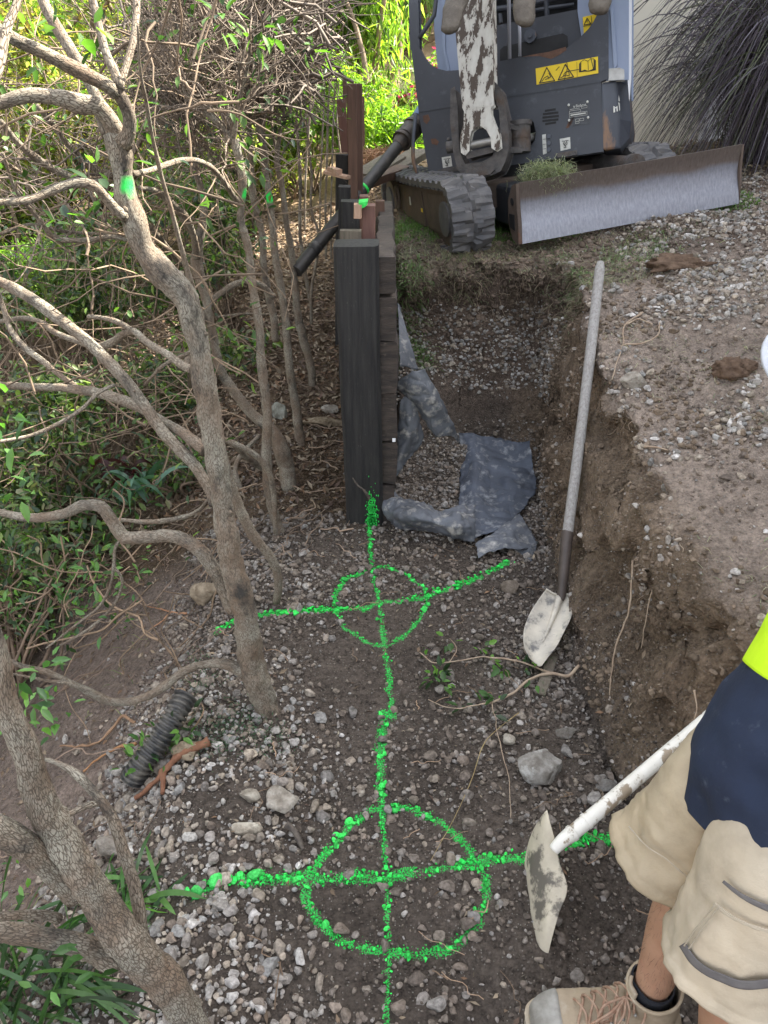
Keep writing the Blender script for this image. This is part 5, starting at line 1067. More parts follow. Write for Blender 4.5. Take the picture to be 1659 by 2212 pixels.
M['decal'] = mat('white_decal', (.66, .66, .62), (.5, .5, .46), 40, .6)
def blade_mat():
    m = bpy.data.materials.new('dozer_steel'); m.use_nodes = True; N, L = M_get(m); b = N['Principled BSDF']; b.inputs['Roughness'].default_value = .42; b.inputs['Metallic'].default_value = .55
    a = N.new('ShaderNodeAttribute'); a.attribute_name = 'tc'; sx = N.new('ShaderNodeSeparateXYZ'); L.new(a.outputs['Vector'], sx.inputs[0])
    mp = N.new('ShaderNodeMapping'); mp.inputs['Scale'].default_value = (90, 90, 30); L.new(a.outputs['Vector'], mp.inputs[0])
    n1 = N.new('ShaderNodeTexNoise'); n1.inputs['Scale'].default_value = 1; n1.inputs['Detail'].default_value = 8; n1.inputs['Roughness'].default_value = .75; L.new(mp.outputs[0], n1.inputs[0])
    n2 = N.new('ShaderNodeTexNoise'); n2.inputs['Scale'].default_value = 3.5; n2.inputs['Detail'].default_value = 7; L.new(a.outputs['Vector'], n2.inputs[0])
    s = N.new('ShaderNodeMath'); s.operation = 'MULTIPLY_ADD'; L.new(n2.outputs[0], s.inputs[0]); s.inputs[1].default_value = .07; L.new(sx.outputs[2], s.inputs[2])
    r = N.new('ShaderNodeValToRGB'); L.new(s.outputs[0], r.inputs[0]); e = r.color_ramp.elements; e[0].position = .225; e[0].color = (.27, .275, .315, 1); e[1].position = .25; e[1].color = (.20, .165, .148, 1)
    q = e.new(.12); q.color = (.33, .34, .39, 1)
    r1 = N.new('ShaderNodeValToRGB'); L.new(n1.outputs[0], r1.inputs[0]); r1.color_ramp.elements[0].position = .3; r1.color_ramp.elements[0].color = (.7, .7, .7, 1); r1.color_ramp.elements[1].position = .75; r1.color_ramp.elements[1].color = (1.35, 1.35, 1.35, 1)
    mx = N.new('ShaderNodeMix'); mx.data_type = 'RGBA'; mx.blend_type = 'MULTIPLY'; mx.inputs[0].default_value = 1; L.new(r.outputs[0], mx.inputs[6]); L.new(r1.outputs[0], mx.inputs[7]); L.new(mx.outputs[2], b.inputs['Base Color'])
    bp = N.new('ShaderNodeBump'); bp.inputs['Strength'].default_value = .3; bp.inputs['Distance'].default_value = .004; L.new(n1.outputs[0], bp.inputs['Height']); L.new(bp.outputs[0], b.inputs['Normal'])
    return m
M['blade'] = blade_mat()
EX = thing('excavator', 'dark grey mini excavator with scratched white arm parked above the trench', 'excavator', (1.0, 4.8, .9))
# undercarriage frame
BL = PD(1128, 527, 3.75); BRt = PD(1596, 440, 3.92)
Xu = unit(BRt-BL); Yu = np.array([-.19, .975, -.075]); Yu = unit(Yu-Xu*(Yu@Xu)); Zu = np.cross(Xu, Yu); Zu = Zu if Zu[2] > 0 else -Zu
W = np.linalg.norm(BRt-BL)
# dozer blade: curved plate with end caps
b = MB(); n = 60; hgt = .285; prof = [(0.0, 0.0), (.012, .06), (.030, .12), (.036, .17), (.030, .22), (.010, .285)]
pf = crom(np.array([(y, z, 0) for y, z in prof]), 26); k = len(pf); xs = np.linspace(0, W, n)
V = []; T = []
for off in (0, .016):
    for x in xs:
        for (y, z, _) in pf: p = BL+Xu*x+Yu*(y+off)+Zu*z; V.append(p); T.append((x, off, z))
V = np.array(V); T = np.array(T); i = np.arange(n-1)[:, None]*k; j = np.arange(k-1)[None]; q = np.stack([i+j, i+k+j, i+k+j+1, i+j+1], -1).reshape(-1, 4); nn = n*k
e = [(i_, i_+1, nn+i_+1, nn+i_) for i_ in range(k-1)]+[((n-1)*k+i_, nn+(n-1)*k+i_, nn+(n-1)*k+i_+1, (n-1)*k+i_+1) for i_ in range(k-1)]
e += [(a*k+k-1, a*k+k-1+k, nn+a*k+2*k-1, nn+a*k+k-1) for a in range(n-1)]+[(a*k, nn+a*k, nn+a*k+k, a*k+k) for a in range(n-1)]
V = V+Zu*(.003*vnoise(V*6, 3))[:, None]*(T[:, 2:3] > .27)
b.add(V, None, np.r_[q, q[:, ::-1]+nn, np.array(e)], (1, 1, 1), T); bl = b.build('blade', M['blade'], EX, sharp=50)
b = MB(); capo = [(-.004, 0), (-.01, .09), (.0, .17), (-.002, .285), (.05, .27), (.11, .20), (.115, .09), (.07, .02)]
prism(b, [BL+Yu*y+Zu*z-Xu*.002 for y, z in capo], -Xu*.02); b.build('end_plate', M['frame'], bl, smooth=False, bevel=.003)
b = MB(); prism(b, [BL+Xu*W+Yu*(y+.02)+Zu*z+Xu*.001 for y, z in capo], Xu*.012); b.build('end_plate', M['frame'], bl, smooth=False)
b = MB(); c = BL-Xu*.023
for (y0, y1, z0, z1) in [(.03, .095, .065, .14)]: prism(b, [c+Yu*y0+Zu*z0, c+Yu*y1+Zu*(z0+.01), c+Yu*y1+Zu*z1, c+Yu*y0+Zu*z1], -Xu*.003)
b.build('slot', M['blackgap'], bl, smooth=False); b = MB()
tube(b, np.array([c+Yu*.05+Zu*.20, c+Yu*.05+Zu*.20-Xu*.003]), .018, 16); b.build('slot', M['blackgap'], bl, smooth=False)
# blade arms back to the frame
b = MB()
for x in (.30, .88): beam(b, BL+Xu*x+Yu*.04+Zu*.14, BL+Xu*(x-.02)+Yu*.75+Zu*.20, .06, .07)
b.build('blade_arm', M['frame'], EX, sharp=40)
# rubber tracks
def track(P0, Wd, Ln, Hh, name_lbl=None):
    """P0: bottom outer-left corner of the front, local axes Xu,Yu,Zu"""
    T = bpy.data.objects.new('track', None); S.collection.objects.link(T); T.parent = EX; T.location = tuple(np.array(P0)-np.array(EX.location)); T.empty_display_size = .05
    r = Hh/2; N_ = 340
    def path(s):        # stadium, s in 0..1 ; returns y,z and normal
        st = Ln-2*r; per = 2*st+2*pi*r; d = (s % 1)*per
        if d < st: return r+d, 0, (0, -1)
        d -= st
        if d < pi*r: a = -pi/2+d/r; rr = r; return r+st+rr*cos(a), r+rr*sin(a), (cos(a), sin(a))
        d -= pi*r
        if d < st: return r+st-d, Hh-.010*sin(pi*d/st), (0, 1)
        d -= st; a = pi/2+d/r; return r+r*cos(a), r+r*sin(a), (cos(a), sin(a))
    b = MB(); cols_ = [0, .006, .30, .44, .5, .56, .70, .994, 1.0]; inner = .022; V = []
    for a in range(N_):
        y, z, (ny, nz_) = path(a/N_); ph = (a/N_*34) % 1
        for c_ in cols_:
            sid = c_ < .47; shift = (abs(c_-.5)*1.1)+(0 if sid else .5); lug = 1.0 if ((ph+shift) % 1) < .52 else 0.0
            hgt_ = .022*lug if .03 < c_ < .97 and abs(c_-.5) > .05 else (.013*lug if abs(c_-.5) > .05 else 0)
            V.append(P0+Xu*c_*Wd+Yu*(y+ny*hgt_)+Zu*(z+nz_*hgt_))
        for c_ in (1.0, 0.0): V.append(P0+Xu*c_*Wd+Yu*(y-ny*inner)+Zu*(z-nz_*inner))
    m = len(cols_)+2; a = np.arange(N_)[:, None]; j = np.arange(m)[None]; q = np.stack([a*m+j, a*m+(j+1) % m, ((a+1) % N_)*m+(j+1) % m, ((a+1) % N_)*m+j], -1).reshape(-1, 4)
    b.add(np.array(V), None, q); b.build('belt', M['rubber'], T, sharp=30)
    # drive lugs on the inner face
    b = MB()
    for a_ in range(46):
        y, z, (ny, nz_) = path(a_/46); c_ = P0+Xu*Wd*.5+Yu*(y-ny*.035)+Zu*(z-nz_*.035); box(b, c_, (.05, .022, .026), X=Xu, Y=Yu, Z=Zu)
        box(b, P0+Xu*Wd*.08+Yu*(y-ny*.026)+Zu*(z-nz_*.026), (.035, .022, .012), X=Xu, Y=Yu, Z=Zu)
    b.build('drive_lug', M['rubber'], T, smooth=False)
    # side frame with dished covers, idler and sprocket
    b = MB(); f = lambda y, z, x: P0+Xu*x+Yu*y+Zu*z; z1 = Hh-.05
    prism(b, [f(.14, .05, .035), f(Ln-.36, .05, .035), f(Ln-.30, .11, .035), f(Ln-.30, z1-.02, .035), f(.24, z1, .035), f(.15, z1-.05, .035)], Xu*.15); b.build('side_frame', M['frame'], T, smooth=False, bevel=.006)
    b = MB()
    prism(b, [f(.20, .09, .026), f(.50, .09, .026), f(.53, .20, .026), f(.50, z1-.02, .026), f(.24, z1-.02, .026)], Xu*.01)
    prism(b, [f(.58, .09, .026), f(.98, .09, .026), f(1.0, .22, .026), f(.95, z1-.02, .026), f(.62, z1-.02, .026)], Xu*.01); b.build('cover_plate', M['frame'], T, smooth=False, bevel=.006)
    for nm, yy, rr in (('sprocket', Ln-r, r-.045), ('idler', r, r-.04)):
        b = MB(); tube(b, np.array([f(yy, r, .02), f(yy, r, Wd*.75)]), rr, 26); b.build(nm, M['frame'], T, sharp=40)
        b = MB(); tube(b, np.array([f(yy, r, .008), f(yy, r, .02)]), rr*.66, 24); b.build('hub', M['rubber'], T, sharp=40)
    b = MB()
    for k in range(3): tube(b, np.array([f(.34+k*.32, .065, .05), f(.34+k*.32, .065, .2)]), .045, 16)
    b.build('roller', M['frame'], T, sharp=40)
    b = MB(); lp = [f(Ln-.36+.035*cos(a), .20+.065*sin(a), .02) for a in np.linspace(0, 2*pi, 22)]; tube(b, np.array(lp), .009, 8, caps=False); b.build('lifting_eye', M['frame'], T)
    b = MB(); box(b, f(.86, .20, .022), (.002, .025, .045), X=Xu, Y=Yu, Z=Zu); b.build('decal', M['decal'], T, smooth=False)
    b = MB(); box(b, f(.62, .17, .022), (.002, .03, .02), X=Xu, Y=Yu, Z=Zu); b.build('decal', M['yellow'], T, smooth=False)
    return T
TL = PD(984, 560, 3.66)
track(TL-Zu*.0, .215, 1.50, .335)
TRp = PD(1500, 425, 4.45)
track(TL+Xu*1.16-Yu*-.28-Zu*.02, .215, 1.50, .335)
# centre frame, swivel
b = MB(); c = TL+Xu*.68+Yu*.78
box(b, c+Zu*.20, (.80, .55, .14), X=Xu, Y=Yu, Z=Zu); b.build('centre_frame', M['frame'], EX, smooth=False, bevel=.01)
b = MB(); tube(b, np.array([c+Zu*.24, c+Zu*.40]), .26, 32); b.build('slew_ring', M['blackgap'], EX, sharp=40)
b = MB(); box(b, c+Zu*.15-Yu*.36+Xu*(-.18), (.16, .26, .2), X=Xu, Y=Yu, Z=Zu); box(b, c+Zu*.17-Yu*.40+Xu*(-.11), (.05, .28, .24), X=Xu, Y=Yu, Z=Zu); b.build('travel_cover', M['hood'], EX, smooth=False, bevel=.02)
b = MB(); cy = c+Zu*.26-Yu*.42+Xu*.36; tube(b, np.array([cy-Yu*.2, cy+Yu*.4]), .05, 18); tube(b, np.array([cy-Yu*.22, cy-Yu*.18]), .062, 18); b.build('blade_cylinder', M['cast'], EX, sharp=40)
# upper structure plane
LL = PD(930, 378, 4.20); LR = PD(1301, 325, 3.87); UL = PD(907, 243, 4.12)
Xh = unit(LR-LL); nrm = unit(np.cross(Xh, UL-LL)); nrm = nrm if nrm[1] < 0 else -nrm; Zh = unit(np.cross(Xh, nrm)); Zh = Zh if Zh[2] > 0 else -Zh; Yh = -nrm
def HP(u, v, off=0.0): return PP(u, v, LL+nrm*off, nrm)
def panel(name, F, m, off=0.0, th=.02, par=EX, bevel=0, **k):
    b = MB(); prism(b, [HP(u, v, off) for u, v in F], Yh*th); return b.build(name, m, par, smooth=False, bevel=bevel, **k)
def strip(mb, F, w_, off, th=.0015, close=False):
    P = [HP(u, v, off) for u, v in F]; P = P+[P[0]] if close else P
    for a, c in zip(P[:-1], P[1:]):
        d = unit(c-a); s = np.cross(d, Yh)*w_/2; prism(mb, [a-s-d*w_*.3, c-s+d*w_*.3, c+s+d*w_*.3, a+s-d*w_*.3], Yh*th)
# lower skirt with the swing opening left clear
L1 = [(907, 243), (1000, 228), (1079, 214), (1086, 262), (1090, 330), (1090, 352), (930, 378)]
low = panel('skirt', [(907.5, 244), (1084, 213.5), (1092, 258), (1092, 333), (1086, 357), (930, 378)], M['hood'], 0, .30, bevel=.008)
panel('skirt', [(1084.4, 213.5), (1296, 178), (1301, 325), (1086.6, 357), (1110, 332), (1140, 329), (1158, 303), (1160, 285), (1155, 263), (1146, 254), (1092.6, 259)], M['hood'], 0, .05, bevel=.006)
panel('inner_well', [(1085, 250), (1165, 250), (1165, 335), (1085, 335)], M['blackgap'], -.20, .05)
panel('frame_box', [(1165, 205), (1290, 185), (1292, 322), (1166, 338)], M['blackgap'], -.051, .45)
# right-hand corner, wrapped back
b = MB(); Pf = [HP(1298, 177), HP(1302, 325)]; bk_ = Yh*.16
top_ = [HP(1298, 177.5), PD(1330, 173.5, depth(HP(1298, 177))-.0), PD(1355, 171, depth(HP(1298, 177))+.13)]; bot_ = [HP(1302, 325), PD(1338, 321, depth(HP(1302, 325))+.01), PD(1360, 298, depth(HP(1302, 325))+.14)]; mid_ = [HP(1300, 262), PD(1338, 258, depth(HP(1300, 262))-.0), PD(1364, 262, depth(HP(1300, 262))+.13)]
rows = [top_, mid_, bot_]; G = np.array(rows); n1 = 3
V = G.reshape(-1, 3); back = V+Yh*.5; q = []
for r_ in range(2):
    for c_ in range(2): q.append((r_*3+c_, r_*3+c_+1, (r_+1)*3+c_+1, (r_+1)*3+c_)); q.append(tuple(9+i for i in (r_*3+c_, (r_+1)*3+c_, (r_+1)*3+c_+1, r_*3+c_+1)))
for a, c_ in ((0, 1), (1, 2), (2, 5), (5, 8), (8, 7), (7, 6), (6, 3), (3, 0)): q.append((a, 9+a, 9+c_, c_))
b.add(np.r_[V, back], None, q); b.build('corner_casting', M['hood2'], EX, smooth=False, bevel=.012, label='worn rusty right corner casting')
# white stencil figures, read sideways, on that corner: 220 style worn blocks
b = MB()
def onR(u, v): return PD(u, v, np.interp(u, [1300, 1338, 1364], [depth(HP(1300, 240)), depth(HP(1300, 258)), depth(HP(1300, 262))+.13])-.012)
for F in ([(1326, 205), (1334, 204), (1334, 206), (1326, 207.5)], [(1324.5, 209), (1327.5, 208.5), (1328.5, 221), (1325.5, 222)], [(1329, 206), (1331, 205.5), (1333, 219), (1331, 219)], [(1334, 204.5), (1336.5, 204), (1339, 218), (1336.5, 218.5)], [(1325, 223), (1336, 221), (1336, 223), (1325, 225)], [(1324.8, 226), (1328, 225.6), (1329, 242), (1325, 243)], [(1331, 226), (1333.5, 225.6), (1334.6, 240), (1332, 241)], [(1336, 222), (1338.4, 222), (1339.6, 238), (1337.6, 239)], [(1326, 232), (1334, 230.5), (1334, 233), (1326, 234.5)]):
    prism(b, [onR(*f_) for f_ in F], Yh*.004)
b.build('stencil', M['decal'], EX, smooth=False)
# upper front panel with the scooped cut-out
UP = [(889, 100), (897, 96), (906, 107), (914, 122), (926, 138), (945, 150), (965, 155), (991, 153), (1063, 137), (1100, 130), (1144, 122), (1185, 118), (1222, 107), (1240, 95), (1255, 81), (1272, 64), (1284, 47), (1296, 22), (1300, 0), (1306, -60), (1313, -60), (1313, 168.5), (1296.5, 175), (1200, 191.5), (1079, 210), (1000, 225), (906, 241)]
panel('front_panel', UP, M['hood'], .004, .035, bevel=.004)
panel('corner_post', [(878, -220), (894, -220), (903, 100), (889, 104)], M['hood'], -.01, .05, bevel=.008)
b = MB(); tube(b, np.array([HP(948, -120, -.02), HP(942, 0, -.02), HP(938, 33, -.02), HP(915, 68, -.02), HP(905, 84, -.02)]), .012, 10); b.build('grab_rail', M['hood'], EX)
# rust on the scoop edge
RUSTP = mat('rust', (.16, .085, .055), (.10, .055, .04), 30, .85, bump=.4)
panel('rust_patch', [(1128, 122.5), (1155, 117), (1185, 112), (1205, 106), (1222, 101), (1224, 108), (1204, 121), (1190, 127), (1165, 121)], RUSTP, .0055, .003)
panel('rust_patch', [(1228, 263), (1232, 254), (1238, 250), (1240, 256), (1234, 268), (1228, 276), (1222, 277)], RUSTP, .002, .003)
panel('rust_patch', [(913, 250), (925, 247), (929, 258), (922, 268), (915, 263)], RUSTP, .002, .003)
panel('rust_patch', [(930, 300), (941, 299), (948, 306), (944, 314), (933, 311)], RUSTP, .002, .003)
# covers behind the scoop
panel('engine_cover', [(1040, 80), (1060, 62), (1252, 24), (1262, 90), (1180, 150), (1040, 160)], M['hood'], -.11, .3, bevel=.01)
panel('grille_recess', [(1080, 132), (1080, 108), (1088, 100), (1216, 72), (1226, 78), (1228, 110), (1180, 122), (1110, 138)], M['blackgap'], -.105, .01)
b = MB(); cL = HP(1145, 77, -.095); tube(b, np.array([cL, cL+Yh*.02]), .034, 8); tube(b, np.array([cL-Yh*.012, cL]), .012, 10); b.build('latch', M['hood2'], EX, smooth=False)
panel('side_cover', [(1252, -150), (1300, -150), (1300, 60), (1262, 90), (1252, 24)], M['greyblue'], -.10, .3, bevel=.01)
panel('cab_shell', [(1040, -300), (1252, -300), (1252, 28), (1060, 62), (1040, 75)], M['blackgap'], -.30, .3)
b = MB()
for F, r0 in [([(1068, 20), (1110, 14), (1170, 3), (1230, -12)], .014), ([(1080, 30), (1082, 50)], .012), ([(1130, 28), (1180, 18), (1240, 10)], .01), ([(1060, -10), (1180, -30), (1250, -40)], .03), ([(1180, 0), (1182, 40)], .014)]:
    tube(b, crom([HP(u, v, -.24) for u, v in F], 16), r0, 8)
b.build('seat_frame', M['hood'], EX, sharp=40)
panel('cab_panel', [(946, -250), (993, -250), (993, 152), (966, 156), (950, 148), (942, 60)], M['greyblue'], -.13, .4, bevel=.012)
panel('cab_rib', [(952, -250), (957, -250), (962, 110), (972, 152), (966, 153), (955, 100)], M['greyblue'], -.118, .01)
panel('mid_post', [(993.4, -250), (1040, -250), (1040, 140), (993.4, 150)], M['hood'], -.16, .3)
panel('right_panel', [(1313.5, -250), (1354, -250), (1354, 168), (1313.5, 170)], M['greyblue'], -.02, .55, bevel=.01)
panel('panel_rib', [(1318, 18), (1324, 14), (1334, 140), (1326, 150)], M['greyblue'], -.008, .01)
panel('edge_trim', [(1354.5, -250), (1364, -250), (1364, 100), (1363, 165), (1359, 215), (1355.5, 168)], M['white'], -.04, .05)
panel('foot_step', [(1316, 150), (1338, 148), (1347, 152), (1347, 170), (1316, 172)], M['steel'], .0, .04, bevel=.004)
# rods / hoses
b = MB(); tube(b, np.array([HP(1098, -150, .09), HP(1099, 0, .09), HP(1101, 127, .09)]), .0095, 10); tube(b, np.array([HP(1122, 40, .06), HP(1123, 122, .06)]), .0085, 10); b.build('hose', mat('grey_hose', (.30, .31, .36), None, rough=.4), EX)
# stickers
st = panel('warning_sticker', [(1157, 148), (1291.5, 122), (1292.5, 158), (1159, 183)], M['yellow'], .0075, .003)
b = MB(); strip(b, [(1181, 146), (1165.5, 179.5), (1198, 174)], .0045, .010, close=True); strip(b, [(1221, 139), (1206, 172), (1239, 166)], .0045, .010, close=True)
for F in ([(1170, 176), (1176, 168), (1183, 164), (1186, 170)], [(1178, 172), (1190, 166), (1186, 158)], [(1211, 168), (1222, 162), (1230, 164)], [(1216, 165), (1221, 156), (1228, 154), (1230, 162)], [(1201, 152), (1208, 144)], [(1224, 134), (1226, 146), (1219, 172)], [(1276, 124), (1282, 148)], [(1226, 154), (1250, 150)]): strip(b, F, .003, .010)
for k in range(4): strip(b, [(1255-k*1.2, 133+k*1.5), (1255-k*1.2, 154+k*.5), (1263, 151+k), (1271, 154.0), (1283+k*1.2, 148+k), (1283+k*1.2, 127+k)], .0022, .010)
strip(b, [(1255, 133), (1262, 129), (1270, 132), (1276, 127), (1283, 127)], .0022, .010); strip(b, [(1270, 132), (1271, 152)], .0022, .010)
strip(b, [(1246, 134), (1247, 166)], .0012, .010)
b.build('symbol', M['black'], st, smooth=False)
s2 = panel('warning_sticker', [(1259, 37), (1288, 30), (1290, 38), (1261, 76)], M['yellow'], -.095, .003)
b = MB(); strip(b, [(1268, 39), (1261.5, 54), (1276, 51)], .0035, -.092, close=True); strip(b, [(1268, 44), (1268, 48)], .003, -.092); strip(b, [(1260, 57), (1280, 52)], .002, -.092); strip(b, [(1277, 35), (1278, 51)], .002, -.092); b.build('symbol', M['black'], s2, smooth=False)
s3 = panel('data_plate', [(1226, 224), (1273, 214.5), (1274.5, 266), (1228.5, 273)], mat('plate_black', (.035, .038, .045), (.06, .065, .075), 40, .5), .002, .003)
b = MB()
for F in ([(1230, 240), (1254, 236.5), (1254, 241.5), (1230, 245)], [(1230, 246), (1268, 240), (1268, 248), (1230, 253.5)], [(1256, 230), (1268, 227.8), (1268, 232), (1256, 234)], [(1243, 257.5), (1251, 256.3), (1251, 261), (1243, 262)], [(1252.5, 256), (1261, 255), (1261, 260), (1252.5, 261)], [(1243, 263.5), (1251, 262.5), (1251, 266), (1243, 267)]): strip(b, F, .0012, .0045, close=True)
for k in range(13): u = 1233+k*2.5; strip(b, [(u, 249.0-k*.38), (u+1.6, 248.7-k*.38)], .0055, .0045)
strip(b, [(1231, 236.5), (1252, 233.3)], .0015, .0045)
b.build('print', M['decal'], s3, smooth=False)
b = MB()
for u, v in ((1228.5, 227), (1269, 220), (1229.5, 260), (1270.5, 254)): c = HP(u, v, .005); tube(b, np.array([c, c+nrm*.004]), .0062, 12)
b.build('rivet', M['decal'], s3)
def text_on(txt, u, v, h, off, par, m, name='lettering'):
    cu = bpy.data.curves.new(name, 'FONT'); cu.body = txt; cu.size = h; cu.extrude = .0005; o = bpy.data.objects.new(name, cu); S.collection.objects.link(o)
    p = HP(u, v, off); R = Matrix((tuple(Xh), tuple(Zh), tuple(nrm))).transposed().to_4x4(); o.matrix_world = Matrix.Translation(tuple(p)) @ R
    bpy.context.view_layer.update(); dg = bpy.context.evaluated_depsgraph_get(); me = bpy.data.meshes.new_from_object(o.evaluated_get(dg)); me.transform(o.matrix_world); bpy.data.objects.remove(o)
    Mi = parent_world(par).inverted(); me.transform(Mi); me.materials.clear(); me.materials.append(m); q = bpy.data.objects.new(name, me); S.collection.objects.link(q); q.parent = par; return q
text_on('Bobcat', 1243.5, 232.2, .019, .0055, s3, M['decal'])
b = MB(); strip(b, [(1239, 229), (1240.5, 232.5)], .003, .0045); strip(b, [(1242, 228.5), (1239.5, 233)], .002, .0045); b.build('print', M['decal'], s3, smooth=False)
# tie-down decals: hook symbol
for F, hk in (([(1209, 300), (1231.5, 296), (1232.5, 321), (1211, 326)], (1221, 311)), ([(954, 340), (974, 336.5), (977, 359), (957, 363)], (965.5, 350))):
    d_ = panel('hook_decal', F, M['decal'], .002, .003); b = MB(); cx, cy_ = hk
    strip(b, [(cx-7, cy_-6), (cx+7, cy_-8)], .0025, .0055); strip(b, [(cx-2, cy_-5), (cx-4, cy_), (cx, cy_+4), (cx+4, cy_), (cx+3, cy_-6)], .003, .0055); strip(b, [(cx+1, cy_-3), (cx-2, cy_+2), (cx+2, cy_+7), (cx-3, cy_+8)], .003, .0055); b.build('symbol', M['black'], d_, smooth=False)
d_ = panel('label_strip', [(1171, 291), (1179, 289.5), (1181, 331), (1173, 334)], M['decal'], .002, .003); b = MB()
for v in (301, 312, 322): strip(b, [(1173, v), (1179, v-1)], .0018, .0055)
b.build('symbol', M['black'], d_, smooth=False)
b = MB()
for v in (295, 310, 324): c = HP(1186, v, .001); tube(b, np.array([c, c+nrm*.012]), .011, 6)
b.build('bolt', M['hood2'], EX, smooth=False)
# louvre slots
b = MB()
for k, (u0, u1, v) in enumerate([(1178, 1199, 238), (1174, 1205, 245), (1173, 1206, 252.5), (1173, 1205, 260), (1179, 1200, 266.5)]): strip(b, [(u0, v+1.5), (u1, v-2)], .010, .0022)
b.build('vent_slot', M['blackgap'], EX, smooth=False)
panel('slot_cover', [(1201, 333), (1245, 326), (1245, 332), (1228, 336), (1206, 338)], M['cast'], .03, .06, bevel=.004)
panel('slot_cover', [(947, 368), (985, 361), (990, 368), (948, 374)], M['cast'], .02, .05, bevel=.004)
# swing bracket (cast) and arm
arm = [(985, -330), (1062, -330), (1060, 0), (1062, 100), (1063.5, 226), (1058, 232), (1058, 245), (1066, 268), (1076, 290), (1078, 316), (1070, 322), (1064, 318), (1062, 296), (1052, 278), (1040, 270), (1028, 271), (1016, 282), (1012, 300), (1012, 324), (1004, 333), (998, 328), (996, 296), (1003, 270), (1005, 240), (1001, 232), (986, 65)]
A0 = .34
ar = panel('arm', [(992, -330), (1062, -330), (1060, 0), (1062, 100), (1063.5, 226), (1004, 231), (1001, 226), (992, 65)], M['boomwhite'], A0, .10, bevel=.006)
panel('arm_edge', [(985.5, -330), (991.6, -330), (991.6, 65), (1000.6, 226), (999, 231), (985.5, 64)], M['white'], A0-.015, .085)
panel('arm_fork', arm[4:26][::1], M['boomwhite'], A0-.002, .055, bevel=.006)
panel('arm_core', [(1006, 236), (1058, 234), (1058, 268), (1046, 276), (1022, 276), (1008, 290)], M['cast'], A0-.06, .05)
b = MB(); tube(b, np.array([HP(1008, 316, A0-.035), HP(1070, 303, A0-.035)]), .019, 18); b.build('pivot_pin', M['steel'], EX, sharp=40)
br = panel('swing_bracket', [(975, 194), (981, 190), (987, 232), (989, 300), (992, 330), (1003, 356), (1040, 352), (1064, 340), (1074, 318), (1082, 280), (1080, 240), (1069, 205), (1064, 180), (1068, 179), (1079, 192), (1091, 246), (1097, 285), (1096, 325), (1089, 350), (1080, 368), (1059, 378), (1022, 387), (1004, 385), (989, 362), (981, 330), (974, 260)], M['cast'], A0-.06, .15, bevel=.012)
b = MB(); prism(b, [HP(u, v, A0-.04) for u, v in [(1008, 331), (1064, 319), (1064, 327), (1010, 341)]], Yh*.10); prism(b, [HP(u, v, A0-.02) for u, v in [(1008, 368), (1062, 357), (1066, 366), (1058, 374), (1024, 382), (1006, 380)]], Yh*.12); b.build('bracket_rib', M['cast'], br, smooth=False, bevel=.005)
b = MB(); tube(b, np.array([HP(966, 319, A0-.10), HP(982, 316, A0-.10)]), .030, 20); tube(b, np.array([HP(966, 302, A0-.10), HP(972, 301, A0-.10)]), .01, 8); b.build('pin_boss', M['cast'], EX, sharp=40)
b = MB(); tube(b, np.array([HP(1124, 265, .12), HP(1125, 330, .12)]), .052, 26); tube(b, np.array([HP(1124, 262, .12), HP(1124, 272, .12)]), .060, 26); tube(b, np.array([HP(1124, 296, .12), HP(1124, 300, .12)]), .056, 26); b.build('swing_post', M['cast'], EX, sharp=40)
b = MB(); beam(b, HP(1084, 268, .16), HP(1120, 276, .14), .07, .025); beam(b, HP(1090, 324, .16), HP(1128, 322, .14), .07, .03); b.build('swing_lug', M['cast'], EX, sharp=40)
b = MB(); tube(b, np.array([HP(1128, 302, .06), HP(1175, 290, -.15)]), .020, 16); b.build('swing_cylinder', M['steel'], EX, sharp=40)
# hoses under the left of the body
b = MB(); tube(b, crom([HP(898, 245, -.0), HP(893, 300, .03), HP(893, 345, .03), HP(903, 378, .0), HP(912, 390, -.1)], 24), .011, 10); b.build('hose', M['hood2'], EX)
# bucket held up beside the arm: three worn teeth hang into view
bk = bpy.data.objects.new('bucket', None); S.collection.objects.link(bk); bk.parent = EX
bk.location = tuple(PD(1130, -60, 2.9)-np.array(EX.location))
M['tooth'] = mat('worn_tooth', (.095, .08, .065), (.15, .13, .105), 18, .65, metal=.3, bump=.7, bscale=50)
def BP_(u, v, d=2.9): return PD(u, v, d)
for k, (c0, c1, w0, w1) in enumerate([((1003, -60), (971, 62), 62, 46), ((1134, -60), (1132, 46), 58, 46), ((1306, -60), (1294, 20), 62, 44)]):
    b = MB(); P = crom([BP_(*c0), BP_((c0[0]*.5+c1[0]*.5), (c0[1]*.5+c1[1]*.5)), BP_(*c1), BP_(c1[0]-2, c1[1]+10)], 22); t = np.linspace(0, 1, 22); r_ = np.interp(t, [0, .8, .95, 1], [w0, w1*1.02, w1*.86, w1*.4])/2*2.9/FP
    tube(b, P, r_, 14, nz=.10, nf=25, seed=k, flat=.55); b.build('tooth', M['tooth'], bk, sharp=60)
b = MB(); beam(b, BP_(940, -72, 2.95), BP_(1380, -90, 3.05), .12, .05); b.build('lip', M['tooth'], bk, sharp=40)
b = MB(); Pc = [BP_(940, -80, 2.98)+np.array([0, .30*sin(a)*1.0, .30*(1-cos(a))]) for a in np.linspace(0, 2.6, 14)]; Wv = BP_(1380, -98, 3.05)-BP_(940, -80, 2.98); Pc = np.array(Pc); V = np.r_[Pc, Pc+Wv]; i = np.arange(13); b.add(V, None, np.c_[i, i+1, 14+i+1, 14+i]); o = b.build('shell', M['tooth'], bk); mm = o.modifiers.new('s', 'SOLIDIFY'); mm.thickness = .015
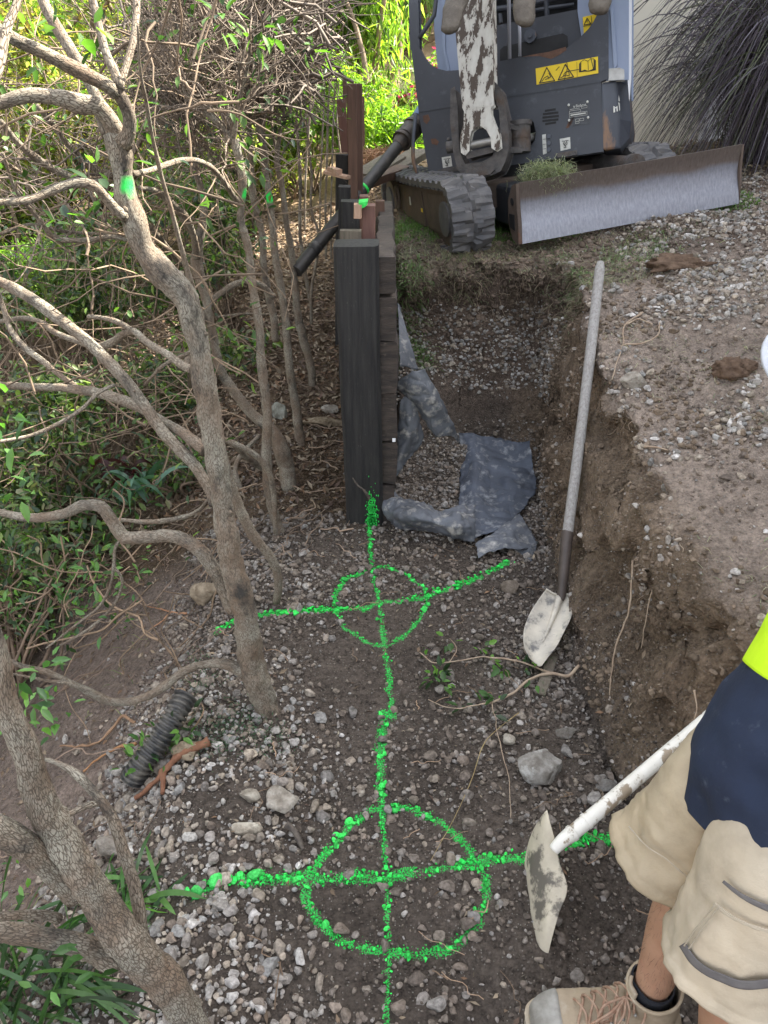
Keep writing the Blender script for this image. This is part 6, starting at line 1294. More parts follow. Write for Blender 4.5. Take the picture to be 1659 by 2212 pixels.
# grass heap riding on the blade corner
gh = MB(); rg = np.random.default_rng(91); cG = PD(1183, 384, 3.74); n = 5200
P = cG+rg.normal(size=(n, 3))*np.array([.062, .045, .034]); P[:, 2] = np.maximum(P[:, 2], cG[2]-.07); d = np.linalg.norm((P-cG)/np.array([.13, .1, .075]), axis=1); P = P[d < 1.25]
grass_at(gh, P, .05, [(.40, .41, .30), (.32, .38, .24), (.50, .48, .37), (.24, .28, .17)], .35, .0011, rg)
for k in range(90):
    p = cG+rg.normal(size=3)*np.array([.07, .03, .025]); d = rg.normal(size=3); d /= np.linalg.norm(d); Q_ = [p]
    for s in range(5): d = d+rg.normal(size=3)*.5; d /= np.linalg.norm(d); Q_.append(Q_[-1]+d*.017)
    tube(gh, np.array(Q_), .0008, 3, col=(.5, .47, .34), caps=False)
vv, f = IV[3]; gh.add(cG+vv*np.array([.10, .055, .045])*(1+.15*vnoise(vv*3, 3))[:, None], f, None, (.16, .14, .10))
gh.build('grass_clump', M['grass'], label='tangled heap of cut grass lying on the left end of the dozer blade', cat='grass clump')
# ================= FILTER CLOTH, SPADES, BLACK PIPE =================
M['fabric'] = mat('filter_cloth', (.108, .117, .135), (.058, .063, .074), 11, .65, bump=.6, bscale=120, c3=(.33, .32, .30), s3=22, t3=(.52, .70), attr=1, bdist=.004)
def sheet(name, rows, n=(46, 46), fold=.006, m=None, par=None, th=.0022, seed=0, fr=16, col=(1, 1, 1), sharp=None, rag=0, cr=True, **k):
    """rows: lists of 3-D points; smooth grid through them"""
    nr, nc = n; R = np.array([crom(np.array(r), nc) for r in rows]); G = np.stack([crom(R[:, j], nr) if cr else R[:, j] for j in range(nc)], 1)
    du = np.gradient(G, axis=1); dv = np.gradient(G, axis=0); N_ = np.cross(du, dv); N_ /= np.linalg.norm(N_, axis=2)[..., None]+1e-12
    V = G.reshape(-1, 3); f = .5*fbm(V*fr+seed*3.3, 4, seed)+.55*(1-np.abs(vnoise(V*fr*.6+seed, seed+7))*3)+.45*(1-np.abs(vnoise(V*fr*1.9+seed, seed+11))*3)
    V = V+N_.reshape(-1, 3)*(fold*f)[:, None]
    if rag:                                       # frayed outline
        e = np.zeros((nr, nc)); e[0] = e[-1] = 1; e[:, 0] = e[:, -1] = 1; e = e.reshape(-1); c = V.mean(0); j = vnoise(V*70, 3)*rag+vnoise(V*25, 4)*rag*1.4
        V = V+(V-c)/np.linalg.norm(V-c, axis=1)[:, None]*(e*j)[:, None]
    i = np.arange(nr-1)[:, None]*nc; j = np.arange(nc-1)[None]; q = np.stack([i+j, i+j+1, i+nc+j+1, i+nc+j], -1).reshape(-1, 4)
    b = MB(); c = np.array(col)*(1+.22*fbm(V*9, 3, seed+3))[:, None] if len(np.shape(col)) == 1 else col
    b.add(V, None, q, c, V); o = b.build(name, m or M['fabric'], par, **k)
    if th: s = o.modifiers.new('s', 'SOLIDIFY'); s.thickness = th; s.offset = 0
    return o
FC = thing('filter_cloth', 'torn crumpled grey blue filter cloth draped from the sleeper wall over the trench gravel', 'filter cloth', (.35, 2.9, .02))
y_ = lambda L, Y: [PY(u, v, yy) for (u, v), yy in zip(L, Y)]
z_ = lambda L, Z: [PZ(u, v, zz) for (u, v), zz in zip(L, Z)]
sheet('strip', [y_([(859, 655), (864, 660)], (3.15, 3.15)), y_([(861, 700), (874, 702)], (3.0, 3.02)), y_([(862, 745), (887, 742)], (2.9, 2.93)), y_([(864, 790), (905, 800)], (2.84, 2.9))], (40, 16), .004, par=FC, rag=.003)
sheet('flap', [y_([(849, 830), (868, 818), (886, 806), (917, 797)], (2.80, 2.78, 2.77, 2.78)), y_([(868, 850), (890, 842), (912, 830), (943, 843)], (2.80, 2.76, 2.75, 2.78)), y_([(898, 882), (918, 882), (942, 880), (972, 901)], (2.80, 2.75, 2.75, 2.80)), y_([(930, 925), (948, 944), (968, 940), (995, 960)], (2.83, 2.78, 2.80, 2.86))], (60, 40), .007, par=FC, rag=.004, seed=2, col=(1.1, 1.1, 1.08))
sheet('flap', [y_([(866, 862), (880, 856), (896, 872)], (2.80, 2.80, 2.80)), y_([(860, 910), (884, 908), (909, 920)], (2.79, 2.76, 2.80)), y_([(852, 958), (878, 955), (917, 942)], (2.77, 2.74, 2.80)), y_([(845, 1000), (862, 992), (890, 985)], (2.74, 2.72, 2.76)), y_([(838, 1045), (846, 1040), (856, 1026)], (2.70, 2.70, 2.71))], (60, 34), .006, par=FC, rag=.004, seed=3, col=(1.1, 1.08, 1.04))
sheet('roll', [z_([(836, 1052), (850, 1062), (868, 1078), (921, 1092), (950, 1106), (985, 1096), (1026, 1092)], (.13, .12, .10, .10, .09, .10, .07)),
               z_([(818, 1072), (842, 1075), (872, 1088), (915, 1100), (950, 1118), (986, 1112), (1026, 1115)], (.12, .14, .15, .14, .10, .13, .09)),
               z_([(810, 1084), (838, 1098), (870, 1112), (918, 1122), (952, 1132), (988, 1138), (1026, 1140)], (.07, .12, .14, .13, .10, .11, .08)),
               z_([(814, 1104), (843, 1132), (876, 1144), (920, 1150), (958, 1158), (992, 1167), (1026, 1171)], (.01, .01, .02, .02, .02, .02, .03))], (44, 80), .008, par=FC, rag=.005, seed=5, fr=22, col=(1.25, 1.25, 1.25))
sheet('sheet', [z_([(990, 934), (1020, 936), (1060, 944), (1105, 955), (1143, 951)], (.13, .12, .10, .10, .14)),
                z_([(993, 975), (1022, 975), (1062, 985), (1110, 995), (1149, 992)], (.06, .09, .08, .06, .07)),
                z_([(993, 1035), (1024, 1035), (1065, 1040), (1110, 1045), (1158, 1048)], (.035, .07, .04, .05, .04)),
                z_([(992, 1095), (1024, 1095), (1064, 1095), (1098, 1098), (1134, 1092)], (.035, .05, .035, .04, .035)),
                z_([(1024, 1168), (1040, 1160), (1066, 1150), (1090, 1138), (1122, 1104)], (.03, .03, .035, .04, .04))], (90, 90), .009, par=FC, rag=.006, seed=7, fr=11, col=(.85, .92, 1.05))
sheet('flap', [z_([(1026, 1172), (1066, 1150), (1092, 1132), (1123, 1106)], (.045, .05, .05, .055)), z_([(1030, 1190), (1072, 1165), (1104, 1148), (1142, 1140)], (.045, .06, .06, .05)), z_([(1032, 1206), (1082, 1184), (1125, 1186), (1161, 1172)], (.03, .05, .04, .03))], (40, 50), .008, par=FC, rag=.006, seed=9, col=(1.2, 1.2, 1.2))
sheet('scrap', [z_([(1108, 1182), (1130, 1186), (1160, 1170)], (.03, .03, .03)), z_([(1135, 1205), (1145, 1212), (1156, 1196)], (.015, .015, .015))], (20, 20), .004, par=FC, rag=.004, seed=10)
# spade with the wooden handle
M['ash'] = mat('weathered_ash_handle', (.40, .385, .37), (.27, .255, .24), 10, .75, bump=.5, bscale=60, stretch=(12, 12, .7), c3=(.20, .18, .16), s3=20, t3=(.55, .75))
M['spadesteel'] = mat('clay_smeared_steel', (.60, .55, .46), (.40, .37, .32), 12, .7, bump=.5, bscale=50, c3=(.16, .155, .15), s3=22, t3=(.52, .66), bdist=.003)
M['socket'] = mat('dark_socket', (.055, .042, .036), (.09, .07, .06), 14, .55, bump=.2, bscale=60)
SP = thing('spade', 'spade with long weathered wooden handle leaning against the cut bank', 'spade', PD(1214, 1290, 2.68))
A = PD(1297, 567, 2.90); B = PD(1224, 1168, 2.645); C_ = PD(1213, 1285, 2.59)
b = MB(); t = np.linspace(0, 1, 60)[:, None]; P = A*(1-t)+B*t+np.sin(t*pi)*np.array([.004, 0, 0]); tube(b, P, np.r_[.013, .0178, np.full(56, .0195), .0195, .0195], 20, nz=.03, nf=9); b.build('handle', M['ash'], SP)
b = MB(); d = unit(C_-B); P = np.array([B-d*.035, B-d*.03, B, (B+C_)/2, C_, C_+d*.02]); tube(b, P, [.020, .0212, .0212, .019, .016, .010], 18); b.build('socket', M['socket'], SP, sharp=50)
zf = lambda v: .035+.085*np.clip((1440-v)/165, 0, 1)
rowsS = [[(1180, 1273), (1191, 1279), (1202, 1284), (1214, 1285), (1226, 1284)], [(1160, 1300), (1178, 1306), (1203, 1315), (1222, 1316), (1236, 1322)], [(1140, 1335), (1164, 1346), (1186, 1354), (1206, 1360), (1220, 1362)], [(1131, 1368), (1150, 1382), (1170, 1392), (1188, 1398), (1202, 1396)], [(1134, 1400), (1144, 1412), (1155, 1422), (1166, 1430), (1180, 1424)], [(1144, 1420), (1150, 1427), (1157, 1434), (1163, 1439), (1170, 1438)]]
rz = []
for r_ in rowsS:
    n_ = len(r_); rz.append([PZ(u, v, zf(v)+.016*((k-(n_-1)/2)/((n_-1)/2))**2) for k, (u, v) in enumerate(r_)])
sheet('blade', rz, (44, 30), .0008, M['spadesteel'], SP, .0025, seed=3)
b = MB(); P = crom([PZ(1208, 1290, zf(1290)+.012), PZ(1200, 1318, zf(1318)+.008), PZ(1188, 1350, zf(1350)+.004), PZ(1172, 1388, zf(1388)+.001)], 24); tube(b, P, np.linspace(.013, .003, 24), 10); b.build('frog', M['spadesteel'], SP)
b = MB(); tube(b, crom([PZ(1180, 1273, zf(1273)+.017), PZ(1202, 1284, zf(1284)+.004), PZ(1226, 1284, zf(1284)+.018), PZ(1236, 1322, zf(1322)+.017)], 24), .0035, 8); b.build('tread', M['spadesteel'], SP)
b = MB(); beam(b, PZ(1195, 1418, .02), PZ(1165, 1500, .015), .035, .008, nz=.003); b.build('bark_strip', M['greywood'], label='splintered strip of bark under the tip of the wooden handled spade', cat='bark strip')
# shovel with the white painted handle
M['whitepaint'] = mat('chipped_white_handle', (.80, .78, .72), (.70, .67, .60), 8, .45, c3=(.30, .24, .17), s3=9, t3=(.54, .58), stretch=(1.6, 1.6, .5), bump=.15, bscale=60)
M['shovelsteel'] = mat('soil_crusted_blade', (.58, .52, .40), (.43, .38, .30), 12, .7, bump=.6, bscale=60, c3=(.13, .115, .095), s3=9, t3=(.54, .60), bdist=.003)
SH = thing('shovel', 'shovel with white painted handle, blade standing on edge at the near sprayed line', 'shovel', PZ(1180, 2070))
ed = lambda L, D: [PD(u, v, d) for (u, v), d in zip(L, D)]
rowsH = [ed([(1181, 1750), (1181.6, 1750.5), (1182, 1751), (1182.5, 1751.5)], (1.785,)*4), ed([(1163, 1775), (1170, 1778), (1180, 1780), (1189, 1780)], (1.81, 1.79, 1.775, 1.77)), ed([(1142, 1820), (1158, 1820), (1178, 1818), (1198, 1812)], (1.83, 1.79, 1.765, 1.755)),
         ed([(1133, 1880), (1152, 1885), (1180, 1882), (1208, 1860)], (1.84, 1.78, 1.745, 1.74)), ed([(1137, 1950), (1155, 1950), (1186, 1940), (1225, 1918)], (1.81, 1.755, 1.72, 1.71)), ed([(1147, 2010), (1160, 2008), (1180, 2000), (1207, 1975)], (1.76, 1.715, 1.69, 1.69)),
         ed([(1160, 2050), (1168, 2048), (1180, 2042), (1192, 2028)], (1.72, 1.695, 1.685, 1.68)), ed([(1177, 2074), (1178, 2075), (1180, 2075), (1182, 2072)], (1.685,)*4)]
sheet('blade', rowsH, (70, 40), .0008, M['shovelsteel'], SH, .003, seed=5)
b = MB(); A = PD(1196, 1836, 1.735); B = PD(1209, 1822, 1.735); Cc = PD(1236, 1800, 1.745); D = PD(1512, 1566, 1.85); E = D+unit(D-Cc)*.35
tube(b, crom([A, B, Cc], 12), np.linspace(.013, .0185, 12), 16); b.build('socket', M['whitepaint'], SH)
t = np.linspace(0, 1, 70)[:, None]; b = MB(); tube(b, Cc*(1-t)+E*t, .0172, 20, nz=.03, nf=10); b.build('handle', M['whitepaint'], SH)
b = MB(); d = unit(D-Cc)
for s in (.0, .045): tube(b, np.array([Cc+d*s-d*.004, Cc+d*s+d*.004]), .0195, 18)
b.build('collar', M['whitepaint'], SH, sharp=50)
# corrugated drain coil stub
M['coil'] = mat('corrugated_black_plastic', (.030, .031, .034), (.12, .11, .095), 26, .55, bump=.2, bscale=60, c3=(.16, .145, .12), s3=20, t3=(.52, .66))
CP = thing('corrugated_pipe', 'short black corrugated drain pipe sticking out of the gravel by the leaning tree', 'pipe', PZ(295, 1665))
b = MB(); P = crom([PZ(401, 1502, .12), PZ(378, 1545, .10), PZ(345, 1598, .055), PZ(300, 1660, .0), PZ(285, 1685, -.03)], 260); L = np.r_[0, np.cumsum(np.linalg.norm(np.diff(P, axis=0), axis=1))]
R = .0315+.0042*np.tanh(2.2*np.sin(L*2*pi/.0155)); tube(b, P, R, 40, caps=False, nz=.05, nf=12); o = b.build('pipe', M['coil'], CP); s = o.modifiers.new('s', 'SOLIDIFY'); s.thickness = .0016; s.offset = -1
b = MB(); tube(b, P[6:150], .0268, 26, caps=False); b.build('liner', M['blackgap'], CP)
# ================= PERSON =================
M['skin'] = mat('skin', (.44, .26, .17), (.36, .20, .125), 14, .6, bump=.15, bscale=120, c3=(.46, .22, .15), s3=5, t3=(.5, .7), spec=.4)
M['skin'].node_tree.nodes['Principled BSDF'].inputs['Subsurface Weight'].default_value = .08
M['shorts'] = mat('tan_canvas', (.50, .435, .335), (.40, .34, .255), 6, .85, bump=.25, bscale=140, c3=(.30, .255, .19), s3=7, t3=(.50, .76), attr=1)
M['navy'] = mat('navy_cotton', (.012, .022, .052), (.009, .016, .038), 10, .85, bump=.2, bscale=120, c3=(.06, .075, .11), s3=24, t3=(.60, .74))
M['hivis'] = mat('hi_vis_yellow', (.62, .95, .015), (.55, .88, .012), 20, .7, bump=.2, bscale=160)
M['suede'] = mat('tan_suede', (.42, .335, .235), (.33, .26, .18), 16, .9, bump=.35, bscale=90, c3=(.48, .42, .33), s3=10, t3=(.5, .7))
M['toe'] = mat('scuffed_toe_cap', (.36, .345, .31), (.20, .185, .16), 22, .6, bump=.3, bscale=60)
M['sock'] = mat('black_sock', (.012, .014, .02), (.02, .022, .03), 30, .95, bump=.4, bscale=200)
M['stitch'] = mat('grey_binding', (.115, .105, .105), (.15, .14, .135), 20, .8, bump=.3, bscale=120)
M['lace'] = mat('lace', (.30, .17, .11), (.40, .28, .20), 90, .8)
M['hat'] = mat('white_hat', (.52, .54, .58), (.44, .46, .50), 12, .85, bump=.3, bscale=60)
PE = thing('person', 'person at the right edge in tan shorts, tan boots and a navy and yellow shirt', 'person', (.55, .75, 0))
J = {'pel': (.65, .765, .84), 'hf': (.63, .835, .83), 'hn': (.65, .68, .83), 'sp': (.68, .785, .90), 'ch': (.765, .865, 1.05), 'nk': (.775, .96, 1.17), 'n2': (.762, .99, 1.215), 'hd': (.748, 1.03, 1.29), 'ht': (.746, 1.035, 1.34)}
J = {k: np.array(v) for k, v in J.items()}
J['kf'] = PD(1506, 1885, 1.34); J['cf'] = PD(1463, 1985, 1.40); J['c2'] = PD(1428, 2080, 1.46); J['af'] = PD(1402, 2146, 1.50); J['ff'] = J['af']+np.array([.01, -.01, -.07]); J['tf'] = J['ff']+np.array([-.10, -.01, -.02])
J['kn'] = PD(1592, 2085, 1.19); J['cn'] = PD(1585, 2215, 1.27); J['an'] = np.array([.60, .56, .12]); J['fn'] = np.array([.61, .55, .04]); J['tn'] = np.array([.50, .53, .03])
J['sr'] = np.array([.82, .76, 1.10]); J['er'] = np.array([.93, .72, .96]); J['wr'] = np.array([.95, .86, .90]); J['hr'] = np.array([.965, .93, .90])
J['sl'] = np.array([.83, 1.02, 1.08]); J['el'] = np.array([.92, 1.06, .95]); J['wl'] = np.array([1.00, 1.22, .82]); J['hl'] = np.array([1.02, 1.29, .80])
bones = [('pel', 'hf'), ('hf', 'kf'), ('kf', 'cf'), ('cf', 'c2'), ('c2', 'af'), ('af', 'ff'), ('ff', 'tf'), ('pel', 'hn'), ('hn', 'kn'), ('kn', 'cn'), ('cn', 'an'), ('an', 'fn'), ('fn', 'tn'), ('pel', 'sp'), ('sp', 'ch'), ('ch', 'nk'), ('nk', 'n2'), ('n2', 'hd'), ('hd', 'ht'), ('ch', 'sr'), ('sr', 'er'), ('er', 'wr'), ('wr', 'hr'), ('ch', 'sl'), ('sl', 'el'), ('el', 'wl'), ('wl', 'hl')]
rad = dict(pel=.12, hf=.085, hn=.085, sp=.11, ch=.125, nk=.055, n2=.052, hd=.082, ht=.06, kf=.054, cf=.055, c2=.043, af=.034, ff=.034, tf=.03, kn=.06, cn=.062, an=.036, fn=.035, tn=.03, sr=.05, er=.040, wr=.026, hr=.03, sl=.05, el=.040, wl=.026, hl=.03)
names = list(J); extra_v = []
for hnd, wr in (('hr', 'wr'), ('hl', 'wl')):
    f_ = unit(J[hnd]-J[wr]); s_ = unit(np.cross(f_, [0, 0, 1])); u_ = np.cross(s_, f_)
    for k in range(4):
        a = J[hnd]+f_*.03+s_*(k-1.5)*.021; nm = hnd+str(k); J[nm] = a; rad[nm] = .0095; bones.append((hnd, nm)); pv = nm
        for q in range(3): nn_ = nm+'_'+str(q); ang = .5+.55*q; J[nn_] = J[pv]+(f_*cos(ang)-u_*sin(ang))*(.028-.004*abs(k-1.4)-.003*q); rad[nn_] = .0085-.0007*q; bones.append((pv, nn_)); pv = nn_
    J[hnd+'t'] = J[wr]*.4+J[hnd]*.6+s_*.034; rad[hnd+'t'] = .011; bones.append((wr, hnd+'t')); J[hnd+'u'] = J[hnd+'t']+f_*.035+s_*.008-u_*.01; rad[hnd+'u'] = .009; bones.append((hnd+'t', hnd+'u'))
names = list(J); me = bpy.data.meshes.new('body'); org = np.array(PE.location)
me.from_pydata([tuple(J[k]-org) for k in names], [(names.index(a), names.index(b_)) for a, b_ in bones], []); bo = bpy.data.objects.new('body', me); S.collection.objects.link(bo); bo.parent = PE
sk = bo.modifiers.new('skin', 'SKIN'); sk.use_smooth_shade = True
for k, nm in enumerate(names): me.skin_vertices[0].data[k].radius = (rad[nm], rad[nm]); me.skin_vertices[0].data[k].use_root = (nm == 'pel')
ss = bo.modifiers.new('sub', 'SUBSURF'); ss.levels = ss.render_levels = 2; me.materials.append(M['skin'])
# face: nose, eyes, ears, hair under the hat (the head looks towards -x)
hc = J['hd']; b = MB(); tube(b, np.array([hc+np.array([-.078, 0, .012]), hc+np.array([-.104, 0, -.022]), hc+np.array([-.085, 0, -.034])]), [.008, .013, .009], 10)
for s in (-1, 1): vv, f = IV[2]; b.add(vv*np.array([.010, .007, .026])+hc+np.array([.004, s*.083, -.004]), f)
b.build('nose', M['skin'], PE)
b = MB()
for s in (-1, 1): b.add(IV[2][0]*.011+hc+np.array([-.076, s*.03, .012]), IV[2][1])
b.build('eye', M['decal'], PE); b = MB(); tube(b, np.array([hc+np.array([-.081, -.022, -.052]), hc+np.array([-.086, 0, -.053]), hc+np.array([-.081, .022, -.052])]), .005, 8); b.build('mouth', mat('lips', (.40, .17, .13), None, rough=.5), PE)
b = MB(); vv, f = IV[3]; V = vv*np.array([.09, .088, .09])+hc+np.array([.010, 0, .020]); b.add(V, f); b.build('hair', M['darkbark'], PE)
# broad white hat
ha = thing('hat', 'white round brimmed hat just showing at the right edge above the bank', 'hat', hc+np.array([0, 0, .05]))
ctr = PD(1926, 792, 1.10); tl = np.array([.0, -.25, 1.]); tl = unit(tl); e1 = unit(np.cross([0, 1, 0], tl)); e2 = np.cross(tl, e1); b = MB(); pr = [(.001, .11), (.05, .105), (.078, .085), (.088, .05), (.092, .008), (.12, -.002), (.158, -.012), (.176, -.014), (.178, -.018), (.172, -.02), (.12, -.008), (.09, 0.002)]
n_ = 48; a = np.linspace(0, 2*pi, n_, endpoint=False); V = np.concatenate([ctr+r*(np.cos(a)[:, None]*e1+np.sin(a)[:, None]*e2)+tl*(h+.0) for r, h in pr]); i = np.arange(len(pr)-1)[:, None]*n_; j = np.arange(n_)[None]; b.add(V, None, np.stack([i+j, i+(j+1) % n_, i+n_+(j+1) % n_, i+n_+j], -1).reshape(-1, 4)); b.build('hat_shell', M['hat'], ha)
# clothes
def cloth_tube(name, P, R, m, folds=.05, fr=9, seed=0, sides=64, n=90, colf=None, flat=1.0, th=.004, hem=0, par=PE):
    C = crom(np.c_[np.array(P), np.array(R)], n); V_ = C[:, :3]; b = MB(); tt = np.linspace(0, 1, n)
    tube(b, V_, C[:, 3], sides, caps=False, flat=flat); V = b.v[0]; ctr_ = np.repeat(V_, sides, 0); dirn = V-ctr_; ax = unit(V_[-1]-V_[0])
    q = V-np.outer(V@ax, ax)*.45                        # folds stretched along the limb
    f = fbm(q*fr+seed, 3, seed)*.9+.8*(.5-np.abs(vnoise(q*fr*.8+3, seed+3)))+.3*vnoise(V*fr*3.2, seed+8)+.45*(.4-np.abs(vnoise(q*fr*1.7+9, seed+13))*1.6)
    amp = np.repeat(.35+.65*tt, sides) if hem else 1
    b.v[0] = ctr_+dirn*(1+folds*f*amp)[:, None]
    if hem: k = np.repeat(tt > .965, sides); b.v[0][k] = (ctr_+(b.v[0]-ctr_)*1.035)[k]
    if colf is not None: b.c[0] = np.c_[colf(b.v[0], np.repeat(tt, sides)), np.ones(len(V))]
    o = b.build(name, m, par); s = o.modifiers.new('s', 'SOLIDIFY'); s.thickness = th; s.offset = -1; return o, C
far_leg = [(J['pel']*.6+J['hf']*.4)+np.array([0, .0, .05]), J['hf']+np.array([.005, .0, -.03]), PD(1562, 1700, 1.235), PD(1500, 1780, 1.29), PD(1432, 1855, 1.345)]
near_leg = [(J['pel']*.6+J['hn']*.4)+np.array([0, 0, .05]), J['hn']+np.array([.01, .02, -.05]), PD(1700, 1835, 1.11), PD(1636, 1960, 1.15), PD(1580, 2088, 1.20)]
def dirt(V, t): n1 = fbm(V*7, 4, 3); return np.clip(1+.16*n1[:, None]-np.array([0, .02, .05])*np.clip(n1, 0, 1)[:, None], .5, 1.3)*np.ones(3)
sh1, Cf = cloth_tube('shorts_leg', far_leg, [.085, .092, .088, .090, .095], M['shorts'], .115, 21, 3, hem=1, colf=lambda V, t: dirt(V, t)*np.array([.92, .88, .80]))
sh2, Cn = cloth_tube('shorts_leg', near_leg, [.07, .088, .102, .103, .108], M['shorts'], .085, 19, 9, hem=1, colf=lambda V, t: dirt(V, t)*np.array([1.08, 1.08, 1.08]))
cloth_tube('shorts_seat', [(.655, .75, .72), (.655, .755, .78), (.660, .762, .84)], [.120, .128, .110], M['shorts'], .05, 7, 2, n=40)
def on_limb(u, v, C, off=.003):
    r = ray(u, v); t = np.arange(.7, 1.8, .0015); P = CAM+r*t[:, None]; d = np.linalg.norm(P[:, None]-C[None, ::3, :3], axis=2)-C[None, ::3, 3]-off; m = d.min(1); k = np.argmax(m < 0); return P[k] if m[k] < 0 else P[np.argmin(m)]
def band_on(name, F, wpx, C, m, off=.006, par=None, nseg=36, wend=None):
    Fq = crom(np.c_[np.array(F, float), np.zeros(len(F))], nseg); T = np.gradient(Fq[:, :2], axis=0); Nn = np.c_[-T[:, 1], T[:, 0]]; Nn /= np.linalg.norm(Nn, axis=1)[:, None]; ww = np.linspace(wpx, wend if wend is not None else wpx, nseg)
    rows = [[on_limb(*(p+n*w_*s/2), C, off) for p, n, w_ in zip(Fq[:, :2], Nn, ww)] for s in (-1, -.33, .33, 1)]
    return sheet(name, rows, (6, nseg), 0, m, par or PE, .0015, cr=True)
band_on('pocket_binding', [(1474, 2040), (1500, 2078), (1530, 2100), (1562, 2114), (1595, 2126), (1660, 2124), (1690, 2118)], 15, Cn, M['stitch'], .011, wend=20)
band_on('pocket_zip', [(1562, 1904), (1584, 1922), (1604, 1936), (1635, 1952), (1665, 1964), (1700, 1975)], 6, Cn, M['stitch'], .010, wend=16)
band_on('pocket_seam', [(1543, 1955), (1526, 1978), (1500, 2010), (1478, 2044)], 2.4, Cn, M['shorts'], .012)
band_on('pocket_seam', [(1552, 1958), (1534, 1983), (1508, 2018), (1488, 2050)], 2.4, Cn, M['shorts'], .012)
band_on('pocket_flap', [(1543, 1952), (1570, 1974), (1594, 1988), (1630, 2003), (1662, 2012), (1700, 2022)], 7, Cn, M['shorts'], .011)
band_on('hem_stitch', [(1358, 1785), (1395, 1826), (1440, 1856), (1480, 1890), (1508, 1905)], 2.2, Cf, M['shorts'], .011)
cloth_tube('shirt', [(.668, .732, .73), (.664, .748, .80), (.675, .770, .86), (.705, .79, .91), (.722, .80, .935)], [.176, .168, .156, .149, .146], M['navy'], .10, 9, 4, hem=0, n=70)
cloth_tube('shirt_top', [(.702, .796, .905), (.726, .82, .96), (.80, .88, 1.05), (.80, .93, 1.18)], [.152, .153, .155, .07], M['hivis'], .05, 7, 6, n=60)
for a_, e_, h_ in (('sr', 'er', 1), ('sl', 'el', 1)): cloth_tube('sleeve', [J['ch']+(J[a_]-J['ch'])*.6, J[a_], J[a_]*.35+J[e_]*.65], [.075, .07, .062], M['hivis'], .08, 10, 3, n=30, sides=32)
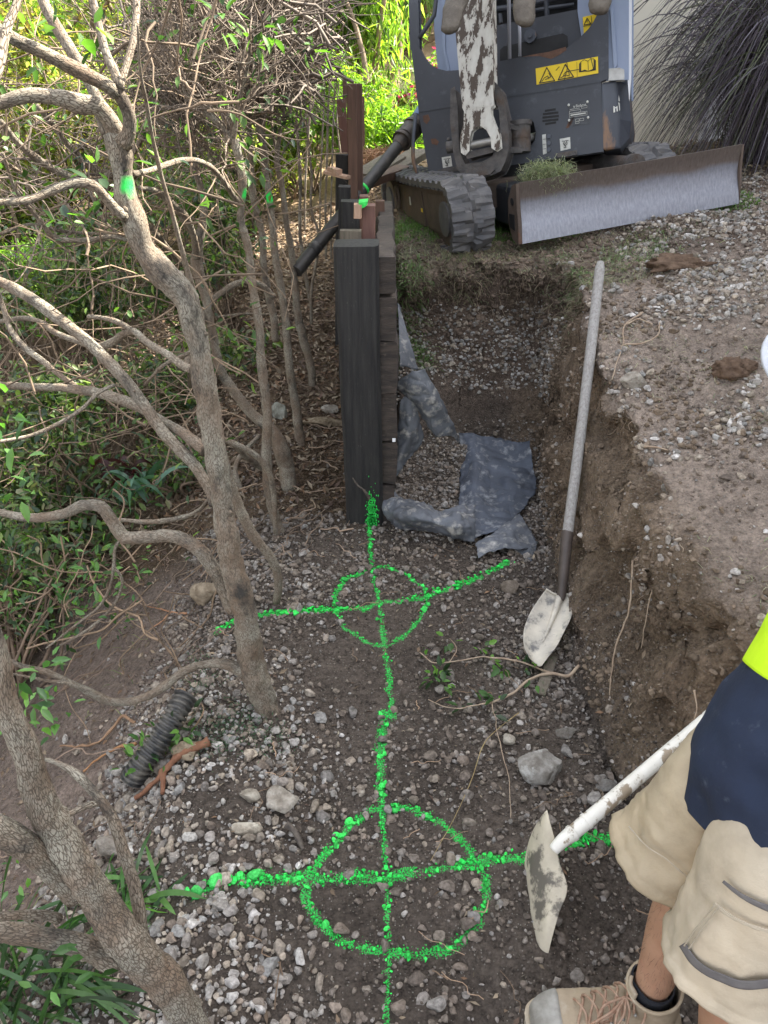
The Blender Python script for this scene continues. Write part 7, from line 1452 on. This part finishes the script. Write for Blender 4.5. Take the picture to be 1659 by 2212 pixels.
# sock and boots
def boot(par, ax, ay, az, name='boot', fl=1):
    bt = bpy.data.objects.new(name, None); S.collection.objects.link(bt); bt.parent = par; bt.location = tuple(np.array([ax, ay, az])-np.array(par.location))
    secs = [(-.247, .030, .030, .004), (-.240, .060, .048, 0), (-.222, .084, .060, 0), (-.195, .098, .066, 0), (-.16, .103, .069, 0), (-.13, .101, .076, 0), (-.10, .096, .088, 0), (-.07, .090, .104, 0), (-.04, .085, .118, 0), (-.005, .080, .120, 0), (.03, .074, .105, 0), (.05, .060, .085, .0), (.060, .035, .05, .006)]
    n_ = 28; th = np.linspace(0, 2*pi, n_, endpoint=False); S_ = crom(np.array(secs), 48)
    def sec(x, w_, h, z0, grow=1.0): c_, s_ = np.cos(th), np.sin(th); yy = np.sign(c_)*np.abs(c_)**.75*w_/2*grow; zz = z0+.018+(h-.018)*(.5+.5*np.sign(s_)*np.abs(s_)**.8)*grow; return np.c_[np.full(n_, x), yy, zz]
    def loft(secs_, grow, nm, m, capd=True):
        V = np.concatenate([sec(*s_, grow) for s_ in secs_]); V = V+.0016*fbm(V*30, 3, 5)[:, None]; k = len(secs_); i = np.arange(k-1)[:, None]*n_; j = np.arange(n_)[None]; q = np.stack([i+j, i+(j+1) % n_, i+n_+(j+1) % n_, i+n_+j], -1).reshape(-1, 4)
        b = MB(); b.add(V+np.array([ax, ay, az]), None, q[:, ::-1])
        if capd: b.ng += [list(range(n_)), [(k-1)*n_+x for x in range(n_)][::-1]]
        return b.build(nm, m, bt)
    loft(S_, 1.0, 'upper', M['suede']); loft(S_[:13], 1.035, 'toe_cap', M['toe'])
    b = MB(); V = []; 
    for s_ in S_: V.append((s_[0]*1.02, s_[1]/2*1.06))
    out = [(x, y) for x, y in V]+[(x, -y) for x, y in V[::-1]]; prism(b, [np.array([ax+x, ay+y, az-.004]) for x, y in out], (0, 0, .024)); b.build('sole', M['suede'], bt, smooth=False, bevel=.003)
    cl_, _ = cloth_tube('collar', [(ax-.002, ay, az+.075), (ax-.004, ay, az+.11), (ax-.008, ay+.002, az+.145), (ax-.012, ay+.002, az+.165)], [.047, .050, .050, .054], M['suede'], .03, 20, 4, n=24, sides=36, th=.006, par=bt)
    tg = sheet('tongue', [[np.array([ax-.06+.006*abs(k), ay+k*.018, az+z]) for k in (-1, 0, 1)] for z in (.105, .14, .172)], (14, 14), .002, M['suede'], bt, .006)
    b = MB()
    for k in range(5):
        x = -.055-.021*k; z = .146-.0165*k
        for s in (-1, 1): tube(b, crom([np.array([ax+x, ay+s*.031, az+z-.022]), np.array([ax+x-.002, ay+s*.012, az+z+.004]), np.array([ax+x-.014, ay-s*.014, az+z-.002]), np.array([ax+x-.020, ay-s*.032, az+z-.034])], 14), .0028, 6)
    rg_ = np.random.default_rng(3)
    for k in range(7):
        p0 = np.array([ax-.07, ay-.01, az+.148]); a = rg_.uniform(-2.6, -.6); l = rg_.uniform(.04, .075); e_ = p0+np.array([l*cos(a)*.9-.02, l*sin(a), -.035]); m_ = (p0+e_)/2+np.array([rg_.normal()*.012, rg_.normal()*.012, .016]); tube(b, crom([p0, m_, e_, e_*.75+p0*.25+np.array([.006, -.004, -.012])], 18), .0026, 6)
    b.build('lace', M['lace'], bt)
    b = MB(); 
    for k in range(5):
        for s in (-1, 1): vv, f = IV[1]; b.add(vv*.0042+np.array([ax-.053-.021*k, ay+s*.033, az+.124-.0165*k]), f)
    b.build('eyelet', M['steel'], bt)
    for dz, w_ in ((.030, .004), (.040, .004)):
        b = MB(); tube(b, np.array([(ax-.05, ay-.047, az+dz+.02), (ax+.0, ay-.044, az+dz+.012), (ax+.04, ay-.036, az+dz+.006)]), w_/1.6, 6); b.build('side_stripe', M['stitch'], bt)
    return bt
boot(PE, J['af'][0]+.015, J['af'][1]-.005, .0)
boot(PE, .615, .555, .0)
cloth_tube('sock', [J['af']+np.array([0, 0, -.05]), J['af'], J['af']*.62+J['c2']*.38], [.043, .0415, .0425], M['sock'], .05, 30, 2, n=24, sides=36)
cloth_tube('sock', [J['an']+np.array([0, 0, -.04]), J['an'], J['an']*.7+J['cn']*.3], [.044, .042, .044], M['sock'], .05, 30, 2, n=24, sides=36)
# leg hair
b = MB(); rg = np.random.default_rng(13)
for k in range(650):
    t = rg.random(); seq = [J['kf'], J['cf'], J['c2'], J['af']]; rr = [.054, .053, .042, .036]; i = min(2, int(t*3)); f_ = t*3-i; c = seq[i]*(1-f_)+seq[i+1]*f_; r_ = (rr[i]*(1-f_)+rr[i+1]*f_)*.96
    ax_ = unit(seq[i+1]-seq[i]); d = rg.normal(size=3); d -= ax_*(d@ax_); d = unit(d); p = c+d*r_; e_ = p+d*.004+ax_*.010+rg.normal(size=3)*.003; tube(b, np.array([p, (p+e_)/2+d*.001, e_]), [.00016, .00013, .00006], 3, caps=False)
b.build('leg_hair', M['darkbark'], PE)
